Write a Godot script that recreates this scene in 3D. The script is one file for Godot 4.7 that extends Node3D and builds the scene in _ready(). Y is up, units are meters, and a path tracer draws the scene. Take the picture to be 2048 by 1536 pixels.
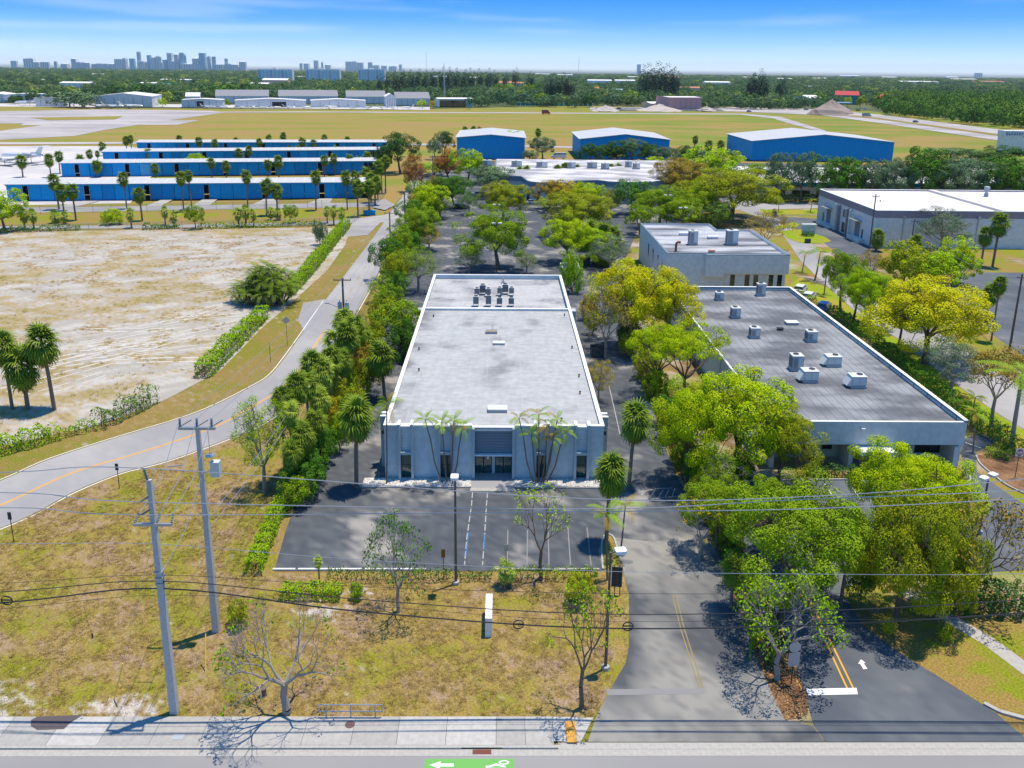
extends Node3D
# An office building and its car park beside an airfield, seen from the air. Metres, y up, -z away along the building's long axis.

var mats := {}
var used := {}
var rng := RandomNumberGenerator.new()
var noise_a := FastNoiseLite.new()
var noise_b := FastNoiseLite.new()
var noise_c := FastNoiseLite.new()
const LIT := 1.12


class Shape:
	var v := PackedVector3Array()
	var n := PackedVector3Array()
	var c := PackedColorArray()
	var t := PackedVector2Array()
	var ix := PackedInt32Array()
	var col := Color.WHITE
	var smooth := false

	func tri(a: Vector3, b: Vector3, d: Vector3) -> void:
		var k := v.size()
		v.append(a); v.append(b); v.append(d)
		c.append(col); c.append(col); c.append(col)
		ix.append(k); ix.append(k + 1); ix.append(k + 2)

	func quad(a: Vector3, b: Vector3, d: Vector3, e: Vector3) -> void:
		var k := v.size()
		v.append(a); v.append(b); v.append(d); v.append(e)
		c.append(col); c.append(col); c.append(col); c.append(col)
		ix.append(k); ix.append(k + 1); ix.append(k + 2)
		ix.append(k); ix.append(k + 2); ix.append(k + 3)

	# box from its low corner to its high corner
	func span(lo: Vector3, hi: Vector3, x := Transform3D()) -> void:
		var p: Array[Vector3] = []
		for i in 8:
			p.append(x * Vector3(hi.x if i & 1 else lo.x, hi.y if i & 2 else lo.y, hi.z if i & 4 else lo.z))
		quad(p[0], p[2], p[3], p[1])
		quad(p[5], p[7], p[6], p[4])
		quad(p[4], p[6], p[2], p[0])
		quad(p[1], p[3], p[7], p[5])
		quad(p[2], p[6], p[7], p[3])
		quad(p[4], p[0], p[1], p[5])

	func box(at: Vector3, size: Vector3, x := Transform3D()) -> void:
		span(at - size / 2, at + size / 2, x)

	# bar of square section between two points
	func bar(a: Vector3, b: Vector3, w: float, h: float) -> void:
		var d := (b - a)
		var l := d.length()
		if l < 0.0001:
			return
		d /= l
		var u := Vector3.UP if absf(d.y) < 0.95 else Vector3.RIGHT
		var s := d.cross(u).normalized()
		u = s.cross(d)
		span(Vector3(-w / 2, -h / 2, 0), Vector3(w / 2, h / 2, l), Transform3D(Basis(s, u, d), a))

	func tube(a: Vector3, b: Vector3, r0: float, r1: float, sides := 6, cap := true) -> void:
		var d := (b - a).normalized()
		var u := Vector3.UP if absf(d.y) < 0.95 else Vector3.RIGHT
		var s := d.cross(u).normalized()
		u = s.cross(d)
		var k := v.size()
		for i in sides:
			var w := TAU * i / sides
			var o := s * cos(w) + u * sin(w)
			v.append(a + o * r0); v.append(b + o * r1)
			c.append(col); c.append(col)
		for i in sides:
			var j := (i + 1) % sides
			ix.append(k + 2 * i); ix.append(k + 2 * i + 1); ix.append(k + 2 * j + 1)
			ix.append(k + 2 * i); ix.append(k + 2 * j + 1); ix.append(k + 2 * j)
		if cap:
			for i in range(1, sides - 1):
				ix.append(k + 1); ix.append(k + 2 * i + 3); ix.append(k + 2 * i + 1)
				ix.append(k); ix.append(k + 2 * i); ix.append(k + 2 * i + 2)

	# tube through several points
	func pipe(p: Array, r0: float, r1: float, sides := 5) -> void:
		for i in p.size() - 1:
			tube(p[i], p[i + 1], lerpf(r0, r1, float(i) / (p.size() - 1)), lerpf(r0, r1, float(i + 1) / (p.size() - 1)), sides, i == p.size() - 2)

	# lathe: profile of (radius, height) about an upright axis
	func lathe(at: Vector3, prof: Array, sides := 12) -> void:
		var k := v.size()
		for q in prof:
			for i in sides:
				var w := TAU * i / sides
				v.append(at + Vector3(cos(w) * q[0], q[1], sin(w) * q[0]))
				c.append(col)
		for r in prof.size() - 1:
			for i in sides:
				var j := (i + 1) % sides
				var a := k + r * sides
				ix.append(a + i); ix.append(a + j); ix.append(a + sides + j)
				ix.append(a + i); ix.append(a + sides + j); ix.append(a + sides + i)

	# upright prism over an outline of (x, z) points
	func prism(p: PackedVector2Array, y0: float, y1: float, sides_too := true) -> void:
		var t3 := Geometry2D.triangulate_polygon(p)
		for i in range(0, t3.size(), 3):
			var a := p[t3[i]]
			var b := p[t3[i + 1]]
			var d := p[t3[i + 2]]
			tri(Vector3(a.x, y1, a.y), Vector3(b.x, y1, b.y), Vector3(d.x, y1, d.y))
		if sides_too:
			for i in p.size():
				var a := p[i]
				var b := p[(i + 1) % p.size()]
				quad(Vector3(a.x, y0, a.y), Vector3(a.x, y1, a.y), Vector3(b.x, y1, b.y), Vector3(b.x, y0, b.y))

	func done() -> ArrayMesh:
		var a := []
		a.resize(Mesh.ARRAY_MAX)
		a[Mesh.ARRAY_VERTEX] = v
		a[Mesh.ARRAY_COLOR] = c
		a[Mesh.ARRAY_INDEX] = ix
		if n.size() == v.size():
			a[Mesh.ARRAY_NORMAL] = n
		if t.size() == v.size():
			a[Mesh.ARRAY_TEX_UV] = t
		var m := ArrayMesh.new()
		if v.size():
			m.add_surface_from_arrays(Mesh.PRIMITIVE_TRIANGLES, a)
		return m


func pv(a: Array) -> PackedVector2Array:
	var o := PackedVector2Array()
	for i in range(0, a.size(), 2):
		o.append(Vector2(a[i], a[i + 1]))
	return o


# a place on the ground (x, z), or y above it
func gp(x: float, z: float, y := 0.0) -> Vector3:
	return Vector3(x, y, z)


# --- colours: values read off sunlit surfaces, turned into base colours
func lin(r: float, g: float, b: float) -> Color:
	var c := Color(r / 255.0, g / 255.0, b / 255.0).srgb_to_linear()
	return Color(c.r / LIT, c.g / LIT, c.b / LIT)


func alb(r: float, g: float, b: float) -> Color:
	return lin(r, g, b).linear_to_srgb()


func plain(called: String, color: Color, rough := 0.85, metal := 0.0, spec := 0.4) -> StandardMaterial3D:
	var m := StandardMaterial3D.new()
	m.resource_name = called
	m.albedo_color = color
	m.roughness = rough
	m.metallic = metal
	m.metallic_specular = spec
	mats[called] = m
	return m


func speckle(scale: float, lo: float, hi: float, seed_no: int, octaves := 4, kind := FastNoiseLite.TYPE_SIMPLEX_SMOOTH, size := 512) -> NoiseTexture2D:
	var n := FastNoiseLite.new()
	n.noise_type = kind
	n.seed = seed_no
	n.frequency = scale
	n.fractal_octaves = octaves
	var t := NoiseTexture2D.new()
	t.width = size
	t.height = size
	t.seamless = true
	t.noise = n
	var g := Gradient.new()
	g.set_color(0, Color(lo, lo, lo).linear_to_srgb())
	g.set_color(1, Color(hi, hi, hi).linear_to_srgb())
	t.color_ramp = g
	return t


# material whose vertex colours give the broad pattern and whose texture gives the grain
func grained(called: String, tex: Texture2D, metres: Vector2, color := Color.WHITE, rough := 0.9, vertex := true, spec := 0.3) -> StandardMaterial3D:
	var m := plain(called, color, rough, 0.0, spec)
	m.albedo_texture = tex
	m.uv1_triplanar = true
	m.uv1_world_triplanar = true
	m.uv1_scale = Vector3(1.0 / metres.x, 1.0 / metres.x, 1.0 / metres.y)
	m.vertex_color_use_as_albedo = vertex
	return m


# --- naming and adding
func numbered(n: String) -> String:
	used[n] = used.get(n, -1) + 1
	return n if used[n] == 0 else "%s_%03d" % [n, used[n]]


func tag(o: Node3D, label: String, category: String, group := "", kind := "") -> Node3D:
	if label: o.set_meta("label", label)
	if category: o.set_meta("category", category)
	if group: o.set_meta("group", group)
	if kind: o.set_meta("kind", kind)
	return o


func thing(called: String, label: String, category: String, at := Vector3.ZERO, turn := 0.0, group := "") -> Node3D:
	var o := Node3D.new()
	o.name = numbered(called)
	add_child(o)
	o.position = at
	o.rotation.y = turn
	return tag(o, label, category, group)


func obj(called: String, shape: Variant, m: Material, parent: Node = null) -> MeshInstance3D:
	var o := MeshInstance3D.new()
	o.mesh = shape.done() if shape is Shape else shape
	o.name = called if parent else numbered(called)
	o.material_override = m
	(parent if parent else self).add_child(o, true)
	return o


func solo(called: String, shape: Variant, m: Material, label: String, category: String, group := "", at := Vector3.ZERO, turn := 0.0) -> MeshInstance3D:
	var o := obj(called, shape, m)
	o.position = at
	o.rotation.y = turn
	tag(o, label, category, group)
	return o


func structure(called: String, shape: Variant, m: Material, label: String) -> MeshInstance3D:
	var o := obj(called, shape, m)
	tag(o, label, called.replace("_", " "), "", "structure")
	return o


func copy_of(root: Node3D, called: String, at: Vector3, turn: float, size: Vector3, label: String, category: String, group: String) -> Node3D:
	var r: Node3D = root.duplicate()
	r.name = numbered(called)
	add_child(r)
	r.position = at
	r.rotation.y = turn
	r.scale = size
	return tag(r, label, category, group)


# flat sheet over an outline, cut into cells whose corners take their colour from a function of the place
func sheet(p: PackedVector2Array, y: float, cell: float, tint: Callable) -> Shape:
	var s := Shape.new()
	var lo := p[0]
	var hi := p[0]
	for q in p:
		lo = lo.min(q)
		hi = hi.max(q)
	var nx := int(ceil((hi.x - lo.x) / cell))
	var nz := int(ceil((hi.y - lo.y) / cell))
	var at := {}
	var inside := {}
	for i in nx + 1:
		for j in nz + 1:
			var q := Vector2(lo.x + i * cell, lo.y + j * cell)
			inside[Vector2i(i, j)] = Geometry2D.is_point_in_polygon(q, p)
	for i in nx:
		for j in nz:
			var k: Array[Vector2i] = [Vector2i(i, j), Vector2i(i + 1, j), Vector2i(i + 1, j + 1), Vector2i(i, j + 1)]
			var count := 0
			for q in k:
				count += 1 if inside[q] else 0
			if count == 4:
				var id: Array[int] = []
				for q in k:
					if not at.has(q):
						var w := Vector2(lo.x + q.x * cell, lo.y + q.y * cell)
						at[q] = s.v.size()
						s.v.append(Vector3(w.x, y, w.y))
						s.c.append(tint.call(w))
					id.append(at[q])
				for q in [0, 1, 2, 0, 2, 3]:
					s.ix.append(id[q])
			else:
				var a := lo + Vector2(i, j) * cell
				var square := PackedVector2Array([a, a + Vector2(cell, 0), a + Vector2(cell, cell), a + Vector2(0, cell)])
				for piece in Geometry2D.intersect_polygons(p, square):
					var t3 := Geometry2D.triangulate_polygon(piece)
					var base := s.v.size()
					for q in piece:
						s.v.append(Vector3(q.x, y, q.y))
						s.c.append(tint.call(q))
					for q in t3:
						s.ix.append(base + q)
	return s


func flat(p: PackedVector2Array, y: float) -> Shape:
	var s := Shape.new()
	s.prism(p, y, y, false)
	return s


# strip of a given width along a line of (x, z) points
func ribbon(p: PackedVector2Array, w: float, y: float, from := 0.0, to := 1e9, dash := 0.0, gap := 0.0) -> Shape:
	var s := Shape.new()
	var run := 0.0
	for i in p.size() - 1:
		var a := p[i]
		var b := p[i + 1]
		var l := a.distance_to(b)
		var side := (b - a).orthogonal().normalized() * w / 2
		var start := 0.0
		while start < l:
			var stop := l
			if dash > 0.0:
				var phase := fmod(run + start, dash + gap)
				if phase >= dash:
					start += dash + gap - phase
					continue
				stop = minf(l, start + dash - phase)
			var u := a.lerp(b, start / l)
			var q := a.lerp(b, stop / l)
			if run + stop > from and run + start < to:
				s.quad(Vector3(u.x + side.x, y, u.y + side.y), Vector3(q.x + side.x, y, q.y + side.y), Vector3(q.x - side.x, y, q.y - side.y), Vector3(u.x - side.x, y, u.y - side.y))
			start = stop + 0.0001
		run += l
	return s


func smooth_line(p: PackedVector2Array, steps := 6) -> PackedVector2Array:
	var o := PackedVector2Array()
	for i in p.size() - 1:
		var a := p[maxi(i - 1, 0)]
		var d := p[mini(i + 2, p.size() - 1)]
		for k in steps:
			o.append(p[i].cubic_interpolate(p[i + 1], a, d, float(k) / steps))
	o.append(p[p.size() - 1])
	return o


# wall in the x-y plane facing +z at z = 0, with rectangular openings [x0, y0, x1, y1]; thickness goes to -z
func wall_with(s: Shape, x0: float, x1: float, y0: float, y1: float, depth: float, holes: Array, x := Transform3D()) -> void:
	var xs := [x0, x1]
	for h in holes:
		xs.append(h[0])
		xs.append(h[2])
	xs.sort()
	for i in xs.size() - 1:
		if xs[i + 1] - xs[i] < 0.001:
			continue
		var mid: float = (xs[i] + xs[i + 1]) / 2
		var cuts := []
		for h in holes:
			if h[0] < mid and mid < h[2]:
				cuts.append([h[1], h[3]])
		cuts.sort()
		var y := y0
		for q in cuts:
			if q[0] > y + 0.001:
				s.span(Vector3(xs[i], y, -depth), Vector3(xs[i + 1], q[0], 0), x)
			y = q[1]
		if y < y1 - 0.001:
			s.span(Vector3(xs[i], y, -depth), Vector3(xs[i + 1], y1, 0), x)

func _ready() -> void:
	# camera
	var cam := Camera3D.new()
	cam.name = "camera"
	cam.position = Vector3(0, 40, 0)
	cam.rotation_degrees = Vector3(-14.5, -0.8, 0.6)
	cam.near = 0.5
	cam.far = 30000.0
	cam.set_frustum(0.5 * 1536.0 / 1643.0, Vector2(0, -0.5 * 203.0 / 1643.0), 0.5, 30000.0)
	add_child(cam)
	# sky, haze, exposure
	var env := Environment.new()
	env.background_mode = Environment.BG_SKY
	env.sky = Sky.new()
	env.sky.sky_material = make_sky()
	env.tonemap_mode = Environment.TONE_MAPPER_LINEAR
	env.tonemap_exposure = 1.2
	env.fog_enabled = true
	env.fog_light_color = Color(0.88, 0.95, 1.0)
	env.fog_density = 0.000028
	env.sdfgi_enabled = true
	env.ssao_enabled = true
	env.ssil_enabled = true
	var we := WorldEnvironment.new()
	we.name = "environment"
	we.environment = env
	add_child(we)
	# the sun stands high, beyond the building and to the right of it
	var sun := DirectionalLight3D.new()
	sun.name = "sun"
	sun.light_energy = 1.48
	sun.light_color = Color(1.0, 0.945, 0.85)
	sun.light_angular_distance = 0.55
	sun.shadow_enabled = true
	add_child(sun)
	sun.look_at_from_position(Vector3(18.3, 100, -10.7), Vector3.ZERO, Vector3.FORWARD)
	# base patterns
	noise_a.seed = 11
	noise_a.frequency = 0.11
	noise_a.fractal_octaves = 4
	noise_b.seed = 23
	noise_b.frequency = 0.7
	noise_b.fractal_octaves = 3
	noise_c.seed = 37
	noise_c.frequency = 0.02
	noise_c.fractal_octaves = 3
	rng.seed = 4711
	make_materials()
	ground_far()
	ground_near()
	front_street()
	main_building()
	right_building()
	rear_buildings()
	hangars()
	plant_kinds()
	plants_front()
	plants_middle()
	poles_and_wires()
	street_things()
	far_things()
	plants_far()


func make_sky() -> PanoramaSkyMaterial:
	# clear air: pale at the horizon, deeper blue upwards; thin cirrus low over the city
	var h := 1024
	var im := Image.create(2 * h, h, false, Image.FORMAT_RGBF)
	var stops := [[-90.0, 70, 80, 90], [-3.0, 170, 185, 200], [-0.2, 228, 240, 252], [0.0, 230, 244, 255], [0.7, 205, 232, 255], [1.8, 156, 206, 254], [3.2, 96, 170, 248], [5.0, 50, 142, 242], [9.0, 50, 134, 228], [25.0, 66, 140, 212], [90.0, 62, 126, 194]]
	var cirrus := FastNoiseLite.new()
	cirrus.seed = 5
	cirrus.frequency = 0.03
	cirrus.fractal_octaves = 4
	for j in h:
		var up := 90.0 - 180.0 * (j + 0.5) / h
		var k := 0
		while k < stops.size() - 2 and stops[k + 1][0] < up:
			k += 1
		var w: float = clampf((up - stops[k][0]) / (stops[k + 1][0] - stops[k][0]), 0, 1)
		var a := Color8(stops[k][1], stops[k][2], stops[k][3]).srgb_to_linear()
		var b := Color8(stops[k + 1][1], stops[k + 1][2], stops[k + 1][3]).srgb_to_linear()
		var c := a.lerp(b, w)
		if up > 0.2 and up < 30.0:
			for i in 2 * h:
				var w2 := TAU * i / (2.0 * h)
				var n := cirrus.get_noise_3d(cos(w2) * 70.0, up * 30.0 + sin(w2 * 3.0) * 9.0, sin(w2) * 70.0) + 0.9 * cirrus.get_noise_3d(cos(w2) * 22.0, up * 4.0, sin(w2) * 22.0)
				var f := clampf((n - 0.2) * 0.6, 0.0, 0.2)
				im.set_pixel(i, j, c.lerp(Color(0.86, 0.93, 1.0), f))
		else:
			im.fill_rect(Rect2i(0, j, 2 * h, 1), c)
	var m := PanoramaSkyMaterial.new()
	m.panorama = ImageTexture.create_from_image(im)
	m.energy_multiplier = 1.0
	return m


func make_materials() -> void:
	var fine := speckle(0.06, 0.5, 1.0, 1, 5)
	var grit := speckle(0.18, 0.78, 1.0, 2, 3)
	var blot := speckle(0.012, 0.78, 1.0, 3, 5)
	var turf := speckle(0.045, 0.42, 1.0, 4, 5)
	grained("lawn", turf, Vector2(5.3, 4.7), Color.WHITE, 0.95)
	grained("field", fine, Vector2(23, 9), Color.WHITE, 0.95)
	grained("sand", fine, Vector2(9, 2.6), Color.WHITE, 0.95)
	grained("asphalt", grit, Vector2(1.9, 1.9), Color.WHITE, 0.85)
	grained("far_paving", blot, Vector2(60, 30), Color.WHITE, 0.9)
	grained("concrete", blot, Vector2(3.1, 3.7), alb(184, 181, 177), 0.85, false)
	grained("kerb", blot, Vector2(2.1, 2.7), alb(184, 182, 178), 0.85, false)
	grained("pole_concrete", blot, Vector2(1.3, 2.2), alb(206, 204, 200), 0.85, false)
	grained("forest_floor", fine, Vector2(40, 40), Color.WHITE, 0.95)
	# roofs and walls
	grained("roof_white", blot, Vector2(7, 9), Color.WHITE, 0.75)
	grained("roof_grey", blot, Vector2(2.2, 14), Color.WHITE, 0.8)
	grained("wall_grey", blot, Vector2(6, 5), alb(214, 224, 226), 0.85, false)
	grained("wall_office", blot, Vector2(7, 6), alb(214, 230, 234), 0.85, false)
	grained("wall_tan", blot, Vector2(7, 6), alb(238, 236, 232), 0.85, false)
	grained("wall_white", blot, Vector2(9, 7), alb(240, 238, 234), 0.8, false)
	grained("wall_mauve", blot, Vector2(9, 7), alb(168, 154, 160), 0.8, false)
	grained("hangar_blue", blot, Vector2(8, 6), alb(0, 164, 236), 0.6, false)
	grained("hangar_blue_dark", blot, Vector2(8, 6), alb(0, 146, 218), 0.6, false)
	grained("hangar_blue_faded", blot, Vector2(8, 6), alb(90, 184, 236), 0.6, false)
	grained("metal_roof", blot, Vector2(3, 20), alb(206, 207, 210), 0.5, false)
	grained("hangar_white", blot, Vector2(20, 12), alb(240, 240, 240), 0.7, false)
	grained("hangar_roof_grey", blot, Vector2(14, 30), alb(150, 152, 160), 0.7, false)
	grained("rut", turf, Vector2(2.1, 2.3), alb(236, 231, 224), 0.95, false)
	plain("coping", alb(240, 242, 244), 0.6)
	plain("trim_grey", alb(180, 196, 202), 0.7)
	plain("panel_slate", alb(120, 138, 150), 0.6)
	var g := plain("glass", Color(0.012, 0.085, 0.075).linear_to_srgb(), 0.06, 0.0, 0.7)
	g = plain("glass_dark", Color(0.015, 0.02, 0.025).linear_to_srgb(), 0.08, 0.0, 0.7)
	plain("frame_dark", alb(70, 72, 76), 0.4, 0.4)
	plain("unit_beige", alb(212, 216, 214), 0.55, 0.1)
	plain("unit_grey", alb(172, 180, 184), 0.55, 0.1)
	plain("unit_dark", alb(70, 78, 84), 0.6, 0.2)
	plain("galvanised", alb(185, 190, 195), 0.4, 0.7)
	plain("steel_dark", alb(62, 62, 64), 0.5, 0.3)
	plain("bronze_paint", alb(104, 100, 96), 0.6)
	plain("paint_white", alb(228, 229, 230), 0.8)
	grained("paint_faint", speckle(0.09, 0.5, 1.0, 7, 4), Vector2(1.1, 1.1), alb(158, 158, 162), 0.8, false)
	grained("paint_worn", speckle(0.09, 0.35, 1.0, 8, 4), Vector2(1.3, 1.3), alb(206, 207, 209), 0.8, false)
	grained("paint_yellow", grit, Vector2(1, 1), alb(242, 178, 48), 0.8, false)
	grained("paint_yellow_worn", speckle(0.09, 0.45, 1.0, 9, 4), Vector2(1.5, 1.5), alb(172, 156, 112), 0.8, false)
	grained("paint_blue", grit, Vector2(1, 1), alb(74, 122, 172), 0.8, false)
	grained("paint_green", grit, Vector2(1, 1), alb(118, 186, 100), 0.8, false)
	plain("pad_yellow", alb(214, 158, 70), 0.8)
	plain("sign_white", alb(240, 240, 240), 0.5)
	plain("sign_back", alb(196, 194, 192), 0.45, 0.4)
	plain("sign_red", alb(176, 22, 30), 0.5)
	plain("sign_orange", alb(250, 170, 30), 0.5)
	plain("sign_brown", alb(150, 100, 45), 0.6)
	plain("sign_blue", alb(24, 74, 150), 0.5)
	plain("wire_black", alb(52, 52, 54), 0.5)
	plain("wire_grey", alb(190, 190, 192), 0.35, 0.6)
	plain("porcelain", alb(120, 132, 142), 0.3)
	plain("guard_yellow", alb(250, 220, 40), 0.5)
	plain("wood_pole", alb(112, 98, 88), 0.9)
	plain("rubber", Color(0.025, 0.025, 0.027).linear_to_srgb(), 0.8)
	for q in [["car_white", 232, 234, 238], ["car_black", 30, 32, 36], ["car_blue", 20, 90, 170], ["car_silver", 170, 176, 182], ["car_red", 170, 40, 36], ["car_orange", 240, 130, 40]]:
		var m := plain(q[0], alb(q[1], q[2], q[3]), 0.25, 0.1, 0.5)
		m.clearcoat_enabled = true
		m.clearcoat = 0.6
	# bark and leaves
	grained("bark_brown", blot, Vector2(0.9, 0.7), alb(128, 112, 96), 0.95, false)
	grained("bark_grey", blot, Vector2(0.9, 0.7), alb(168, 160, 150), 0.95, false)
	grained("bark_palm", blot, Vector2(0.5, 0.5), alb(140, 126, 112), 0.95, false)
	for q in [
		["leaf_lime", 190, 216, 4], ["leaf_yellow", 214, 214, 6], ["leaf_olive", 164, 176, 18], ["leaf_green", 142, 174, 14], ["leaf_deep", 92, 142, 26], ["leaf_dark", 74, 116, 36],
		["leaf_gold", 206, 182, 28], ["leaf_rust", 176, 118, 44], ["leaf_bronze", 172, 150, 40], ["leaf_grey", 112, 142, 84], ["leaf_bright", 174, 210, 8], ["leaf_palm", 128, 154, 34], ["leaf_palm_light", 168, 190, 56],
		["leaf_dead", 158, 124, 84], ["leaf_hedge", 152, 192, 12], ["leaf_hedge_dull", 118, 150, 44], ["leaf_pine", 66, 92, 58], ["leaf_far", 74, 112, 56], ["leaf_feather", 150, 184, 40]]:
		var m := plain(q[0], alb(q[1] * 0.95, q[2] * 0.95, q[3] + 12), 0.8, 0.0, 0.2)
		m.vertex_color_use_as_albedo = true
		var back := lin(q[1], q[2], q[3])
		m.backlight = Color(minf(back.r * 0.75, 1), minf(back.g * 0.75, 1), minf(back.b * 0.6, 1)).linear_to_srgb()

# ---------------------------------------------------------------- ground
func speckled(a: Color, b: Color, p: Vector2, f: float) -> Color:
	var n := noise_b.get_noise_2d(p.x * f, p.y * f)
	return a.lerp(b, clampf(n * 1.4 + 0.5, 0, 1))


func tint_forest(p: Vector2) -> Color:
	var n := noise_c.get_noise_2d(p.x * 0.25, p.y * 0.25)
	return lin(92, 108, 66).lerp(lin(150, 150, 116), clampf(n + 0.25, 0, 1))


func tint_field(p: Vector2) -> Color:
	var n := noise_c.get_noise_2d(p.x * 0.35, p.y * 1.1)
	var fine := noise_a.get_noise_2d(p.x * 0.6, p.y * 0.9)
	var dry := lin(178, 152, 88)
	var olive := lin(164, 158, 66)
	var green := lin(128, 152, 52)
	var east := clampf((p.x + 60.0) / 260.0, 0, 1)
	var c := dry.lerp(olive, clampf(n * 1.6 + 0.45 + fine * 0.4 + east * 0.25 + (-p.y - 560.0) / 600.0, 0, 1))
	return c.lerp(green, clampf(n * 1.3 + east * 0.75 - 0.25 + fine * 0.3, 0, 0.9))


func tint_sand(p: Vector2) -> Color:
	# tracks run roughly from the near left to the far right
	var q := p.rotated(0.62)
	var streak := noise_a.get_noise_2d(q.x * 0.5, q.y * 3.2) + 0.5 * noise_b.get_noise_2d(q.x * 0.12, q.y * 1.3)
	var patch := noise_c.get_noise_2d(p.x * 1.6 + 40.0, p.y * 1.6)
	var fine := noise_b.get_noise_2d(p.x * 1.2, p.y * 1.2)
	var white := lin(216, 212, 206)
	var grey := lin(192, 187, 179)
	var straw := lin(190, 166, 116)
	var brown := lin(166, 136, 92)
	var c := grey.lerp(white, clampf(streak * 2.2 + 0.35 + fine * 0.5, 0, 1))
	var mid := noise_a.get_noise_2d(p.x * 1.1, p.y * 1.6)
	var veg := clampf(patch * 1.6 + mid * 1.8 + streak * 0.7 + fine * 1.5 - 0.06 + clampf((-38.0 - p.x) / 70.0, 0, 0.45), 0, 1)
	c = c.lerp(straw, veg * 0.85)
	c = c.lerp(lin(160, 152, 84), clampf(patch * 1.5 + mid * 1.6 + fine * 1.4 - 0.75, 0, 0.7))
	return c.lerp(brown, clampf(-patch * 1.3 + mid * 1.6 + fine * 1.6 - 0.75, 0, 0.8))


func tint_verge(p: Vector2) -> Color:
	var a := noise_a.get_noise_2d(p.x * 0.9, p.y * 0.9)
	var fine := noise_b.get_noise_2d(p.x * 1.6, p.y * 1.6)
	var big := noise_c.get_noise_2d(p.x * 1.3, p.y * 1.3)
	var grit := noise_b.get_noise_2d(p.x * 4.0, p.y * 4.0)
	var c := lin(166, 142, 82).lerp(lin(146, 146, 54), clampf(a * 1.4 + 0.4 + big + grit * 1.2, 0, 1))
	c = c.lerp(lin(186, 160, 118), clampf(fine * 1.5 + grit * 1.2 - 0.2 - big, 0, 0.8))
	return c.lerp(lin(222, 214, 206), clampf(fine * 2.0 + a * 1.5 - 1.15, 0, 0.9))


func tint_lawn(p: Vector2) -> Color:
	# dead straw with lime patches, bare sand showing near the walk and the shrubs
	var a := noise_a.get_noise_2d(p.x * 1.5, p.y * 1.9)
	var fine := noise_b.get_noise_2d(p.x * 1.7, p.y * 1.7)
	var big := noise_c.get_noise_2d(p.x * 2.6 + 7.0, p.y * 2.6)
	var front := clampf(1.0 - absf(p.y + 47.5) / 3.2, 0, 1) * 0.45 + clampf((-14.0 - p.x) / 14.0, 0, 1) * 0.28
	var grit := noise_b.get_noise_2d(p.x * 4.0, p.y * 4.0)
	var c := lin(166, 144, 90).lerp(lin(186, 161, 84), clampf(fine * 1.6 + grit + 0.5, 0, 1))
	c = c.lerp(lin(154, 156, 46), clampf(a * 1.5 + big * 0.7 + front + grit * 1.1 + fine * 0.7 - 0.12, 0, 0.85))
	c = c.lerp(lin(186, 158, 140), clampf(-a * 1.4 + fine * 1.2 + grit * 1.1 - 0.3, 0, 0.85))
	c = c.lerp(lin(128, 100, 62), clampf(-grit * 2.0 - fine - 0.55, 0, 0.7))
	var bare := 0.0
	for q in [[-13.6, -54.2, 3.0], [-10.9, -56.5, 1.8], [-34.0, -44.6, 5.5], [-24.0, -44.4, 3.6]]:
		bare = maxf(bare, 1.0 - Vector2(p.x - q[0], (p.y - q[1]) * 2.0).length() / q[2])
	return c.lerp(lin(226, 218, 212), clampf(bare * 2.0 + fine * 2.2 - 0.75, 0, 0.95) if bare > 0 else clampf(fine * 2.6 + a - 1.7, 0, 0.8))


func tint_lot(p: Vector2) -> Color:
	# sealed asphalt with dusty tracks worn pale
	var a := noise_a.get_noise_2d(p.x * 0.8 + 60.0, p.y * 0.8)
	var fine := noise_b.get_noise_2d(p.x, p.y * 1.3)
	var c := lin(80, 86, 95).lerp(lin(106, 111, 117), clampf(fine + 0.4 + a * 0.5, 0, 1))
	return c.lerp(lin(172, 168, 164), clampf(a * 2.3 + fine * 0.6 - 0.34, 0, 0.85))


func tint_drive(p: Vector2) -> Color:
	var a := noise_a.get_noise_2d(p.x * 0.7 + 9.0, p.y * 0.45)
	var fine := noise_b.get_noise_2d(p.x * 1.1, p.y * 1.1)
	var c := lin(86, 91, 98).lerp(lin(156, 155, 151), clampf(a * 2.4 + fine * 0.5 + 0.42, 0, 1))
	return c.lerp(lin(112, 114, 118), clampf(fine * 1.8 - 0.1, 0, 0.6))


func tint_lot_new(p: Vector2) -> Color:
	var a := noise_a.get_noise_2d(p.x * 0.8 - 30.0, p.y * 0.8)
	var fine := noise_b.get_noise_2d(p.x, p.y)
	var c := lin(90, 97, 108).lerp(lin(118, 124, 131), clampf(a + 0.4 + fine * 0.4, 0, 1))
	return c.lerp(lin(150, 146, 146), clampf(fine * 1.8 + a - 1.05, 0, 0.7))


func tint_road(p: Vector2) -> Color:
	var a := noise_a.get_noise_2d(p.x * 0.4, p.y * 0.4)
	var fine := noise_b.get_noise_2d(p.x * 1.4, p.y * 1.4)
	return lin(160, 159, 162).lerp(lin(180, 178, 178), clampf(a * 1.2 + fine * 0.4 + 0.4, 0, 1))


func tint_street(p: Vector2) -> Color:
	var a := noise_a.get_noise_2d(p.x * 0.25, p.y * 1.6)
	return lin(150, 149, 152).lerp(lin(168, 166, 168), clampf(a * 1.2 + 0.5, 0, 1))


func tint_apron(p: Vector2) -> Color:
	var a := noise_c.get_noise_2d(p.x * 0.9, p.y * 1.6)
	return lin(196, 194, 196).lerp(lin(216, 212, 212), clampf(a * 1.5 + 0.5, 0, 1))


func tint_runway(p: Vector2) -> Color:
	var a := noise_c.get_noise_2d(p.x * 0.5, p.y * 1.6)
	return lin(168, 164, 166).lerp(lin(196, 190, 190), clampf(a * 1.5 + 0.5, 0, 1))


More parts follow.
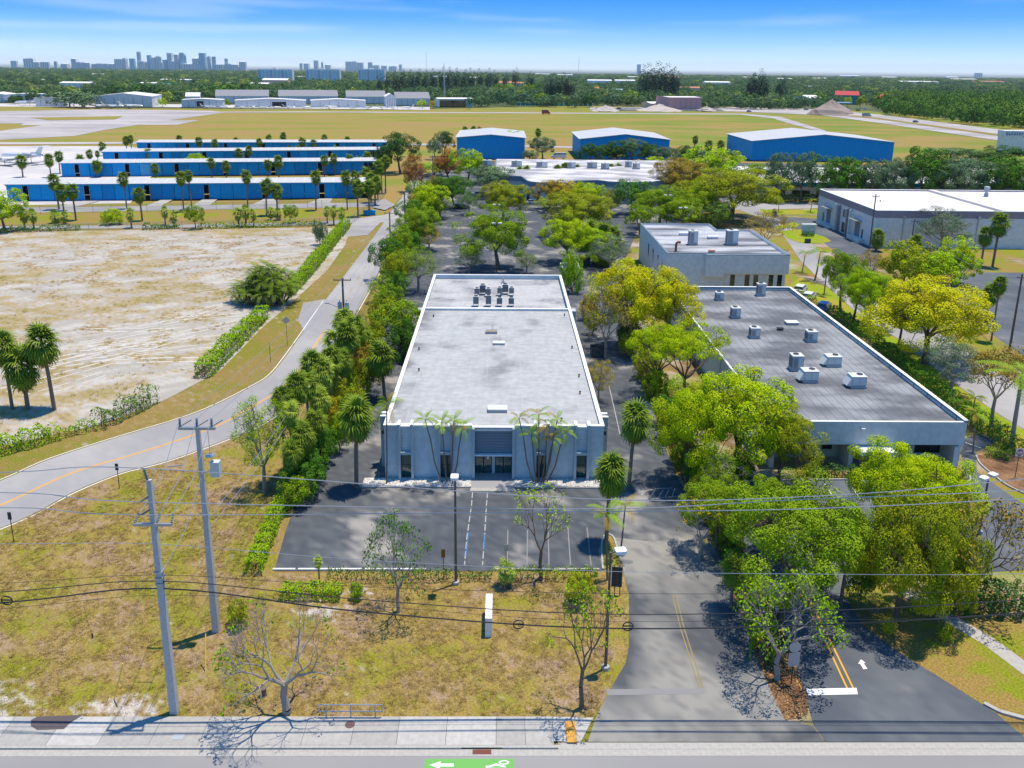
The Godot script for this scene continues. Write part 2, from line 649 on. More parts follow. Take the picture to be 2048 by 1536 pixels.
func tint_mulch(p: Vector2) -> Color:
	var a := noise_a.get_noise_2d(p.x * 2.0, p.y * 2.0)
	var fine := noise_b.get_noise_2d(p.x * 3.0, p.y * 3.0)
	return lin(120, 88, 66).lerp(lin(176, 140, 104), clampf(a + fine * 0.8 + 0.45, 0, 1))


func tint_litter(p: Vector2) -> Color:
	# crushed shell and dry leaves under the boundary trees
	var a := noise_a.get_noise_2d(p.x * 1.4, p.y * 1.4)
	var fine := noise_b.get_noise_2d(p.x * 2.2, p.y * 2.2)
	var c := lin(150, 118, 88).lerp(lin(214, 204, 194), clampf(a * 1.6 + fine + 0.35, 0, 1))
	return c.lerp(lin(120, 118, 60), clampf(-a * 1.6 - 0.2, 0, 0.7))


func tint_under(p: Vector2) -> Color:
	return tint_litter(p).lerp(tint_dry_green(p), clampf(0.35 + 1.6 * noise_a.get_noise_2d(p.x * 0.6, p.y * 0.6) + clampf((p.x - 30.0) / 30.0, 0, 0.5), 0, 1))


func tint_green(p: Vector2) -> Color:
	var fine := noise_b.get_noise_2d(p.x * 1.2, p.y * 1.2)
	var a := noise_a.get_noise_2d(p.x, p.y)
	return lin(154, 182, 34).lerp(lin(190, 174, 66), clampf(a * 1.4 + fine * 0.6 + 0.3, 0, 1))


func tint_dry_green(p: Vector2) -> Color:
	var fine := noise_b.get_noise_2d(p.x * 1.0, p.y * 1.0)
	var a := noise_a.get_noise_2d(p.x, p.y)
	return lin(176, 148, 84).lerp(lin(152, 162, 44), clampf(a * 1.7 + fine * 1.1 + 0.38, 0, 1))


func ground_far() -> void:
	var s := Shape.new()
	s = sheet(PackedVector2Array([Vector2(-15000, -16000), Vector2(15000, -16000), Vector2(15000, 1200), Vector2(-15000, 1200)]), -0.5, 400.0, tint_forest)
	structure("ground", s, mats.forest_floor, "flat green brown land running out to the horizon")
	s = sheet(pv([-683.6,-680.1,-675.3,-877.9,-392.9,-824.4,-103.8,-853.9,86.5,-995.8,288.4,-1014.5,408.4,-926.1,426.2,-676.6,427.9,-469.1,250.5,-252.4,69.7,-226.4,-176.7,-168.3]), -0.3, 6.0, tint_field)
	structure("airfield_grass", s, mats.field, "wide dry grass of the airfield, straw brown turning green")
	# aprons and taxiways
	s = sheet(pv([-404.5,-398.4,-254.9,-424.3,-194.6,-430.6,-176.7,-418.4,-150.2,-370.4,-108,-234.6,-184.8,-201]), -0.1, 8.0, tint_apron)
	structure("apron", s, mats.far_paving, "pale concrete apron beside the blue hangar rows")
	s = sheet(pv([-653,-788.1,-495.9,-834.9,-343,-858.1,-73.4,-854.8,-78.8,-917.7,-370.4,-927.4,-726.6,-878.1]), -0.1, 12.0, tint_apron)
	structure("far_apron", s, mats.far_paving, "white concrete apron in front of the far hangars")
	for q in [
		[pv([-575.2,-693.1,-428.5,-766,-383.8,-805.1,-276.6,-797.2,-252.4,-773.3,-257.4,-641.4,-257.3,-543.4,-251.8,-493.8,-277.1,-462.1,-339.4,-404.9,-406,-486.3,-315,-526.7,-318.1,-584.8,-306.6,-603.3,-472.2,-567.1]), "grey taxiway curving in from the apron"],
		[pv([-351.3,-626.2,-234.4,-651.6,-231.3,-597.7,-331.2,-577.5]), "pale cross taxiway on the airfield"],
		[pv([-362.8,-433.4,-193.2,-458.3,-28.9,-463.1,88.3,-447.6,86.6,-438.8,-28.2,-452.2,-188.2,-446.1,-352.9,-421.3]), "thin pale perimeter lane in front of the hangar rows"],
		[pv([-340.4,-760.5,-183.1,-801.4,27.4,-823.6,244.6,-840.9,263,-789.1,249,-695.2,233.2,-594.5,226.6,-591.1,235.4,-679.9,247,-761.3,233.6,-819.7,26.8,-804.2,-179.4,-784.9,-333.8,-745.6]), "thin pale lane across the far side of the airfield"]]:
		s = sheet(q[0], -0.16 if used.has("taxiway") else -0.2, 12.0, tint_runway)
		structure("taxiway", s, mats.far_paving, q[1])
	s = sheet(pv([-371.4,-662.5,-313.3,-694.7,-299.6,-650.8,-340.8,-634.2]), -0.05, 6.0, tint_field)
	structure("grass_island", s, mats.field, "green grass island between two taxiways")
	# the highway at the far side
	s = sheet(pv([100.4,-958.2,284.2,-999.7,367.5,-965.6,384.5,-847.7,377.7,-598.4,375.9,-410.8,318,-345.8,314.4,-496.4,318,-699.2,314.7,-825.3,251.5,-883.4,94,-895.6]), -0.1, 14.0, tint_runway)
	structure("highway", s, mats.far_paving, "pale highway curving round the airfield corner")
	s = sheet(pv([344.8,-891.1,354,-779.6,347.3,-549.4,348.4,-379.9,338.8,-369.2,336.5,-531.9,342.3,-753.6,332,-857.5]), -0.02, 10.0, tint_verge)
	structure("highway_median", s, mats.field, "grassy strip between the carriageways")
	s = sheet(pv([104.9,-946.3,252.4,-992.5,237.7,-891.5,96.9,-873.8]), -0.02, 10.0, tint_drive)
	structure("work_yard", s, mats.far_paving, "grey gravel work yard with heaps of spoil")


func ground_near() -> void:
	var s := sheet(PackedVector2Array([Vector2(-90, -140), Vector2(130, -140), Vector2(130, -36), Vector2(-90, -36)]), -0.03, 2.0, tint_verge)
	structure("soil", s, mats.lawn, "sandy soil showing along the edges of the paving")
	# ground between the T-hangars and the sand lot
	s = sheet(pv([-209.8,-229.6,-113.5,-247.1,-77.7,-253,-42.1,-262.1,-31.5,-210.8,-174.4,-189.1]), -0.02, 1.6, tint_dry_green)
	structure("fence_strip", s, mats.lawn, "dry grass strip with palms outside the hangar fence")
	s = sheet(pv([-184.5,-232.6,-124.5,-239.1,-92.7,-243.5,-40.5,-252,-36.9,-259.3,-32.3,-247.6,-34,-238.3,-39.2,-243.5,-89.8,-235.5,-120.2,-230.6,-176,-221.4]), 0.02, 3.0, tint_road)
	structure("service_lane", s, mats.far_paving, "grey lane along the front of the blue hangars")
	s = sheet(pv([-161.2,-202,-128,-208.1,-87.6,-212,-48.6,-218.1,-39,-224.6,-32.9,-229.8,-30.6,-240.2,-28.1,-225.2,-32.5,-217.3,-33.2,-200.7,-38.3,-198,-39.8,-217,-47.7,-213.7,-86,-207.8,-125.6,-204.1,-157.9,-197.6]), 0.03, 2.0, tint_road)
	structure("side_lane", s, mats.far_paving, "narrow lane between the palms and the sand lot")
	for k in 5:
		var x: float = [160.0, 330.0, 460.0, 560.0, 660.0][k]
		var p: PackedVector2Array = [pv([-127.8,-250.3,-122.6,-250.6,-124.5,-239.1,-129.7,-238]), pv([-105.3,-253.5,-101.8,-253.7,-100.7,-242.2,-105.1,-241.5]), pv([-93.1,-255.2,-88.5,-255.4,-87.2,-244.7,-91.9,-243.5]), pv([-74.6,-257.2,-69.6,-257.5,-68.3,-247.6,-75,-246.3]), pv([-57.5,-259.2,-53.6,-259.4,-52.5,-250.4,-59.1,-249])][k]
		structure("hangar_ramp", flat(p, 0.05), mats.concrete, "short concrete ramp into hangar door")
	s = sheet(pv([-150.7,-196,-123.8,-200.9,-85.2,-205.8,-47,-210.2,-38.9,-208.4,-36.5,-188.6,-35.5,-163.8,-36.5,-144.5,-37.85,-123.7,-38.09,-105.52,-41.5,-95.34,-45.98,-87.89,-54.07,-82.24,-62.68,-75.71]), 0.012, 0.6, tint_sand)
	structure("sand_lot", s, mats.sand, "bare sandy vacant lot with tyre tracks and straw patches")
	# scraped tyre tracks and pale ruts across the sand
	rng.seed = 61
	var lot := pv([-111.7,-180.4,-81.4,-196.3,-45.5,-197.7,-40.1,-155.4,-40.97,-126.26,-39.89,-106.84,-43.71,-97.75,-55.76,-85.11])
	for k in 40:
		var a := gp(-61.67, -101.82).lerp(gp(-46.8, -155.2), k / 39.0) + Vector3(rng.randf_range(-14, 14), 0, rng.randf_range(-6, 34))
		var d := Vector2(1, -0.62).rotated(rng.randf_range(-0.35, 0.45))
		var line := PackedVector2Array()
		var bend := rng.randf_range(-0.035, 0.035)
		var q := Vector2(a.x, a.z)
		for i in 14:
			line.append(q)
			d = d.rotated(bend + rng.randf_range(-0.03, 0.03))
			q += d.normalized() * rng.randf_range(0.8, 1.5)
		var outside := false
		for e in line:
			outside = outside or not Geometry2D.is_point_in_polygon(e, lot)
		if outside:
			continue
		for side in [0.0, 1.7]:
			var off := PackedVector2Array()
			for i in line.size():
				off.append(line[i] + d.orthogonal().normalized() * side)
			structure("tyre_track", ribbon(off, rng.randf_range(0.2, 0.42), 0.018 + 0.0005 * k, rng.randf_range(0, 5), 1e9, rng.randf_range(2.0, 5.0), rng.randf_range(0.3, 1.4)), mats.rut, "pale tyre rut scraped into the sand lot")
	# verge of the country road, the lawn of the corner plot, and the ground beyond them
	s = sheet(pv([-165.2,-207.2,-33.1,-221.8,-32.6,-262.7,-24,-274.3,-18.2,-222.5,-19.7,-156,-20.6,-114.47,-20.76,-78.22,-20.25,-70.11,-18.4,-59.35,10.76,-59.11,9.17,-48.58,6.52,-43.75,-36.18,-43.76,-71.73,-62.36]), -0.005, 0.55, tint_verge)
	structure("verge", s, mats.lawn, "patchy dry grass along the winding road")
	s = sheet(pv([29.4,-271.7,276.7,-279.9,59.6,-41.94,7.55,-41.97,13.55,-71.27,17.6,-157.1]), -0.01, 1.0, tint_under)
	structure("shrub_ground", s, mats.lawn, "leaf litter and sandy soil under the boundary trees")
	s = sheet(pv([-39.62,-43.76,-58.25,-55.63,-44.51,-65.95,-42.73,-68.53,-41.3,-72.24,-38.47,-76.22,-34.78,-79,-30.16,-84.09,-27.72,-88.09,-22.93,-81.69,-20.76,-78.22,-20.27,-70.57,-18.38,-59.28,8.53,-59.38,10.23,-61.24,10.2,-56.46,9.33,-50.64,8.86,-48.83,7.28,-45.97,6.07,-43.75]), 0.004, 0.3, tint_lawn)
	structure("lawn", s, mats.lawn, "scorched straw lawn with lime green patches on the corner plot")
	# asphalt round the main building and up to the rear lot
	s = sheet(pv([-18.45,-59.56,-19.05,-65.76,-19.4,-72.49,-19.44,-81.72,-19.49,-93.28,-19.66,-107.17,-19.69,-124.07,-19.6,-141.6,-19.9,-162.1,-20,-192.1,-20.5,-230.4,-20,-266.6,71.8,-281.1,83.1,-272.5,45.5,-217.7,37.3,-217.4,27.1,-175,21.2,-142.6,19.35,-115.18,18.88,-97.76,18.32,-85.88,18.08,-76.35,18.69,-69.62,18.98,-64.33,8.75,-63.11,8.56,-59.66]), 0.008, 0.6, tint_lot)
	structure("car_park", s, mats.asphalt, "dark asphalt car park around the main building")
	s = sheet(pv([8.56,-59.66,8.54,-62.73,9.62,-65.25,10.27,-64.69,12.84,-64.15,18.98,-64.33,18.79,-60.55,18.52,-56.48,18.38,-52.18,18.26,-48.59,18.22,-45.75,18.33,-43.58,19.92,-43.09,20.22,-41.81,5.56,-41.82,6.18,-43.59,7.26,-45.84,8.93,-48.83,9.41,-50.64,10.28,-56.46,10.31,-61.24]), 0.010, 0.5, tint_drive)
	structure("driveway", s, mats.asphalt, "worn grey asphalt driveway out to the street")
	s = sheet(pv([27.37,-75.16,40.76,-75.47,47.25,-74.68,48.85,-78.25,52.05,-84.92,55.25,-86.53,56.64,-84.96,52,-81.78,49.66,-77.15,50.92,-67.41,58.04,-64.53,54.53,-59.97,43.86,-59.93,36.42,-59.2,31.07,-59.32,27.29,-57.16,27.28,-52.87,28.45,-50.14,30.64,-46.77,32.22,-44.21,32.99,-41.8,20.28,-41.81,20.01,-43.09,20.3,-45.3,20.7,-49.61,21.06,-52.86,21.26,-55.86,20.41,-62.78,19.88,-69.45,19.74,-75.1]), 0.012, 0.6, tint_lot_new)
	structure("neighbour_car_park", s, mats.asphalt, "newly sealed blue grey asphalt of the neighbouring lot and its exit")
	s = sheet(pv([32.22,-44.21,30.64,-46.77,28.45,-50.14,27.28,-52.87,29.26,-54.34,33.9,-55.89,39.68,-53.19,50.61,-50.17,48.38,-43.57,37.02,-43.58]), 0.016, 0.4, tint_dry_green)
	structure("lawn", s, mats.lawn, "green grass wedge beside the neighbour's exit")
	structure("footpath", ribbon(pv([32.13,-57.17,33.35,-55.58,34.26,-53.59,35.79,-50.94,36.8,-47.87,39.25,-44.43]), 1.3, 0.03), mats.concrete, "narrow concrete footpath through the grass")
	# mulch tongue and strip between the two exits
	s = sheet(pv([18.33,-43.58,18.22,-45.75,18.26,-48.59,18.38,-52.18,18.52,-56.48,18.79,-60.55,18.86,-65.3,18.77,-70.83,18.27,-79.12,18.65,-91.48,19.13,-110.84,21.14,-115.22,20.75,-96.15,20.35,-82.09,20.34,-71.31,20.52,-63.16,21.26,-55.86,21.14,-52.86,20.85,-49.61,20.46,-45.75,20.04,-44.21,19.35,-43.75]), 0.02, 0.4, tint_mulch)
	structure("planting_strip", s, mats.lawn, "brown mulch strip dividing the two driveways")
	# the winding road
	var left := smooth_line(pv([-53.4,-68.64,-49.35,-74.88,-47.07,-79.35,-42.34,-84.74,-37.56,-89.66,-34.91,-93.54,-32.44,-99.09,-30.88,-103.93,-30.68,-112.12,-30.86,-123.33,-31.2,-140.6,-31.2,-165.7,-31.3,-200.8,-31.9,-238.4,-32.2,-270.4,-33.7,-305.9]))
	var right := smooth_line(pv([-48.31,-61.14,-44.51,-65.95,-42.78,-68.61,-41.35,-72.33,-38.52,-76.33,-34.82,-79.12,-30.25,-84.35,-27.62,-88.37,-25.65,-94.91,-24.61,-104.58,-24.37,-115.75,-24.5,-133.9,-24.7,-154.7,-25,-180.8,-25.6,-217.6,-26.4,-246,-26.6,-270.7,-28.5,-306.3]))
	var road := PackedVector2Array(left)
	for i in right.size():
		road.append(right[right.size() - 1 - i])
	structure("road", sheet(road, 0.012, 0.8, tint_road), mats.asphalt, "pale grey two lane road winding past the sand lot")
	var mid := smooth_line(pv([-50.89,-64.94,-46.8,-69.85,-43.34,-76.29,-38.19,-81.18,-32.68,-87.62,-29.64,-94.86,-28.4,-98.3,-27.91,-101.42,-27.45,-104.92,-27.58,-110.48,-27.64,-118.24,-27.64,-123.65]))
	for side in [-0.11, 0.11]:
		var off := PackedVector2Array()
		for i in mid.size():
			var d := (mid[mini(i + 1, mid.size() - 1)] - mid[maxi(i - 1, 0)]).normalized().orthogonal()
			off.append(mid[i] + d * side)
		structure("centre_line", ribbon(off, 0.11, 0.018), mats.paint_yellow, "solid yellow line along the middle of the winding road")
	structure("centre_line", ribbon(pv([-27.71,-128.71,-27.9,-149.3,-28.2,-162.3,-28.4,-176.1,-29.1,-202.2,-30.2,-243]), 0.12, 0.018, 3.0, 1e9, 3.0, 6.0), mats.paint_yellow_worn, "broken yellow dashes along the road")
	structure("edge_line", ribbon(inset(left, -0.28), 0.13, 0.018, 0, 78.0), mats.paint_white, "white edge line beside the sand lot")
	structure("edge_line", ribbon(inset(right, 0.28), 0.13, 0.018), mats.paint_white, "white edge line beside the corner plot")
	structure("lane_mouth", sheet(pv([-30.86,-123.33,-33.19,-129.14,-34.7,-139.2,-31.4,-141.9,-30.5,-139.3]), 0.015, 0.6, tint_road), mats.asphalt, "crumbling asphalt mouth of a track into the sand lot")
	# lane east of the right-hand office and lots behind
	s = sheet(pv([73.9,-226.6,73.3,-211.7,66.1,-176.3,63.8,-158.4,61.5,-134.1,62.07,-120.65,60.85,-103.62,60.78,-91.98,61.85,-82.49,62.99,-77.81,68.16,-85.08,68.75,-96.77,69.51,-111.68,69.95,-128.57,70.8,-147.2,72.3,-167.1,74.9,-192.7,78.2,-226.8,80.5,-263.6,70.7,-263.1,71.6,-243.5]), 0.012, 0.9, tint_road)
	structure("side_road", s, mats.asphalt, "pale side road between the offices and the white warehouse")
	s = sheet(pv([58.6,-135.5,56.79,-115.85,55.4,-98.25,55.87,-87.63,56.25,-78.88,62.2,-76.71,61.44,-81.87,60.61,-91.68,60.65,-103.25,61.84,-120.16,61.3,-133.5,63,-152.5,60.4,-160.3,56.3,-154.2]), 0.008, 0.7, tint_green)
	structure("roadside_grass", s, mats.lawn, "bright grass verge between hedge and side road")
	s = sheet(pv([77.5,-233.3,95.5,-227.6,88.9,-187.5,74.5,-158.7,79,-198.8,78.1,-210.6]), 0.006, 0.9, tint_lot_new)
	structure("warehouse_lot", s, mats.asphalt, "small dark car park in front of the white warehouse")
	for q in [pv([72.4,-215.2,80.7,-223.8,81.5,-220,78.8,-215.5,73.7,-213.2]), pv([72.8,-210.3,78.9,-212.7,81.7,-202.7,81.2,-197.1,77.4,-194.5,72.6,-195,71.4,-200.4]), pv([78.3,-245.7,81.6,-244,96.3,-244.7,93.5,-237.5,81,-235.2,75.5,-231.6]), pv([88.5,-224.2,91.6,-226.6,90.7,-222.7,88.2,-220.3])]:
		structure("green_island", sheet(q, 0.05, 0.6, tint_green), mats.lawn, "bright green lawn island by the warehouse car park")
	s = sheet(pv([88.3,-159.1,100.2,-165.7,147.9,-167.2,102.49,-104.24,76.02,-103.85,77.92,-120.95,82.3,-144.1]), 0.006, 1.0, tint_lot_new)
	structure("east_car_park", s, mats.asphalt, "blue grey car park beyond the flowering trees")
	s = sheet(pv([75.6,-296.5,116.7,-299,236.5,-295.9,215.6,-268.8,102.2,-260.6,85.5,-263.9]), 0.0, 1.6, tint_dry_green)
	structure("roadside_grass", s, mats.lawn, "grass strip in front of the long low building")
	s = sheet(pv([62.1,-254.4,101.4,-258.5,97.7,-248.5,74.7,-243.7,62.5,-243.1]), 0.02, 1.6, tint_road)
	structure("cross_road", s, mats.asphalt, "grey cross road in front of the long low building")
	# ground round the rear office, blue hangars and streets far behind
	s = sheet(pv([-33.5,-317.9,-9.8,-373.8,99.9,-376.6,157.4,-371,303.4,-382.6,236.5,-295.9,71.9,-296.2,35.9,-269.8,-20,-266.6]), -0.03, 2.0, tint_lot)
	structure("rear_yard", s, mats.asphalt, "asphalt yards between the rear offices and the blue hangars")


func inset(p: PackedVector2Array, by: float) -> PackedVector2Array:
	var o := PackedVector2Array()
	for i in p.size():
		var d := (p[mini(i + 1, p.size() - 1)] - p[maxi(i - 1, 0)]).normalized().orthogonal()
		o.append(p[i] - d * by)
	return o

# ---------------------------------------------------------------- the street along the bottom of the plot
func front_street() -> void:
	var s := sheet(PackedVector2Array([Vector2(-70, -40.75), Vector2(75, -40.75), Vector2(75, -20), Vector2(-70, -20)]), 0.0, 1.2, tint_street)
	structure("street", s, mats.asphalt, "grey asphalt street at the edge of the plot")
	# gutter and kerb
	var g := Shape.new()
	g.span(Vector3(-70, -0.05, -41.25), Vector3(75, 0.012, -40.75))
	structure("gutter", g, mats.kerb, "pale concrete gutter along the street")
	var k := Shape.new()
	k.span(Vector3(-70, -0.05, -41.45), Vector3(-2.2, 0.13, -41.25))
	k.span(Vector3(0.3, -0.05, -41.45), Vector3(3.7, 0.13, -41.25))
	k.span(Vector3(-2.2, 0.08, -41.45), Vector3(0.3, 0.13, -41.27))
	structure("kerb", k, mats.kerb, "pale concrete kerb of the sidewalk")
	# drop kerb in front of the driveways
	var dk := Shape.new()
	dk.span(Vector3(3.7, -0.05, -41.75), Vector3(75.0, 0.026, -41.25))
	structure("drop_kerb", dk, mats.kerb, "flush concrete strip across the driveway mouths")
	# sidewalk, slab by slab
	var walk := thing("sidewalk", "pale concrete sidewalk of square slabs along the street", "sidewalk")
	walk.set_meta("kind", "structure")
	var edges := [-70.0]
	var x := -70.0
	rng.seed = 12
	while x < -36.0:
		x += 3.0
		edges.append(x)
	for q in [-33.4, -30.5, -27.4, -24.3, -21.2, -18.2, -15.1, -12.0, -9.0, -6.2, -3.2, -0.1, 1.7, 3.45]:
		edges.append(q)
	var tones: Array[StandardMaterial3D] = []
	for t in 4:
		var m := (mats.concrete as StandardMaterial3D).duplicate() as StandardMaterial3D
		var v: float = [190, 182, 195, 176][t]
		m.albedo_color = alb(v, v - 2, v - 5)
		m.uv1_offset = Vector3(t * 0.37, 0, t * 0.61)
		tones.append(m)
	for i in edges.size() - 1:
		var b := Shape.new()
		b.span(Vector3(edges[i] + 0.012, -0.05, -43.75), Vector3(edges[i + 1] - 0.012, 0.12 + rng.randf() * 0.006, -41.47))
		obj("slab", b, tones[rng.randi() % 4], walk)
	var ramp := Shape.new()
	ramp.quad(Vector3(3.46, 0.122, -43.75), Vector3(6.1, 0.03, -43.75), Vector3(5.1, 0.03, -41.77), Vector3(3.46, 0.122, -41.77))
	obj("ramp_slab", ramp, tones[0], walk)
	# things let into the walk
	var d := Shape.new()
	d.lathe(Vector3.ZERO, [[0.0, 0.012], [0.29, 0.012], [0.31, 0.0]], 18)
	solo("manhole_cover", d, plain("rust_iron", alb(104, 84, 86), 0.8), "round rusty manhole cover in the sidewalk", "manhole cover", "", gp(-9.28, -43.08, 0.13))
	d = Shape.new()
	d.span(Vector3(-0.35, 0, -0.22), Vector3(0.35, 0.012, 0.22))
	solo("meter_box", d, mats.unit_grey, "grey rectangular meter box lid in the sidewalk", "utility cover", "", gp(-19.64, -42.09, 0.13))
	var pad := Shape.new()
	pad.span(Vector3(-0.3, 0, -0.85), Vector3(0.3, 0.012, 0.85))
	for i in 6:
		for j in 16:
			pad.box(Vector3(-0.26 + i * 0.104, 0.018, -0.83 + j * 0.11), Vector3(0.04, 0.012, 0.04))
	solo("tactile_pad", pad, mats.pad_yellow, "orange yellow tactile paving pad at the end of the sidewalk", "paving pad", "", gp(4.56, -42.5, 0.13))
	var patch := flat(pv([-29.35,-43.45,-29.1,-43.74,-26.31,-43.87,-26.79,-43.21,-26.92,-42.73,-28.5,-42.65,-29.08,-42.97]), 0.134)
	structure("asphalt_patch", patch, plain("patch_dark", alb(92, 84, 88), 0.95), "dark asphalt repair patch in the sidewalk")
	var grate := thing("storm_drain", "rusty storm drain grate in the gutter below a dark kerb slot", "drain", Vector3(-0.95, 0, -41.05))
	var gs := Shape.new()
	var rust := plain("rust_grate", alb(120, 70, 66), 0.8)
	gs.span(Vector3(-0.57, 0.0, -0.18), Vector3(0.57, 0.014, 0.18))
	obj("frame", gs, rust, grate)
	for i in 12:
		gs = Shape.new()
		gs.span(Vector3(-0.55 + i * 0.094, 0.016, -0.16), Vector3(-0.5 + i * 0.094, 0.03, 0.16))
		obj("grate_bar", gs, rust, grate)
	# green cycle lane panel with a white arrow and bicycle
	var lane := Shape.new()
	lane.span(Vector3(-4.35, 0.0, -40.55), Vector3(1.0, 0.005, -38.9))
	structure("cycle_lane", lane, mats.paint_green, "bright green cycle lane panel painted on the street")
	var ar := Shape.new()
	ar.prism(PackedVector2Array([Vector2(-4.05, -40.1), Vector2(-3.35, -40.38), Vector2(-3.45, -40.2), Vector2(-2.6, -40.2), Vector2(-2.6, -39.98), Vector2(-3.45, -39.98), Vector2(-3.35, -39.8)]), 0.009, 0.009, false)
	structure("lane_arrow", ar, mats.paint_white, "white arrow painted on the green cycle lane")
	var bike := Shape.new()
	for cx in [[0.38, -40.28], [0.38, -39.3]]:
		for i in 20:
			var a := TAU * i / 20
			var b := TAU * (i + 1) / 20
			var e := Vector2(cos(a), sin(a))
			var f := Vector2(cos(b), sin(b))
			bike.quad(Vector3(cx[0] + e.x * 0.32, 0.009, cx[1] + e.y * 0.16), Vector3(cx[0] + f.x * 0.32, 0.009, cx[1] + f.y * 0.16), Vector3(cx[0] + f.x * 0.2, 0.009, cx[1] + f.y * 0.09), Vector3(cx[0] + e.x * 0.2, 0.009, cx[1] + e.y * 0.09))
	bike.prism(PackedVector2Array([Vector2(-0.6, -40.0), Vector2(-0.1, -40.2), Vector2(0.5, -40.02), Vector2(0.45, -39.9), Vector2(-0.1, -40.06), Vector2(-0.5, -39.9)]), 0.0095, 0.0095, false)
	bike.prism(PackedVector2Array([Vector2(-0.75, -39.98), Vector2(-0.62, -40.06), Vector2(-0.5, -39.96), Vector2(-0.6, -39.86)]), 0.009, 0.009, false)
	bike.prism(PackedVector2Array([Vector2(-0.45, -39.88), Vector2(0.4, -39.86), Vector2(0.4, -39.74), Vector2(-0.45, -39.76)]), 0.009, 0.009, false)
	structure("cycle_symbol", bike, mats.paint_white, "white bicycle symbol painted on the green cycle lane")
	# driveway markings
	structure("stop_bar", flat(pv([20.66,-46.3,24.1,-46.39,23.95,-45.8,20.61,-45.71]), 0.02), mats.paint_white, "white stop bar across the neighbour's exit")
	for o in [0, 9]:
		structure("driveway_line", ribbon([pv([24.05,-58.47,23.86,-52.3,23.46,-46.39]), pv([24.42,-58.48,24.23,-52.3,23.87,-46.39])][0 if o == 0 else 1], 0.12, 0.02), mats.paint_yellow, "solid yellow line down the neighbour's exit")
		structure("driveway_line", ribbon([pv([13.72,-56.47,13.51,-52.28,13.49,-46.43]), pv([14,-56.47,13.77,-52.28,13.76,-46.43])][0 if o == 0 else 1], 0.09, 0.018), mats.paint_yellow_worn, "faded yellow line along the worn driveway")
	structure("stop_bar", flat(pv([7.21,-46.25,13.67,-46.34,13.68,-45.84,7.24,-45.7]), 0.018), mats.paint_faint, "flaking white stop bar across the worn driveway")
	structure("lane_arrow", flat(pv([25.58,-49.15,25.75,-48.8,25.59,-48.75,25.63,-48.2,25.33,-48.15,25.32,-48.7,25.18,-48.7]), 0.02), mats.paint_white, "white arrow painted on the neighbour's exit")
	# stall lines of the front lot
	for x0 in [975, 935]:
		structure("stall_line", ribbon([pv([-1.17,-72.62,-1.22,-70.23,-1.29,-64.63,-1.37,-60.47]), pv([-2.63,-72.61,-2.64,-70.22,-2.84,-64.63,-2.87,-60.46])][0 if x0 == 975 else 1], 0.1, 0.014, 0, 1e9, 1.1, 0.35), mats.paint_worn, "worn white stall line in the front car park")
	structure("stall_line", ribbon(pv([-2.74,-65.44,-2.8,-61.77]), 0.11, 0.018), mats.paint_blue, "blue stall line of the accessible bay")
	structure("stall_line", ribbon(pv([-1.26,-65.2,-1.29,-62.68]), 0.11, 0.019), mats.paint_blue, "blue stall line beside the white one")
	for i in 5:
		structure("stall_line", ribbon([pv([0.79,-65.87,0.67,-60.48]), pv([2.55,-65.88,2.34,-60.48]), pv([4.41,-66.3,4.18,-60.49]), pv([6.22,-66.31,5.98,-60.5]), pv([7.94,-66.32,7.7,-60.5])][i], 0.1, 0.014), mats.paint_faint, "worn white stall line in the front car park")
	structure("stall_line", ribbon(pv([13.64,-72.72,15.39,-73.43,17.17,-73.64]), 0.1, 0.018), mats.paint_worn, "white line across the side drive")
	structure("stall_line", ribbon(pv([13.2,-71.46,14.94,-71.47,17.59,-72.06]), 0.1, 0.018), mats.paint_worn, "second white line across the side drive")
	structure("stall_line", ribbon(pv([14.28,-100.78,13.68,-86.1]), 0.1, 0.018), mats.paint_worn, "thin white line along the side drive")
	for i in 5:
		structure("stall_line", ribbon([pv([13.81,-72.23,14.3,-72.82]), pv([14.47,-71.56,15.34,-73.13]), pv([15.35,-71.57,16.15,-73.23]), pv([16.05,-71.67,16.76,-73.34]), pv([16.77,-71.87,17.4,-73.54])][i], 0.1, 0.019), mats.paint_worn, "short hatch line across the side drive")
	for i in 8:
		var f := i / 7.0
		var a := gp(27.65, -74.74).lerp(gp(45.44, -74.15), f)
		var b := gp(27.56, -71.75).lerp(gp(44.99, -71.48), f)
		structure("stall_line", ribbon(PackedVector2Array([Vector2(a.x, a.z), Vector2(b.x, b.z)]), 0.1, 0.02), mats.paint_white, "crisp white stall line in the neighbour's lot")
	structure("stall_line", ribbon(pv([32.01,-62.83,31.95,-59.61]), 0.1, 0.02), mats.paint_white, "long white stall line under the lime trees")
	for i in 3:
		structure("stall_line", ribbon([pv([31.74,-61.62,32.3,-61.93]), pv([31.75,-60.39,32.38,-60.75]), pv([31.75,-62.83,32.2,-63.06])][i], 0.1, 0.022), mats.paint_white, "short white tick on the long stall line")
	structure("stall_line", ribbon(pv([52.27,-84.28,53.3,-82.9]), 0.12, 0.02), mats.paint_white, "white line across the lane past the grey office")
	# rear lot stall lines
	for i in 9:
		var z := -150.0 - i * 2.75 * 3.0
		for side in [[-12.5, -8.5], [9.5, 13.5]]:
			structure("stall_line", ribbon(PackedVector2Array([Vector2(side[0], z), Vector2(side[1], z)]), 0.1, 0.014), mats.paint_faint, "faint white stall line in the rear car park")

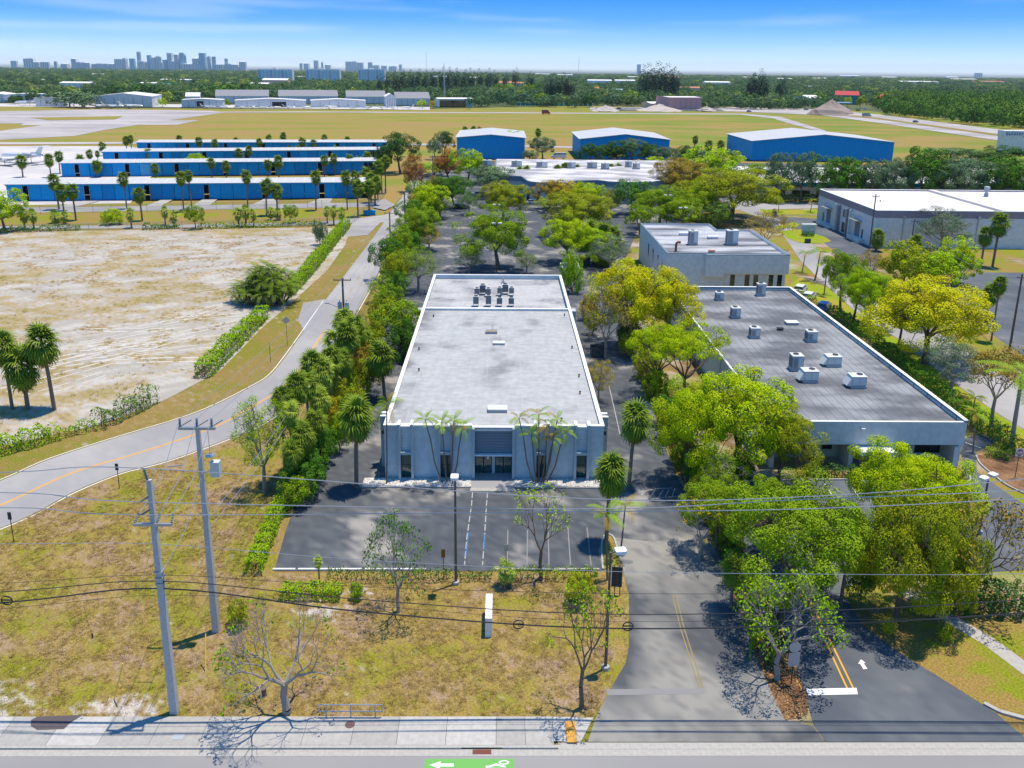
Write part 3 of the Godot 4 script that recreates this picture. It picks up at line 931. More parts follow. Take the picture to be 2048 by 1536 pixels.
# ---------------------------------------------------------------- the main building
func tint_main_roof(p: Vector2) -> Color:
	var a := noise_a.get_noise_2d(p.x * 1.4, p.y * 1.4)
	var s := noise_b.get_noise_2d(p.x * 0.5, p.y * 2.0)
	var big := noise_c.get_noise_2d(p.x * 2.2, p.y * 2.2 + 30.0)
	var c := lin(188, 191, 193).lerp(lin(175, 178, 182), clampf(s + 0.4, 0, 1))
	var stain := clampf(a * 2.2 + big * 1.2 - 0.75, 0, 1)
	# ponding stains lie along the west parapet and in the middle of the roof
	stain = maxf(stain * 0.6, clampf(1.0 - (p.x + 11.2) / 2.6, 0, 1) * clampf(a * 2.4 + 0.45, 0, 1))
	stain = maxf(stain, clampf(1.0 - Vector2(p.x - 0.0, (p.y + 92.0) * 0.6).length() / 5.0, 0, 1) * clampf(a * 2.5 + 0.3, 0, 0.8))
	return c.lerp(lin(112, 113, 118), stain * 0.85)


func tint_back_roof(p: Vector2) -> Color:
	var a := noise_a.get_noise_2d(p.x * 1.0 + 20.0, p.y * 1.6)
	var s := noise_b.get_noise_2d(p.x * 0.8, p.y * 1.0)
	var c := lin(192, 193, 196).lerp(lin(166, 168, 173), clampf(a * 2.0 + 0.4, 0, 1))
	return c.lerp(lin(120, 120, 126), clampf(a * 1.8 + s * 1.2 - 0.62, 0, 0.8))


func main_building() -> void:
	var b := thing("office_building", "long pale grey office with flat white roof and four tall window niches", "building", Vector3(-11.5, 0, -75.4))
	var W := 21.85
	var D := 62.1
	var Hh := 5.85
	var wm: Material = mats.wall_office
	# front wall in panels between the niches and the doorway
	var niches := [[1.5, 2.8], [5.45, 6.75], [15.05, 16.3], [19.05, 20.35]]
	var solid := [[0.0, 1.5], [2.8, 5.45], [6.75, 8.75], [13.0, 15.05], [16.3, 19.05], [20.35, W]]
	for q in solid:
		var s := Shape.new()
		s.span(Vector3(q[0], 0, -0.3), Vector3(q[1], Hh - 0.12, 0))
		# block courses: shallow real joints
		obj("front_panel", s, wm, b)
	for q in niches:
		var s := Shape.new()
		for e in [q[0] - 0.12, q[1] - 0.13]:
			s = Shape.new()
			s.span(Vector3(e, 0, 0.005), Vector3(e + 0.25, Hh + 0.2, 0.5))
			s.span(Vector3(e, Hh, -0.6), Vector3(e + 0.25, Hh + 0.2, 0.005))
			obj("fin", s, mats.trim_grey, b)
			s = Shape.new()
			s.span(Vector3(e - 0.03, Hh + 0.202, -0.62), Vector3(e + 0.28, Hh + 0.26, 0.53))
			obj("fin_cap", s, mats.coping, b)
		var cap := Shape.new()
		cap.span(Vector3(q[0] + 0.15, Hh - 0.2, -0.62), Vector3(q[1] - 0.15, Hh - 0.12, 0.05))
		obj("niche_cap", cap, mats.coping, b)
		for k in 8:
			s = Shape.new()
			s.span(Vector3(q[0] + 0.13, 3.1 + k * 0.32, -0.25), Vector3(q[1] - 0.13, 3.1 + k * 0.32 + 0.305, -0.03))
			obj("spandrel_board", s, wm, b)
		s = Shape.new()
		s.span(Vector3(q[0] + 0.131, 2.8, -0.3), Vector3(q[1] - 0.131, 3.08, 0.42))
		obj("ledge", s, mats.trim_grey, b)
		var win := obj("window", frame_shape(q[0] + 0.13, q[1] - 0.13, 0.15, 2.8, 0.07, -0.2, -0.08), mats.frame_dark, b)
		for half in 2:
			var g := Shape.new()
			g.span(Vector3(q[0] + 0.2, 0.22 + half * 1.3, -0.16), Vector3(q[1] - 0.2, 1.46 + half * 1.27, -0.14))
			obj("pane", g, mats.glass, win)
		s = Shape.new()
		s.span(Vector3(q[0] + 0.13, 0, -0.3), Vector3(q[1] - 0.13, 0.15, 0.1))
		obj("sill", s, mats.trim_grey, b)
	# entrance bay
	var s2 := Shape.new()
	for k in 8:
		s2 = Shape.new()
		s2.span(Vector3(9.0, 2.78 + k * 0.3, -0.45), Vector3(12.75, 2.78 + k * 0.3 + 0.28, -0.25))
		obj("fascia_board", s2, mats.panel_slate, b)
	s2 = Shape.new()
	s2.span(Vector3(8.751, 0, -0.5), Vector3(9.0, Hh - 0.3, 0.25))
	obj("entrance_pier", s2, mats.trim_grey, b)
	s2 = Shape.new()
	s2.span(Vector3(12.75, 0, -0.5), Vector3(12.999, Hh - 0.3, 0.25))
	obj("entrance_pier", s2, mats.trim_grey, b)
	s2 = Shape.new()
	s2.span(Vector3(9.0, 5.18, -0.5), Vector3(12.75, 5.4, -0.1))
	obj("entrance_coping", s2, mats.coping, b)
	s2 = Shape.new()
	s2.span(Vector3(8.98, 2.55, -0.5), Vector3(12.77, 2.66, 0.15))
	obj("entrance_ledge", s2, mats.coping, b)
	s2 = Shape.new()
	s2.span(Vector3(9.0, 2.4, -1.6), Vector3(12.75, 2.549, -0.4))
	obj("soffit", s2, mats.trim_grey, b)
	s2 = Shape.new()
	s2.span(Vector3(10.72, 0, -1.2), Vector3(11.02, 2.4, -0.9))
	obj("mullion", s2, mats.trim_grey, b)
	for e in [[9.0, 10.72], [11.02, 12.75]]:
		var mid: float = (e[0] + e[1]) / 2
		for half in [[e[0], mid], [mid, e[1]]]:
			var dr := obj("door", frame_shape(half[0] + 0.01, half[1] - 0.01, 0.02, 2.38, 0.07, -1.1, -1.02), mats.frame_dark, b)
			var g := Shape.new()
			g.span(Vector3(half[0] + 0.08, 0.1, -1.07), Vector3(half[1] - 0.08, 2.3, -1.05))
			obj("pane", g, mats.glass, dr)
			var hd := Shape.new()
			hd.span(Vector3(mid + (0.1 if half[0] == mid else -0.14), 0.9, -1.02), Vector3(mid + (0.14 if half[0] == mid else -0.1), 1.3, -0.96))
			obj("handle", hd, mats.galvanised, dr)
	var pp := Shape.new()
	pp.span(Vector3(10.2, 1.65, -1.045), Vector3(10.42, 1.95, -1.04))
	obj("door_notice", pp, mats.sign_white, b)
	# other walls
	s2 = Shape.new()
	s2.span(Vector3(0, 0, -D), Vector3(0.3, Hh - 0.12, -0.301))
	s2.span(Vector3(W - 0.3, 0, -D), Vector3(W, Hh - 0.12, -0.301))
	s2.span(Vector3(0.301, 0, -D), Vector3(W - 0.301, Hh - 0.12, -D + 0.3))
	s2.span(Vector3(9.0, 0, -1.75), Vector3(12.75, 2.4, -1.61))
	obj("wall", s2, wm, b)
	# coping
	s2 = Shape.new()
	s2.span(Vector3(-0.06, Hh - 0.12, -D - 0.05), Vector3(0.36, Hh, 0.06))
	s2.span(Vector3(W - 0.36, Hh - 0.12, -D - 0.05), Vector3(W + 0.06, Hh, 0.06))
	s2.span(Vector3(0.361, Hh - 0.12, -D - 0.05), Vector3(W - 0.361, Hh, -D + 0.36))
	for q in [[0.361, 1.34], [2.96, 5.29], [6.91, 8.75], [13.0, 14.89], [16.46, 18.89], [20.51, W - 0.361]]:
		s2.span(Vector3(q[0], Hh - 0.12, -0.36), Vector3(q[1], Hh, 0.06))
	s2.span(Vector3(8.751, Hh - 0.301, -0.36), Vector3(12.999, Hh - 0.2, 0.06))
	obj("coping", s2, mats.coping, b)
	# roofs: a low parapet crosses where the rear part begins
	var off := Vector2(-11.5, -75.4)
	var fr := sheet(PackedVector2Array([Vector2(0.3, -41.1) + off, Vector2(W - 0.3, -41.1) + off, Vector2(W - 0.3, -0.3) + off, Vector2(0.3, -0.3) + off]), Hh - 0.3, 0.35, tint_main_roof)
	var fo := obj("roof", fr, mats.roof_white, b)
	fo.position = -b.position
	var bk := sheet(PackedVector2Array([Vector2(0.3, -D + 0.3) + off, Vector2(W - 0.3, -D + 0.3) + off, Vector2(W - 0.3, -41.5) + off, Vector2(0.3, -41.5) + off]), Hh - 0.75, 0.35, tint_back_roof)
	fo = obj("rear_roof", bk, mats.roof_white, b)
	fo.position = -b.position
	s2 = Shape.new()
	s2.span(Vector3(0.37, Hh - 0.9, -41.5), Vector3(W - 0.37, Hh - 0.05, -41.1))
	obj("cross_parapet", s2, mats.wall_office, b)
	s2 = Shape.new()
	s2.span(Vector3(0.37, Hh - 0.049, -41.55), Vector3(W - 0.37, Hh + 0.03, -41.05))
	obj("cross_coping", s2, mats.coping, b)
	for i in 12:
		s2 = Shape.new()
		s2.span(Vector3(0.6 + i * 1.75, Hh - 0.85, -41.098), Vector3(0.62 + i * 1.75, Hh - 0.06, -41.08))
		obj("joint", s2, mats.trim_grey, b)
	# membrane laps: thin raised seams
	var seams := Shape.new()
	for i in 13:
		seams.span(Vector3(0.4, Hh - 0.3, -1.5 - i * 3.05), Vector3(W - 0.4, Hh - 0.292, -1.46 - i * 3.05))
	for i in 10:
		for j in 6:
			var zz := -1.5 - (i * 4 + j) % 12 * 3.05
			seams.span(Vector3(2.0 + i * 1.98, Hh - 0.3, zz - 3.0), Vector3(2.04 + i * 1.98, Hh - 0.293, zz - 0.05))
	obj("roof_seam", seams, plain("seam", alb(182, 186, 192), 0.8), b)
	# paired fins on the side walls
	for side in [-1, 1]:
		for z in [-3.2, -41.5]:
			var f := Shape.new()
			var x0 := -0.75 if side < 0 else W + 0.002
			f.span(Vector3(x0, 0, z - 0.55), Vector3(x0 + 0.745, Hh - 0.3, z - 0.3))
			f.span(Vector3(x0, 0, z + 0.3), Vector3(x0 + 0.745, Hh - 0.3, z + 0.55))
			obj("fin", f, mats.trim_grey, b)
			f = Shape.new()
			f.span(Vector3(x0 - 0.04, Hh - 0.298, z - 0.6), Vector3(x0 + 0.78, Hh - 0.22, z - 0.26))
			f.span(Vector3(x0 - 0.04, Hh - 0.298, z + 0.26), Vector3(x0 + 0.78, Hh - 0.22, z + 0.6))
			f.span(Vector3(x0 + 0.05, Hh - 0.5, z - 0.3), Vector3(x0 + 0.7, Hh - 0.42, z + 0.3))
			obj("fin_cap", f, mats.coping, b)
	# wall lamps
	for x in [-0.45, W + 0.05]:
		var l := Shape.new()
		l.span(Vector3(x, 4.2, -1.9), Vector3(x + 0.4, 4.6, -1.4))
		obj("wall_light", l, mats.steel_dark, b)
	# roof hatches
	for q in [[gp(-1.22, -105.85, 5.55), 1.5, 0.95, 0.28], [gp(-0.19, -101.26, 5.55), 1.5, 0.95, 0.22], [gp(-0.26, -79.75, 5.55), 2.0, 1.2, 0.3]]:
		var at: Vector3 = q[0]
		var h := thing("roof_hatch", ["open skylight curb with rusty edge on the white roof", "second skylight curb on the white roof", "large skylight box near the front of the white roof"][used.get("roof_hatch", -1) + 1], "skylight", at)
		var f := Shape.new()
		f.span(Vector3(-q[1] / 2, -0.01, -q[2] / 2), Vector3(q[1] / 2, q[3], q[2] / 2))
		obj("curb", f, mats.unit_grey, h)
		f = Shape.new()
		f.span(Vector3(-q[1] / 2 - 0.04, q[3], -q[2] / 2 - 0.04), Vector3(q[1] / 2 + 0.04, q[3] + 0.07, q[2] / 2 + 0.04))
		obj("lid", f, plain("hatch_lid", alb(148, 140, 128), 0.6) if used["roof_hatch"] == 0 else mats.unit_beige, h)
		if q[1] < 1.8:
			f = Shape.new()
			f.tube(Vector3(0.1, q[3], -0.5), Vector3(0.1, q[3] + 0.8, -0.5), 0.03, 0.03, 6)
			obj("vent_pipe", f, mats.galvanised, h)
	for q in [gp(8.79, -84.39, 5.55), gp(9.17, -99.65, 5.55), gp(6.25, -77.17, 5.55), gp(9.15, -89.56, 5.55), gp(-9.58, -91.24, 5.55), gp(9.26, -114.01, 5.55), gp(-9.64, -113.1, 5.55), gp(-10.31, -98.72, 5.55)]:
		var f := Shape.new()
		f.lathe(Vector3.ZERO, [[0.09, 0.0], [0.07, 0.25], [0.12, 0.27], [0.1, 0.36], [0.0, 0.38]], 10)
		solo("roof_vent", f, mats.steel_dark, "small dark vent pipe on the white office roof", "vent", "vents on the white roof", q)
	# condensers on stands on the rear roof
	var spots := [[954, 578, 0.75, 0.8], [965, 575, 0.95, 1.15], [976, 580, 0.8, 0.85], [952, 600, 0.8, 1.1], [976, 600, 0.8, 1.25], [999, 579, 0.75, 0.85], [1010, 575, 0.95, 1.15], [1023, 578, 0.75, 0.85], [999, 602, 0.8, 0.9], [1022, 602, 0.8, 0.9]]
	var where := [gp(-3.79, -126.18, 5.6), gp(-2.9, -127.11, 5.6), gp(-2, -125.92, 5.6), gp(-3.77, -120.38, 5.6), gp(-1.87, -120.43, 5.6), gp(-0.17, -126.57, 5.6), gp(0.71, -127.51, 5.6), gp(1.7, -126.62, 5.6), gp(-0.19, -120.47, 5.6), gp(1.6, -120.51, 5.6)]
	for i in 10:
		var c := condenser(spots[i][2], spots[i][3])
		c.position = Vector3(where[i].x, Hh - 0.75, where[i].z)
	var p := Shape.new()
	p.lathe(Vector3.ZERO, [[0.35, 0.0], [0.3, 0.3], [0.12, 0.32], [0.12, 0.9], [0.28, 0.95], [0.24, 1.1], [0.0, 1.15]], 12)
	solo("roof_ventilator", p, mats.galvanised, "round galvanised ventilator behind the condensers", "vent", "", gp(0.4, -134.2, 5.1))
	# gravel bed, kerb and paving in front
	var bed := sheet(PackedVector2Array([Vector2(-13.6, -75.35), Vector2(11.4, -75.35), Vector2(11.4, -73.6), Vector2(-13.6, -73.6)]), 0.1, 0.3, tint_bed)
	structure("gravel_bed", bed, mats.sand, "white gravel bed along the foot of the facade")
	p = Shape.new()
	p.span(Vector3(-13.75, 0, -73.6), Vector3(-2.9, 0.14, -73.45))
	p.span(Vector3(1.6, 0, -73.6), Vector3(11.6, 0.14, -73.45))
	structure("bed_kerb", p, mats.kerb, "concrete kerb in front of the gravel bed")
	p = Shape.new()
	p.span(Vector3(-2.8, 0, -76.8), Vector3(1.5, 0.13, -73.35))
	structure("entrance_paving", p, plain("paving_grey", alb(150, 152, 158), 0.9), "grey paving in front of the glass doors")
	p = Shape.new()
	p.quad(Vector3(-2.9, 0.014, -72.9), Vector3(1.6, 0.014, -72.9), Vector3(1.5, 0.131, -73.36), Vector3(-2.8, 0.131, -73.36))
	structure("entrance_ramp", p, mats.concrete, "pale kerb ramp up to the glass doors")
	var stone := Shape.new()
	stone.lathe(Vector3.ZERO, [[0.0, -0.03], [0.07, -0.02], [0.085, 0.02], [0.05, 0.05], [0.0, 0.055]], 6)
	var mm := MultiMesh.new()
	mm.transform_format = MultiMesh.TRANSFORM_3D
	mm.use_colors = true
	mm.mesh = stone.done()
	mm.instance_count = 9000
	rng.seed = 3
	for i in 9000:
		var x := rng.randf_range(-13.5, 11.3)
		var z := rng.randf_range(-75.2, -73.65)
		if x > -2.85 and x < 1.55:
			x = rng.randf_range(-13.5, -3.0)
		var k := rng.randf_range(0.5, 1.3)
		mm.set_instance_transform(i, Transform3D(Basis.from_euler(Vector3(rng.randf() * 6, rng.randf() * 6, 0)).scaled(Vector3(k, k, k)), Vector3(x, 0.105, z)))
		var w := rng.randf_range(0.35, 0.85)
		mm.set_instance_color(i, Color(w, w * 0.98, w * 0.95))
	var mi := MultiMeshInstance3D.new()
	mi.multimesh = mm
	mi.name = "gravel"
	var gm := plain("gravel", Color.WHITE, 0.9)
	gm.vertex_color_use_as_albedo = true
	mi.material_override = gm
	add_child(mi)
	tag(mi, "loose white stones of the facade bed", "gravel", "", "stuff")
	# low white block edging on the bed
	for q in [[-8.6, -6.6], [-5.6, -4.4], [-12.9, -10.2], [3.9, 5.4], [6.6, 8.8], [1.8, 3.0]]:
		var e := Shape.new()
		e.span(Vector3(q[0], 0.1, -74.35), Vector3(q[1], 0.17, -73.65))
		structure("bed_slab", e, mats.concrete, "white slab lying on the gravel bed")


func tint_bed(p: Vector2) -> Color:
	var n := noise_b.get_noise_2d(p.x * 3.0, p.y * 3.0)
	return lin(170, 166, 160).lerp(lin(222, 218, 212), clampf(n + 0.5, 0, 1))


func frame_shape(x0: float, x1: float, y0: float, y1: float, w: float, z0: float, z1: float) -> Shape:
	var s := Shape.new()
	s.span(Vector3(x0, y0, z0), Vector3(x0 + w, y1, z1))
	s.span(Vector3(x1 - w, y0, z0), Vector3(x1, y1, z1))
	s.span(Vector3(x0 + w, y0, z0), Vector3(x1 - w, y0 + w, z1))
	s.span(Vector3(x0 + w, y1 - w, z0), Vector3(x1 - w, y1, z1))
	return s


var condenser_label := 0


func condenser(w: float, h: float) -> Node3D:
	var t := thing("condenser", "grey air conditioning condenser on a steel stand on the rear roof" if h < 1.0 else "tall grey condenser among the units on the rear roof", "condenser", Vector3.ZERO, 0.0, "condensers on the rear roof" if h < 1.0 else "tall condensers on the rear roof")
	var s := Shape.new()
	for x in [-1, 1]:
		s.bar(Vector3(x * w * 0.45, 0, w * 0.45), Vector3(x * w * 0.45, 0.45, w * 0.45), 0.05, 0.05)
		s.bar(Vector3(x * w * 0.45, 0, -w * 0.45), Vector3(x * w * 0.45, 0.45, -w * 0.45), 0.05, 0.05)
		s.bar(Vector3(x * w * 0.45, 0.45, -w * 0.5), Vector3(x * w * 0.45, 0.45, w * 0.5), 0.06, 0.05)
	for z in [-0.4, 0.4]:
		s.bar(Vector3(-w * 0.46, 0.44, z * w), Vector3(w * 0.46, 0.44, z * w), 0.05, 0.05)
	obj("stand", s, mats.galvanised, t)
	s = Shape.new()
	s.span(Vector3(-w / 2, 0.48, -w / 2), Vector3(w / 2, 0.48 + h, w / 2))
	obj("cabinet", s, mats.unit_dark, t)
	s = Shape.new()
	for i in int(h / 0.09):
		s.span(Vector3(-w / 2 - 0.02, 0.52 + i * 0.09, w / 2), Vector3(w / 2 + 0.02, 0.555 + i * 0.09, w / 2 + 0.025))
		s.span(Vector3(-w / 2 - 0.022, 0.52 + i * 0.09, -w / 2), Vector3(-w / 2, 0.555 + i * 0.09, w / 2))
		s.span(Vector3(w / 2, 0.52 + i * 0.09, -w / 2), Vector3(w / 2 + 0.022, 0.555 + i * 0.09, w / 2))
	obj("grille", s, mats.unit_grey, t)
	s = Shape.new()
	s.span(Vector3(-w / 2 - 0.03, 0.48 + h, -w / 2 - 0.03), Vector3(w / 2 + 0.03, 0.53 + h, w / 2 + 0.03))
	obj("top", s, mats.unit_beige, t)
	s = Shape.new()
	s.lathe(Vector3(0, 0.531 + h, 0), [[w * 0.4, 0.0], [w * 0.4, 0.05], [w * 0.34, 0.05], [w * 0.32, 0.01], [0.0, 0.01]], 16)
	obj("fan_guard", s, mats.unit_dark, t)
	return t


# packaged rooftop unit: cabinet with a raised fan hood, on a curb
func roof_unit(label: String, at: Vector3, w: float, d: float, h: float, sloped: bool, turn := 0.0) -> Node3D:
	var t := thing("rooftop_unit", label, "air conditioner", at, turn)
	var s := Shape.new()
	s.span(Vector3(-w / 2 - 0.06, 0, -d / 2 - 0.06), Vector3(w / 2 + 0.06, 0.3, d / 2 + 0.06))
	obj("curb", s, mats.unit_grey, t)
	s = Shape.new()
	s.span(Vector3(-w / 2, 0.3, -d / 2), Vector3(w / 2, 0.3 + h, d / 2))
	obj("cabinet", s, mats.unit_grey, t)
	s = Shape.new()
	s.span(Vector3(-w / 2 + 0.08, 0.42, d / 2), Vector3(0.0, 0.2 + h, d / 2 + 0.02))
	s.span(Vector3(0.06, 0.42, d / 2), Vector3(w / 2 - 0.08, 0.2 + h, d / 2 + 0.02))
	s.span(Vector3(w / 2, 0.42, -d / 2 + 0.1), Vector3(w / 2 + 0.02, 0.2 + h, d / 2 - 0.1))
	obj("panel", s, mats.unit_beige, t)
	s = Shape.new()
	for i in int((h - 0.3) / 0.1):
		s.span(Vector3(-w / 2 - 0.022, 0.45 + i * 0.1, -d / 2 + 0.08), Vector3(-w / 2, 0.49 + i * 0.1, d / 2 - 0.08))
		if not sloped:
			s.span(Vector3(-w / 2 + 0.1, 0.45 + i * 0.1, d / 2 + 0.021), Vector3(-0.04, 0.49 + i * 0.1, d / 2 + 0.04))
	obj("grille", s, mats.unit_dark, t)
	s = Shape.new()
	s.span(Vector3(-w / 2 - 0.05, 0.3 + h, -d / 2 - 0.05), Vector3(w / 2 + 0.05, 0.36 + h, d / 2 + 0.05))
	obj("top", s, mats.unit_beige, t)
	s = Shape.new()
	s.lathe(Vector3(w * 0.2 if sloped else -w * 0.05, 0.361 + h, -d * 0.12), [[0.36, 0.0], [0.36, 0.06], [0.31, 0.06], [0.29, 0.01], [0.0, 0.012]], 16)
	obj("fan_guard", s, mats.unit_dark, t)
	if sloped:
		s = Shape.new()
		s.quad(Vector3(-w / 2, 0.25 + h, d / 2), Vector3(-w / 2, 0.25 + h, -d / 2), Vector3(-w / 2 - 0.55, 0.35, -d / 2), Vector3(-w / 2 - 0.55, 0.35, d / 2))
		s.tri(Vector3(-w / 2, 0.25 + h, d / 2), Vector3(-w / 2 - 0.55, 0.35, d / 2), Vector3(-w / 2, 0.35, d / 2))
		s.tri(Vector3(-w / 2, 0.25 + h, -d / 2), Vector3(-w / 2, 0.35, -d / 2), Vector3(-w / 2 - 0.55, 0.35, -d / 2))
		s.quad(Vector3(-w / 2, 0.35, d / 2), Vector3(-w / 2 - 0.55, 0.35, d / 2), Vector3(-w / 2 - 0.55, 0.35, -d / 2), Vector3(-w / 2, 0.35, -d / 2))
		obj("hood", s, mats.unit_beige, t)
	return t


# ---------------------------------------------------------------- the grey neighbour
func tint_grey_roof(p: Vector2) -> Color:
	var a := noise_a.get_noise_2d(p.x * 0.7, p.y * 1.3)
	var b := noise_b.get_noise_2d(p.x * 0.5, p.y * 1.1)
	var c := lin(110, 114, 121).lerp(lin(156, 160, 166), clampf(a * 1.8 + 0.4 + b * 0.3, 0, 1))
	return c.lerp(lin(92, 90, 96), clampf(-a * 1.6 + b - 0.55, 0, 0.8))


func right_building() -> void:
	var b := thing("office_building", "low grey office with dark grey roof full of rooftop units", "building", Vector3(28.0, 0, -78.2))
	var W := 20.4
	var D := 54.0
	var Hh := 5.2
	var m: Material = mats.wall_grey
	var s := Shape.new()
	# deep fascia carried over a recessed front on splayed piers
	s.span(Vector3(0, 2.6, -0.4), Vector3(W, Hh - 0.1, 0))
	s.span(Vector3(0, 0, -D), Vector3(0.3, Hh - 0.1, -0.401))
	s.span(Vector3(W - 0.3, 0, -D), Vector3(W, Hh - 0.1, -0.401))
	s.span(Vector3(0.301, 0, -D), Vector3(W - 0.301, Hh - 0.1, -D + 0.3))
	obj("wall", s, m, b)
	s = Shape.new()
	s.span(Vector3(0.301, 2.45, -2.4), Vector3(W - 0.301, 2.599, -0.401))
	obj("soffit", s, m, b)
	s = Shape.new()
	wall_with(s, 0.301, W - 0.301, 0, 2.45, 0.25, [[1.0, 0.9, 2.2, 2.2], [4.0, 0.9, 5.2, 2.2], [6.6, 0.9, 7.7, 2.2], [9.4, 0.0, 12.4, 2.3], [13.6, 0.5, 16.0, 2.3], [16.6, 0.5, 19.4, 2.3]], Transform3D(Basis(), Vector3(0, 0, -2.4)))
	obj("front_wall", s, m, b)
	for q in [[1.0, 0.9, 2.2, 2.2], [4.0, 0.9, 5.2, 2.2], [6.6, 0.9, 7.7, 2.2], [9.4, 0.0, 12.4, 2.3], [13.6, 0.5, 16.0, 2.3], [16.6, 0.5, 19.4, 2.3]]:
		var w := obj("window", frame_shape(q[0], q[2], q[1], q[3], 0.06, -2.56, -2.46), mats.frame_dark, b)
		var g := Shape.new()
		g.span(Vector3(q[0] + 0.06, q[1] + 0.06, -2.52), Vector3(q[2] - 0.06, q[3] - 0.06, -2.5))
		obj("pane", g, mats.glass_dark, w)
	for x in [0.15, 8.4, 12.8, W - 1.0]:
		var p := Shape.new()
		p.prism(PackedVector2Array([Vector2(x, -2.39), Vector2(x + 0.45, -2.39), Vector2(x + 0.45, 0.2), Vector2(x, 0.2)]), 0, 2.449)
		obj("pier", p, m, b)
	# entrance canopy
	s = Shape.new()
	s.span(Vector3(8.9, 2.1, -0.38), Vector3(12.7, 2.4, 1.7))
	obj("canopy", s, mats.trim_grey, b)
	s = Shape.new()
	s.span(Vector3(8.85, 2.401, -0.37), Vector3(9.05, 2.56, 1.75))
	s.span(Vector3(9.051, 2.401, 1.55), Vector3(12.75, 2.56, 1.75))
	s.span(Vector3(9.2, 2.401, -0.37), Vector3(12.7, 2.43, 1.5))
	obj("canopy_edge", s, mats.coping, b)
	# coping; the parapet stands taller at the back and on the right
	s = Shape.new()
	s.span(Vector3(-0.04, Hh - 0.1, -D), Vector3(0.22, Hh, 0.05))
	s.span(Vector3(0.221, Hh - 0.1, -0.22), Vector3(W - 0.301, Hh, 0.05))
	obj("coping", s, mats.coping, b)
	s = Shape.new()
	s.span(Vector3(W - 0.3, Hh - 0.1, -D), Vector3(W, Hh + 0.15, 0.04))
	s.span(Vector3(0.3, Hh - 0.1, -D), Vector3(W - 0.301, Hh + 0.15, -D + 0.3))
	obj("parapet", s, mats.panel_slate, b)
	s = Shape.new()
	s.span(Vector3(W - 0.36, Hh + 0.151, -D - 0.04), Vector3(W + 0.05, Hh + 0.22, 0.08))
	s.span(Vector3(0.22, Hh + 0.151, -D - 0.04), Vector3(W - 0.361, Hh + 0.22, -D + 0.36))
	obj("coping", s, mats.coping, b)
	s = Shape.new()
	for i in 17:
		s.span(Vector3(W - 0.33, Hh - 0.35, -1.5 - i * 3.1), Vector3(W - 0.302, Hh + 0.14, -1.42 - i * 3.1))
	obj("parapet_joint", s, mats.unit_dark, b)
	var roof := sheet(PackedVector2Array([Vector2(28.2, -78.5), Vector2(48.1, -78.5), Vector2(48.1, -131.9), Vector2(28.2, -131.9)]), Hh - 0.4, 0.4, tint_grey_roof)
	var o := obj("roof", roof, mats.roof_grey, b)
	o.position = -b.position
	s = Shape.new()
	for i in 20:
		s.span(Vector3(0.6 + i * 0.98, Hh - 0.4, -D + 0.6), Vector3(0.64 + i * 0.98, Hh - 0.388, -0.6))
	obj("roof_seam", s, plain("seam_dark", alb(102, 102, 108), 0.9), b)
	s = Shape.new()
	s.span(Vector3(9.4, Hh - 0.9, 0.001), Vector3(9.8, Hh - 0.7, 0.25))
	obj("floodlight", s, mats.sign_white, b)
	for z in [-20.0, -26.0, -36.0]:
		s = Shape.new()
		s.span(Vector3(-0.12, 2.0, z), Vector3(-0.002, 4.6, z + 0.12))
		obj("downpipe", s, mats.trim_grey, b)
	# rooftop units
	var y := 4.8
	roof_unit("small rooftop unit beside the rear parapet of the grey roof", gp(34.83, -125.86, 4.8), 1.15, 1.15, 1.0, false)
	roof_unit("tall rooftop unit against the rear parapet of the grey roof", gp(42.36, -128.75, 4.8), 1.3, 1.0, 1.7, false)
	roof_unit("rooftop unit second in line from the rear of the grey roof", gp(34.76, -116.28, 4.8), 1.25, 1.2, 1.25, false)
	roof_unit("rooftop unit third in line from the rear of the grey roof", gp(34.79, -106.88, 4.8), 1.25, 1.2, 1.15, false)
	roof_unit("rooftop unit in the middle of the grey roof past the skylight", gp(42.08, -105.51, 4.8), 1.3, 1.3, 1.15, false)
	roof_unit("tall dark rooftop unit touching a hooded one", gp(36.2, -94.46, 4.8), 1.35, 1.35, 1.6, false)
	roof_unit("hooded rooftop unit standing alone towards the east parapet", gp(41.28, -95.95, 4.8), 1.75, 1.35, 1.0, true)
	roof_unit("hooded rooftop unit touching the tall dark one", gp(36.41, -90.61, 4.8), 1.7, 1.4, 1.1, true)
	roof_unit("hooded rooftop unit set towards the front edge of the grey roof", gp(41.35, -88.94, 4.8), 1.7, 1.4, 1.1, true)
	var h := thing("roof_hatch", "white skylight lid in the middle of the grey roof", "skylight", gp(42.13, -113.22, 4.8))
	s = Shape.new()
	s.span(Vector3(-0.85, 0, -0.6), Vector3(0.85, 0.3, 0.6))
	obj("curb", s, mats.unit_grey, h)
	s = Shape.new()
	s.span(Vector3(-0.9, 0.301, -0.65), Vector3(0.9, 0.4, 0.65))
	obj("lid", s, mats.coping, h)
	h = thing("exhaust_vent", "small dark square exhaust vent on the grey roof", "vent", gp(39.51, -110.33, 4.8))
	s = Shape.new()
	s.span(Vector3(-0.35, 0, -0.3), Vector3(0.35, 0.25, 0.3))
	obj("box", s, mats.unit_dark, h)
	s = Shape.new()
	s.span(Vector3(-0.42, 0.26, -0.36), Vector3(0.42, 0.34, 0.36))
	obj("cap", s, mats.steel_dark, h)


# ---------------------------------------------------------------- buildings behind
func tint_streaky_roof(p: Vector2) -> Color:
	var a := noise_a.get_noise_2d(p.x * 0.35, p.y * 2.2)
	var c := lin(146, 150, 160).lerp(lin(196, 200, 208), clampf(a * 2.0 + 0.45, 0, 1))
	return c.lerp(lin(84, 84, 90), clampf(-a * 2.2 - 0.25, 0, 0.85))


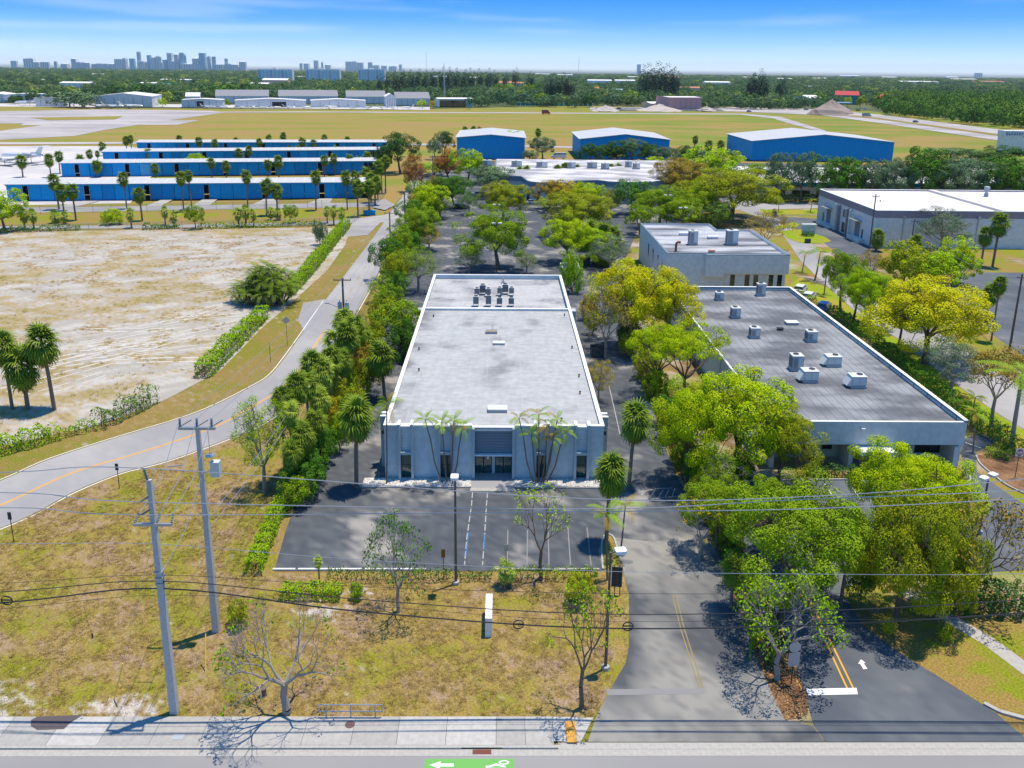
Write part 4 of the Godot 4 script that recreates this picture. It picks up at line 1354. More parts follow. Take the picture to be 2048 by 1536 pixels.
func tint_white_roof(p: Vector2) -> Color:
	var a := noise_c.get_noise_2d(p.x * 3.0, p.y * 3.0)
	return lin(238, 235, 232).lerp(lin(222, 218, 216), clampf(a + 0.4, 0, 1))


func tint_patchy_roof(p: Vector2) -> Color:
	var a := noise_a.get_noise_2d(p.x * 0.5, p.y * 0.9)
	return lin(164, 166, 172).lerp(lin(222, 220, 222), clampf(a * 2.2 + 0.5, 0, 1))


func rear_buildings() -> void:
	# two-storey office
	var b := thing("office_building", "two storey pale stucco office with streaked flat roof", "building", Vector3(30.2, 0, -145.7))
	var W := 22.0
	var D := 30.0
	var Hh := 8.0
	var m: Material = mats.wall_tan
	var s := Shape.new()
	s.span(Vector3(0, 0, -D), Vector3(0.3, Hh, -0.3))
	s.span(Vector3(W - 0.3, 0, -D + 6.6), Vector3(W, Hh, -0.3))
	s.span(Vector3(0.301, 0, -D), Vector3(15.0, Hh, -D + 0.3))
	s.span(Vector3(15.0, 0, -D + 6.6), Vector3(W - 0.301, Hh, -D + 6.9))
	s.span(Vector3(14.7, 0, -D + 0.301), Vector3(15.0, Hh, -D + 6.6))
	s.span(Vector3(0, 0, -0.3), Vector3(7.0, Hh, 0))
	obj("wall", s, m, b)
	s = Shape.new()
	s.span(Vector3(7.0, 3.9, -0.3), Vector3(10.4, Hh - 0.1, 1.0))
	s.span(Vector3(10.401, 4.4, -0.3), Vector3(W + 0.3, Hh - 0.1, 0.7))
	obj("overhang", s, m, b)
	s = Shape.new()
	var holes := []
	for x in [12.3, 15.0, 16.6, 19.4, 21.0]:
		holes.append([x - 0.45, 1.6, x + 0.45, 4.1])
	wall_with(s, 7.0, W, 0, 4.4, 0.3, holes)
	obj("front_wall", s, m, b)
	for q in holes:
		var w := obj("window", frame_shape(q[0], q[2], q[1], q[3], 0.07, -0.2, -0.08), mats.frame_dark, b)
		var g := Shape.new()
		g.span(Vector3(q[0] + 0.07, q[1] + 0.07, -0.16), Vector3(q[2] - 0.07, q[3] - 0.07, -0.14))
		obj("pane", g, mats.glass_dark, w)
	for z in [-4.0, -8.2, -13.5, -18.5]:
		var w := Shape.new()
		w.span(Vector3(-0.03, 3.4, z - 0.5), Vector3(-0.002, 5.9, z + 0.5))
		obj("window", w, mats.glass_dark, b)
	s = Shape.new()
	s.span(Vector3(-0.05, Hh, -D - 0.05), Vector3(0.3, Hh + 0.1, 0.05))
	s.span(Vector3(0.301, Hh, -D - 0.05), Vector3(15.05, Hh + 0.1, -D + 0.3))
	s.span(Vector3(14.75, Hh, -D + 0.301), Vector3(15.05, Hh + 0.1, -D + 6.6))
	s.span(Vector3(15.051, Hh, -D + 6.55), Vector3(W + 0.05, Hh + 0.1, -D + 6.85))
	s.span(Vector3(W - 0.25, Hh, -D + 6.851), Vector3(W + 0.35, Hh + 0.1, 0.72))
	s.span(Vector3(0.301, Hh, -0.25), Vector3(W - 0.251, Hh + 0.1, 0.04))
	s.span(Vector3(7.0, Hh - 0.099, 0.05), Vector3(10.4, Hh, 1.03))
	s.span(Vector3(10.401, Hh - 0.099, 0.05), Vector3(W - 0.251, Hh + 0.002, 0.73))
	obj("coping", s, mats.panel_slate, b)
	var roof := sheet(PackedVector2Array([Vector2(30.5, -146.0), Vector2(51.9, -146.0), Vector2(51.9, -168.8), Vector2(44.9, -168.8), Vector2(44.9, -175.4), Vector2(30.5, -175.4)]), Hh - 0.3, 0.6, tint_streaky_roof)
	var o := obj("roof", roof, mats.roof_grey, b)
	o.position = -b.position
	# outside stair rail
	s = Shape.new()
	s.bar(Vector3(7.4, 0.9, 0.5), Vector3(9.4, 2.4, 0.5), 0.06, 0.06)
	s.bar(Vector3(9.4, 2.4, 0.5), Vector3(11.6, 2.4, 0.5), 0.06, 0.06)
	s.bar(Vector3(11.6, 1.4, 0.5), Vector3(11.6, 2.4, 0.5), 0.05, 0.05)
	s.bar(Vector3(9.4, 1.4, 0.5), Vector3(9.4, 2.4, 0.5), 0.05, 0.05)
	s.span(Vector3(9.3, 1.2, 0.02), Vector3(11.7, 1.35, 0.6))
	obj("stair_rail", s, mats.galvanised, b)
	roof_unit("tall rooftop unit with dark louvres on the streaked roof", gp(37, -155.2, 7.8), 1.6, 1.5, 2.3, false)
	roof_unit("tall grey rooftop unit by the roof notch", gp(44.6, -155.5, 7.8), 2.1, 1.5, 2.4, false)
	for q in [[gp(37.4, -164.7, 7.8), "low white hatch behind the louvred unit", 1.9], [gp(42.4, -161.3, 7.8), "low white hatch between the two tall units", 2.0], [gp(38.9, -148, 7.8), "small terracotta hatch at the front of the streaked roof", 1.1]]:
		var f := Shape.new()
		f.span(Vector3(-q[2] / 2, 0, -q[2] * 0.3), Vector3(q[2] / 2, 0.35, q[2] * 0.3))
		f.span(Vector3(-q[2] / 2 - 0.06, 0.351, -q[2] * 0.3 - 0.06), Vector3(q[2] / 2 + 0.06, 0.43, q[2] * 0.3 + 0.06))
		solo("roof_hatch", f, plain("terracotta", alb(214, 160, 140), 0.8) if q[2] < 1.5 else mats.coping, q[1], "skylight", "", q[0])
	var gn := Shape.new()
	gn.pipe([Vector3(0, 0, 0), Vector3(0, 1.3, 0), Vector3(0.15, 1.6, 0.05), Vector3(0.5, 1.75, 0.1), Vector3(0.8, 1.6, 0.15)], 0.22, 0.26, 10)
	solo("gooseneck_vent", gn, plain("rust_red", alb(150, 92, 84), 0.7), "rusty red gooseneck vent on the streaked roof", "vent", "", gp(32.4, -148.7, 7.8))
	# low white screen wall between the lots
	var e := thing("dumpster_enclosure", "white walled bin enclosure behind the main building", "enclosure", gp(11.9, -154.9))
	s = Shape.new()
	s.span(Vector3(0, 0, -5.5), Vector3(0.2, 2.6, 0))
	s.span(Vector3(0.201, 0, -5.5), Vector3(3.6, 2.6, -5.3))
	s.span(Vector3(3.4, 0, -5.299), Vector3(3.6, 2.6, 0))
	obj("wall", s, mats.wall_white, e)
	s = Shape.new()
	s.span(Vector3(-0.03, 2.6, -5.55), Vector3(0.25, 2.68, 0.02))
	s.span(Vector3(0.251, 2.6, -5.55), Vector3(3.65, 2.68, -5.25))
	s.span(Vector3(3.35, 2.6, -5.249), Vector3(3.65, 2.68, 0.02))
	obj("coping", s, mats.coping, e)
	# bins beside the building
	for q in [[gp(14.15, -112.46), "dark green waste container beside the grey driveway wall"], [gp(17.9, -170), "dark waste container under the trees by the bin enclosure"]]:
		var t := thing("dumpster", q[1], "dumpster", q[0])
		s = Shape.new()
		s.prism(PackedVector2Array([Vector2(-1.1, -0.8), Vector2(1.1, -0.8), Vector2(1.0, 0.8), Vector2(-1.0, 0.8)]), 0.1, 1.3)
		obj("body", s, mats.unit_dark, t)
		s = Shape.new()
		s.quad(Vector3(-1.12, 1.5, -0.85), Vector3(0, 1.5, -0.85), Vector3(0, 1.31, 0.85), Vector3(-1.12, 1.31, 0.85))
		s.quad(Vector3(0.03, 1.5, -0.85), Vector3(1.12, 1.5, -0.85), Vector3(1.12, 1.31, 0.85), Vector3(0.03, 1.31, 0.85))
		obj("lid", s, mats.rubber, t)
	# white warehouse
	b = thing("warehouse", "white block warehouse with mauve band and bright white roof", "building", Vector3(88.2, 0, -190.0))
	W = 62.0
	D = 36.0
	Hh = 9.0
	s = Shape.new()
	s.span(Vector3(0.3, 0, -0.3), Vector3(W, 7.2, 0))
	s.span(Vector3(W - 0.3, 0, -D), Vector3(W, 7.2, -0.301))
	s.span(Vector3(0, 0, -D), Vector3(W - 0.301, 7.2, -D + 0.3))
	wall_with(s, 0, D - 0.3, 0, 7.2, 0.3, [[6.0, 0.4, 7.0, 3.2], [8.0, 0.9, 11.0, 4.6], [17.0, 0.3, 19.0, 2.9], [17.1, 4.2, 18.9, 6.2], [26.5, 0.9, 29.5, 4.6], [31.0, 0.5, 32.0, 3.2]], Transform3D(Basis(Vector3(0, 0, -1), Vector3.UP, Vector3(-1, 0, 0)), Vector3(0, 0, 0)))
	obj("wall", s, mats.wall_white, b)
	s = Shape.new()
	s.span(Vector3(-0.04, 7.2, -0.34), Vector3(W, Hh - 0.12, 0.04))
	s.span(Vector3(-0.04, 7.2, -D), Vector3(0.3, Hh - 0.12, -0.341))
	s.span(Vector3(0.301, 7.2, -D), Vector3(W, Hh - 0.12, -D + 0.3))
	obj("band", s, mats.wall_mauve, b)
	for q in [[6.0, 0.4, 7.0, 3.2, "door", "frame_dark"], [8.0, 0.9, 11.0, 4.6, "dock_door", "hangar_roof_grey"], [17.0, 0.3, 19.0, 2.9, "door", "glass_dark"], [17.1, 4.2, 18.9, 6.2, "window", "glass_dark"], [26.5, 0.9, 29.5, 4.6, "dock_door", "hangar_roof_grey"], [31.0, 0.5, 32.0, 3.2, "door", "frame_dark"]]:
		var f := Shape.new()
		f.span(Vector3(0.12, q[1], -q[2]), Vector3(0.16, q[3], -q[0]))
		obj(q[4], f, mats[q[5]], b)
	for z in [13.4, 15.0, 20.6, 22.4]:
		var f := Shape.new()
		f.span(Vector3(-0.7, 0, -z - 0.3), Vector3(-0.002, 6.9, -z + 0.3))
		obj("pilaster", f, mats.wall_mauve if z > 14 and z < 22 else mats.wall_white, b)
	for z in [9.5, 28.0]:
		var f := Shape.new()
		f.span(Vector3(-1.7, 5.0, -z - 2.3), Vector3(-0.002, 5.15, -z + 2.3))
		for i in 4:
			f.bar(Vector3(-1.6, 5.12, -z - 1.8 + i * 1.2), Vector3(-0.002, 6.3, -z - 1.8 + i * 1.2), 0.05, 0.05)
		obj("awning", f, mats.galvanised, b)
	s = Shape.new()
	s.span(Vector3(-1.4, 0, -11.8), Vector3(-0.002, 1.0, -5.0))
	s.span(Vector3(-1.4, 0, -33.0), Vector3(-0.002, 0.8, -26.0))
	for i in 5:
		s.span(Vector3(-1.39, 0, -26.0 + i * 0.35), Vector3(-0.003, 0.7 - i * 0.14, -25.65 + i * 0.35))
	obj("loading_step", s, mats.wall_white, b)
	s = Shape.new()
	s.span(Vector3(-0.1, Hh - 0.12, -0.4), Vector3(W, Hh, 0.1))
	s.span(Vector3(-0.1, Hh - 0.12, -D), Vector3(0.4, Hh, -0.401))
	s.span(Vector3(0.401, Hh - 0.12, -D), Vector3(W, Hh, -D + 0.4))
	obj("coping", s, mats.coping, b)
	roof = sheet(PackedVector2Array([Vector2(88.5, -190.3), Vector2(150.0, -190.3), Vector2(150.0, -225.7), Vector2(88.5, -225.7)]), Hh - 0.4, 2.0, tint_white_roof)
	o = obj("roof", roof, mats.roof_white, b)
	o.position = -b.position
	s = Shape.new()
	s.span(Vector3(30.0, Hh - 0.4, -D + 0.41), Vector3(31.5, Hh + 0.1, -0.41))
	obj("roof_ridge_wall", s, plain("ridge_beige", alb(222, 214, 210), 0.8), b)
	for x in [6.5, 24.2]:
		s = Shape.new()
		s.span(Vector3(x, 0.5, 0.002), Vector3(x + 0.2, 7.1, 0.2))
		s.span(Vector3(x - 0.25, 7.1, 0.042), Vector3(x + 0.45, 7.7, 0.4))
		obj("downpipe", s, mats.galvanised, b)
	s = Shape.new()
	s.span(Vector3(36.0, 5.3, 0.002), Vector3(36.6, 5.8, 0.3))
	obj("wall_light", s, mats.steel_dark, b)
	s = Shape.new()
	s.lathe(Vector3.ZERO, [[0.55, 0.0], [0.5, 0.9], [0.3, 1.0], [0.3, 1.4], [0.75, 1.5], [0.7, 2.6], [0.55, 2.7], [0.0, 2.7]], 12)
	solo("roof_ventilator", s, mats.unit_grey, "round grey exhaust fan on the bright white warehouse roof", "vent", "", gp(129.3, -216.6, 8.6))
	# stone monument sign on the green island
	var ms := thing("monument_sign", "pale stone monument sign on the green lawn island", "sign", gp(78.3, -205.2))
	s = Shape.new()
	s.span(Vector3(-1.6, 0, -0.35), Vector3(1.6, 1.2, 0.35))
	obj("base", s, mats.unit_grey, ms)
	s = Shape.new()
	s.span(Vector3(-1.7, 1.2, -0.4), Vector3(1.7, 2.6, 0.4))
	obj("panel", s, mats.wall_grey, ms)
	s = Shape.new()
	s.span(Vector3(-1.8, 2.6, -0.45), Vector3(1.8, 2.85, 0.45))
	obj("cap", s, mats.coping, ms)
	s = Shape.new()
	s.span(Vector3(-0.2, 1.85, 0.402), Vector3(1.2, 1.97, 0.42))
	obj("name_bar", s, mats.panel_slate, ms)
	# long office with rounded corners behind the rear lot
	b = thing("office_building", "long blue grey office with rounded bays and patched roof behind the rear lot", "building", Vector3.ZERO)
	var out := PackedVector2Array()
	var p0 := gp(-8.8, -319.6)
	var p1 := gp(10.5, -292.4)
	var p2 := gp(18.5, -294.2)
	var p3 := gp(32.6, -301.8)
	var p4 := gp(58.5, -318.1)
	for q in [Vector2(-2.0, -318.0), Vector2(-2.0, -268.0), Vector2(6.5, -266.0), Vector2(8.0, -256.0)]:
		out.append(q)
	for i in 7:
		var a := PI * i / 6.0
		out.append(Vector2(15.0 - cos(a) * 6.5, -254.0 + sin(a) * 3.0))
	for q in [Vector2(23.0, -256.0), Vector2(30.0, -258.0)]:
		out.append(q)
	for i in 7:
		var a := PI * i / 6.0
		out.append(Vector2(40.0 - cos(a) * 8.0, -256.5 + sin(a) * 3.0))
	for q in [Vector2(50.0, -258.0), Vector2(58.0, -262.0), Vector2(64.0, -270.0), Vector2(66.0, -318.0)]:
		out.append(q)
	s = Shape.new()
	s.prism(out, 0, 6.4)
	obj("wall", s, mats.wall_grey, b)
	var grown: PackedVector2Array = Geometry2D.offset_polygon(out, 0.25)[0]
	s = Shape.new()
	s.prism(grown, 5.3, 6.75)
	obj("band", s, mats.panel_slate, b)
	obj("roof", sheet(Geometry2D.offset_polygon(out, -0.1)[0], 6.82, 1.2, tint_patchy_roof), mats.roof_white, b)
	for x in [8.2, 9.8, 11.4, 19.5, 21.0, 33.5, 35.0, 36.5, 44.0, 46.0]:
		var f := Shape.new()
		f.span(Vector3(x - 0.35, 0.6, -258.0), Vector3(x + 0.35, 4.2, -250.9 if x > 10.5 and x < 20.0 else -253.4))
		obj("window", f, mats.glass_dark, b)
	s = Shape.new()
	s.span(Vector3(22.5, 0, -257.0), Vector3(26.5, 4.6, -255.6))
	obj("entrance", s, mats.glass_dark, b)
	for q in [[gp(5.3, -293.2, 6.8), 3.6], [gp(14.2, -290.8, 6.8), 3.8], [gp(24.4, -290, 6.8), 3.0], [gp(31.9, -290.6, 6.8), 3.2], [gp(36.2, -287.9, 6.8), 2.6], [gp(45.4, -294.7, 6.8), 2.0], [gp(47.2, -288.7, 6.8), 2.2], [gp(-5.1, -293.9, 6.8), 3.0]]:
		roof_unit("boxy rooftop unit on the patched roof behind the rear lot", q[0], q[1], 2.4, 1.8, false).set_meta("group", "units on the patched roof")
	# long low building with dark windows under the oaks
	b = thing("office_building", "long low white building with dark window bays under the oaks", "building", gp(83.7, -265.9))
	s = Shape.new()
	var hol := []
	for i in 16:
		if i != 4:
			hol.append([3.0 + i * 8.0, 0.8, 9.0 + i * 8.0, 3.0])
	wall_with(s, 0, 132.0, 0, 4.2, 0.4, hol)
	s.span(Vector3(0, 0, -46), Vector3(0.4, 4.2, -0.41))
	obj("wall", s, mats.hangar_white, b)
	for q in hol:
		var f := Shape.new()
		f.span(Vector3(q[0], q[1], -0.3), Vector3(q[2], q[3], -0.26))
		obj("window", f, mats.glass_dark, b)
	s = Shape.new()
	s.span(Vector3(35.2, 0, 0.01), Vector3(36.0, 4.6, 0.8))
	s.span(Vector3(39.8, 0, 0.01), Vector3(40.6, 4.6, 0.8))
	s.span(Vector3(36.01, 0, -0.2), Vector3(39.79, 4.2, 0.3))
	obj("portal", s, mats.steel_dark, b)
	s = Shape.new()
	s.span(Vector3(-0.2, 4.2, -46), Vector3(132.2, 5.4, 0.2))
	obj("band", s, mats.hangar_blue, b)
	var lowroof := Shape.new()
	lowroof.span(Vector3(0.3, 5.41, -45.5), Vector3(131.8, 5.5, -0.3))
	obj("roof", lowroof, mats.hangar_white, b)


# ---------------------------------------------------------------- blue hangars
func hangars() -> void:
	# four rows of T-hangars: [front left base, front right base, depth]
	var rows := [
		[gp(-149.8, -249.1), gp(-41.7, -261.6), 10.5, "front"], [gp(-163, -306.6), gp(-49.4, -323.8), 10.5, "second"], [gp(-167.9, -349.8), gp(-54.5, -370.1), 10.5, "third"], [gp(-175.2, -400.3), gp(-58.1, -416.6), 10.5, "rear"]]
	for r in 4:
		var a: Vector3 = rows[r][0]
		var c: Vector3 = rows[r][1]
		if r == 3:
			a = gp(-173.2, -395.6)
			c = gp(-57.1, -408.9)
		var l := a.distance_to(c)
		var turn := atan2(-(c.z - a.z), c.x - a.x)
		var t := thing("hangar_row", ["long blue hangar row beside the fence, numbered doors", "second long blue hangar row counted from the fence", "third long blue hangar row counted from the fence", "rearmost long blue hangar row beside the airfield grass"][r], "hangar", a, turn)
		var h := 5.1
		var d := 12.0 if r == 0 else 11.0
		var s := Shape.new()
		s.span(Vector3(0, 0, -d), Vector3(l, h - 0.13, -d + 0.2))
		s.span(Vector3(0, 0, -d + 0.2), Vector3(0.2, h - 0.13, -0.4))
		s.span(Vector3(l - 0.2, 0, -d + 0.2), Vector3(l, h - 0.13, -0.4))
		for i in range(1, int(l / 17.6) + 1):
			s.span(Vector3(i * 17.6 + 0.2, 0, -d + 0.2), Vector3(i * 17.6 + 0.3, h - 0.13, -0.4))
		obj("wall", s, mats.hangar_blue, t)
		s = Shape.new()
		s.quad(Vector3(-0.4, h, 0.5), Vector3(l + 0.4, h, 0.5), Vector3(l + 0.4, h + 0.75, -d / 2), Vector3(-0.4, h + 0.75, -d / 2))
		s.quad(Vector3(-0.4, h + 0.75, -d / 2), Vector3(l + 0.4, h + 0.75, -d / 2), Vector3(l + 0.4, h, -d - 0.5), Vector3(-0.4, h, -d - 0.5))
		s.quad(Vector3(-0.4, h - 0.12, 0.5), Vector3(l + 0.4, h - 0.12, 0.5), Vector3(l + 0.4, h - 0.12, -d - 0.5), Vector3(-0.4, h - 0.12, -d - 0.5))
		s.quad(Vector3(-0.4, h - 0.12, 0.5), Vector3(-0.4, h, 0.5), Vector3(l + 0.4, h, 0.5), Vector3(l + 0.4, h - 0.12, 0.5))
		obj("roof", s, mats.metal_roof, t)
		s = Shape.new()
		for i in int(l / 3.0):
			s.bar(Vector3(i * 3.0 + 1.0, h + 0.03, 0.48), Vector3(i * 3.0 + 1.0, h + 0.77, -d / 2), 0.1, 0.05)
		obj("roof_rib", s, mats.hangar_white, t)
		s = Shape.new()
		s.span(Vector3(0, h - 0.55, -0.39), Vector3(l, h - 0.125, 0.3))
		obj("door_track", s, mats.hangar_blue, t)
		s = Shape.new()
		s.tri(Vector3(0, h - 0.3, -0.4), Vector3(0, h + 0.6, -d / 2), Vector3(0, h - 0.3, -d))
		obj("gable", s, mats.hangar_blue, t)
		# sliding leaves, with a dark gap where one stands open
		var x := 0.3
		var k := 0
		rng.seed = 70 + r
		var bay := 17.6
		while x < l - 1.0:
			var open := x + 4.6
			for part in [[x, x + 4.4], [x + 6.2, x + 9.6], [x + 9.65, x + 13.3], [x + 13.35, x + bay - 0.1]]:
				if part[1] > l:
					continue
				var f := Shape.new()
				f.span(Vector3(part[0], 0.05, -0.38), Vector3(part[1] - 0.08, h - 0.56, rng.randf_range(-0.1, 0.2)))
				obj("door", f, [mats.hangar_blue, mats.hangar_blue_dark, mats.hangar_blue, mats.hangar_blue_faded if r == 1 and k % 3 == 1 else mats.hangar_blue][rng.randi() % 4], t)
			if x + 6.0 < l:
				var f := Shape.new()
				f.span(Vector3(x + 4.33, 0.03, -0.2), Vector3(x + 4.43, h - 0.57, 0.24))
				f.span(Vector3(x + 6.05, 0.03, -0.2), Vector3(x + 6.15, h - 0.57, 0.24))
				obj("door_edge", f, mats.unit_grey, t)
			if r < 2 and k < 8:
				var txt := TextMesh.new()
				txt.text = str((12 if r == 0 else 13) - (k * 2 if r == 0 else 0)) if k < 2 else str(8 - (k - 2))
				txt.font_size = 64
				txt.pixel_size = 0.02
				txt.depth = 0.02
				var o := obj("number", txt, mats.hangar_blue_faded, t)
				o.position = Vector3(x + 3.4, 2.6, 0.24)
			x += bay
			k += 1
	# three large blue hangars with shallow gables
	big_hangar("large blue hangar with pale gabled roof behind slender palms", gp(-20.8, -383.7), gp(10.6, -383.3), 9.6, 11.0, 44.0)
	big_hangar("large blue hangar with wide pale roof behind the oak clump", gp(36.6, -386.4), gp(78.2, -385.6), 9.2, 11.5, 44.0)
	big_hangar("widest blue hangar with white roof behind the long low building", gp(117.1, -386.6), gp(183.7, -385.6), 9.0, 12.2, 44.0)


func big_hangar(label: String, a: Vector3, c: Vector3, eave: float, ridge: float, depth: float) -> void:
	var l := c.x - a.x
	var turn := 0.0
	var t := thing("large_hangar", label, "hangar", a, turn)
	var s := Shape.new()
	var mid := l / 2
	s.quad(Vector3(0, 0, 0), Vector3(0, eave, 0), Vector3(mid, ridge, 0), Vector3(mid, 0, 0))
	s.quad(Vector3(mid, 0, 0), Vector3(mid, ridge, 0), Vector3(l, eave, 0), Vector3(l, 0, 0))
	s.quad(Vector3(0, 0, -depth), Vector3(mid, 0, -depth), Vector3(mid, ridge, -depth), Vector3(0, eave, -depth))
	s.quad(Vector3(mid, 0, -depth), Vector3(l, 0, -depth), Vector3(l, eave, -depth), Vector3(mid, ridge, -depth))
	s.quad(Vector3(0, 0, -depth), Vector3(0, eave, -depth), Vector3(0, eave, 0), Vector3(0, 0, 0))
	s.quad(Vector3(l, 0, 0), Vector3(l, eave, 0), Vector3(l, eave, -depth), Vector3(l, 0, -depth))
	obj("wall", s, mats.hangar_blue, t)
	s = Shape.new()
	for i in int(l / 2.4):
		var x := 1.0 + i * 2.4
		s.span(Vector3(x, 0, 0.002), Vector3(x + 0.12, lerpf(eave, ridge, 1.0 - absf(x - mid) / mid) - 0.4, 0.08))
	obj("cladding_rib", s, mats.hangar_blue, t)
	s = Shape.new()
	for q in [[0.0, eave, mid, ridge], [mid, ridge, l, eave]]:
		var e := 0.8 if q[0] == 0.0 else 0.0
		var g := 0.8 if q[2] == l else 0.0
		var slope: float = (q[3] - q[1]) / (q[2] - q[0])
		var p := Vector3(q[0] - e, q[1] - slope * e, 0)
		var w := Vector3(q[2] + g, q[3] + slope * g, 0)
		s.quad(p + Vector3(0, 0.25, 0.8), w + Vector3(0, 0.25, 0.8), w + Vector3(0, 0.25, -depth - 0.8), p + Vector3(0, 0.25, -depth - 0.8))
		s.quad(p + Vector3(0, 0.02, 0.8), w + Vector3(0, 0.02, 0.8), w + Vector3(0, 0.02, -depth - 0.8), p + Vector3(0, 0.02, -depth - 0.8))
		s.quad(p + Vector3(0, 0.02, 0.8), p + Vector3(0, 0.25, 0.8), w + Vector3(0, 0.25, 0.8), w + Vector3(0, 0.02, 0.8))
	obj("roof", s, mats.metal_roof, t)
	s = Shape.new()
	s.bar(Vector3(0, eave + 0.1, -depth), Vector3(0, eave + 0.1, 0.7), 0.3, 0.3)
	obj("gutter", s, mats.hangar_white, t)

# ---------------------------------------------------------------- plant kinds
var kinds := {}
var green_fronds: Array[ArrayMesh] = []
var dead_fronds: Array[ArrayMesh] = []
var feather_fronds: Array[ArrayMesh] = []


func unit() -> Vector3:
	var z := rng.randf_range(-1, 1)
	var a := rng.randf() * TAU
	var r := sqrt(1.0 - z * z)
	return Vector3(r * cos(a), z, r * sin(a))


func leaf(s: Shape, at: Vector3, nrm: Vector3, size: float) -> void:
	var t := nrm.cross(unit())
	if t.length_squared() < 0.0001:
		t = nrm.cross(Vector3(0.3, 0.5, 0.8))
	t = t.normalized() * size * 0.5
	var b := nrm.cross(t).normalized() * size * 0.3
	s.quad(at - t, at + b, at + t, at - b)


func leaf_tone(spread: float) -> Color:
	var k := 1.0 + rng.randf_range(-spread, spread)
	var warm := rng.randf_range(-0.12, 0.12)
	return Color(clampf(k * (1.0 + warm), 0, 2), k, clampf(k * (1.0 - warm), 0, 2))


func clump(s: Shape, at: Vector3, r: float, out: Vector3, count: int, size: float, squash := 0.75) -> void:
	var tone := leaf_tone(0.3)
	for i in count:
		var d := unit()
		if d.dot(out) < -0.25 and rng.randf() < 0.7:
			d = -d
		var p := at + Vector3(d.x, d.y * squash, d.z) * r * (0.55 + 0.5 * sqrt(rng.randf()))
		var t := leaf_tone(0.14)
		s.col = Color(tone.r * t.r, tone.g * t.g, tone.b * t.b)
		leaf(s, p, (d + Vector3(0, 0.45, 0) + unit() * 0.7).normalized(), size * rng.randf_range(0.7, 1.3))


# tree with limbs and a crown of leaf clumps; built at its full size
func make_tree(called: String, seed_no: int, o: Dictionary) -> void:
	rng.seed = seed_no
	var h: float = o.h
	var r: float = o.r
	var low: float = o.get("low", 0.3)
	var wood := Shape.new()
	var crown := Shape.new()
	var fork: float = h * o.get("fork", 0.3)
	var lean := Vector3(rng.randf_range(-0.4, 0.4), 0, rng.randf_range(-0.4, 0.4))
	var top := Vector3(0, fork, 0) + lean
	var tr: float = o.get("trunk", 0.22)
	wood.pipe([Vector3(0, -0.1, 0), Vector3(0, 0.25, 0), top * 0.5 + Vector3(lean.z * 0.3, 0, 0), top], tr * 1.5, tr * 0.85, 7)
	var mid := h * (1.0 + low) / 2
	var half := h * (1.0 - low) / 2
	var n: int = o.clumps
	var centers: Array[Vector3] = []
	var lobes: Array[Vector3] = []
	for i in 6:
		lobes.append(unit())
	for i in n:
		var y := 1.0 - 1.75 * (i + 0.5) / n
		var a := i * 2.39996 + rng.randf() * 0.7
		var q := sqrt(maxf(0, 1.0 - y * y))
		var d := Vector3(q * cos(a), y, q * sin(a))
		var f := rng.randf_range(0.6, 1.08) if i % 4 else rng.randf_range(0.25, 0.6)
		for l in lobes:
			f *= 1.0 + 0.14 * maxf(0.0, d.dot(l)) - 0.05
		var e := d * f
		var flat_y := e.y
		if o.has("umbrella"):
			flat_y = absf(e.y) * 0.9 - 0.15 + 0.3 * (1.0 - Vector2(e.x, e.z).length())
		centers.append(Vector3(e.x * r, mid + flat_y * half, e.z * r) + lean)
	# limbs reach towards every third clump, twigs to the rest
	var limbs: int = o.get("limbs", 6)
	var ends: Array[Vector3] = []
	for i in limbs:
		var c: Vector3 = centers[(i * 7 + 3) % n]
		var k := top.lerp(c, 0.5) + Vector3(0, -0.06 * h, 0) + unit() * 0.25
		wood.pipe([top - Vector3(0, 0.2, 0), top.lerp(k, 0.5) + unit() * 0.15, k, c], tr * 0.6, 0.04, 5)
		ends.append(k)
		ends.append(c.lerp(k, 0.4))
	for i in n:
		var c: Vector3 = centers[i]
		var best := ends[0]
		for e in ends:
			if e.distance_squared_to(c) < best.distance_squared_to(c):
				best = e
		if i % int(o.get("twig_skip", 1)) == 0:
			wood.pipe([best, best.lerp(c, 0.5) + unit() * 0.2, c], 0.045, 0.015, 4)
			if o.has("twiggy"):
				for k in 5:
					var q := c + unit() * r * 0.3
					wood.tube(best.lerp(c, rng.randf_range(0.4, 1.0)), q, 0.022, 0.008, 3, false)
		var out := (c - Vector3(0, mid - half * 0.4, 0)).normalized()
		if rng.randf() < o.get("leafy", 1.0):
			clump(crown, c, rng.randf_range(o.rc * 0.75, o.rc * 1.25), out, int(o.leaves * rng.randf_range(0.7, 1.3)), o.size, o.get("squash", 0.75))
	var t := Node3D.new()
	obj("trunk", wood, mats[o.get("bark", "bark_brown")], t)
	obj("crown", crown, mats.leaf_green, t)
	kinds[called] = {"node": t, "h": h, "r": r}


func grow(s: Shape, leaves: Shape, p: Vector3, d: Vector3, l: float, r: float, depth: int, o: Dictionary) -> void:
	var bend := (d + unit() * 0.22).normalized()
	var m := p + d * l * 0.5
	var e := m + bend * l * 0.5
	s.pipe([p, m, e], r, r * 0.66, 6 if depth > 2 else 4)
	if depth == 0:
		if rng.randf() < o.leafy:
			clump(leaves, e, o.get("rc", 0.35), d, int(o.leaves), o.size)
		return
	var kids := 3 if rng.randf() < 0.45 else 2
	var spin := rng.randf() * TAU
	for i in kids:
		var axis := bend.cross(Vector3(0.31, 0.9, 0.2)).normalized().rotated(bend, spin + TAU * i / kids + rng.randf_range(-0.4, 0.4))
		var nd := bend.rotated(axis, rng.randf_range(0.35, 0.75)) + Vector3(0, o.get("rise", 0.12), 0)
		grow(s, leaves, e, nd.normalized(), l * rng.randf_range(0.68, 0.86), r * 0.62, depth - 1, o)


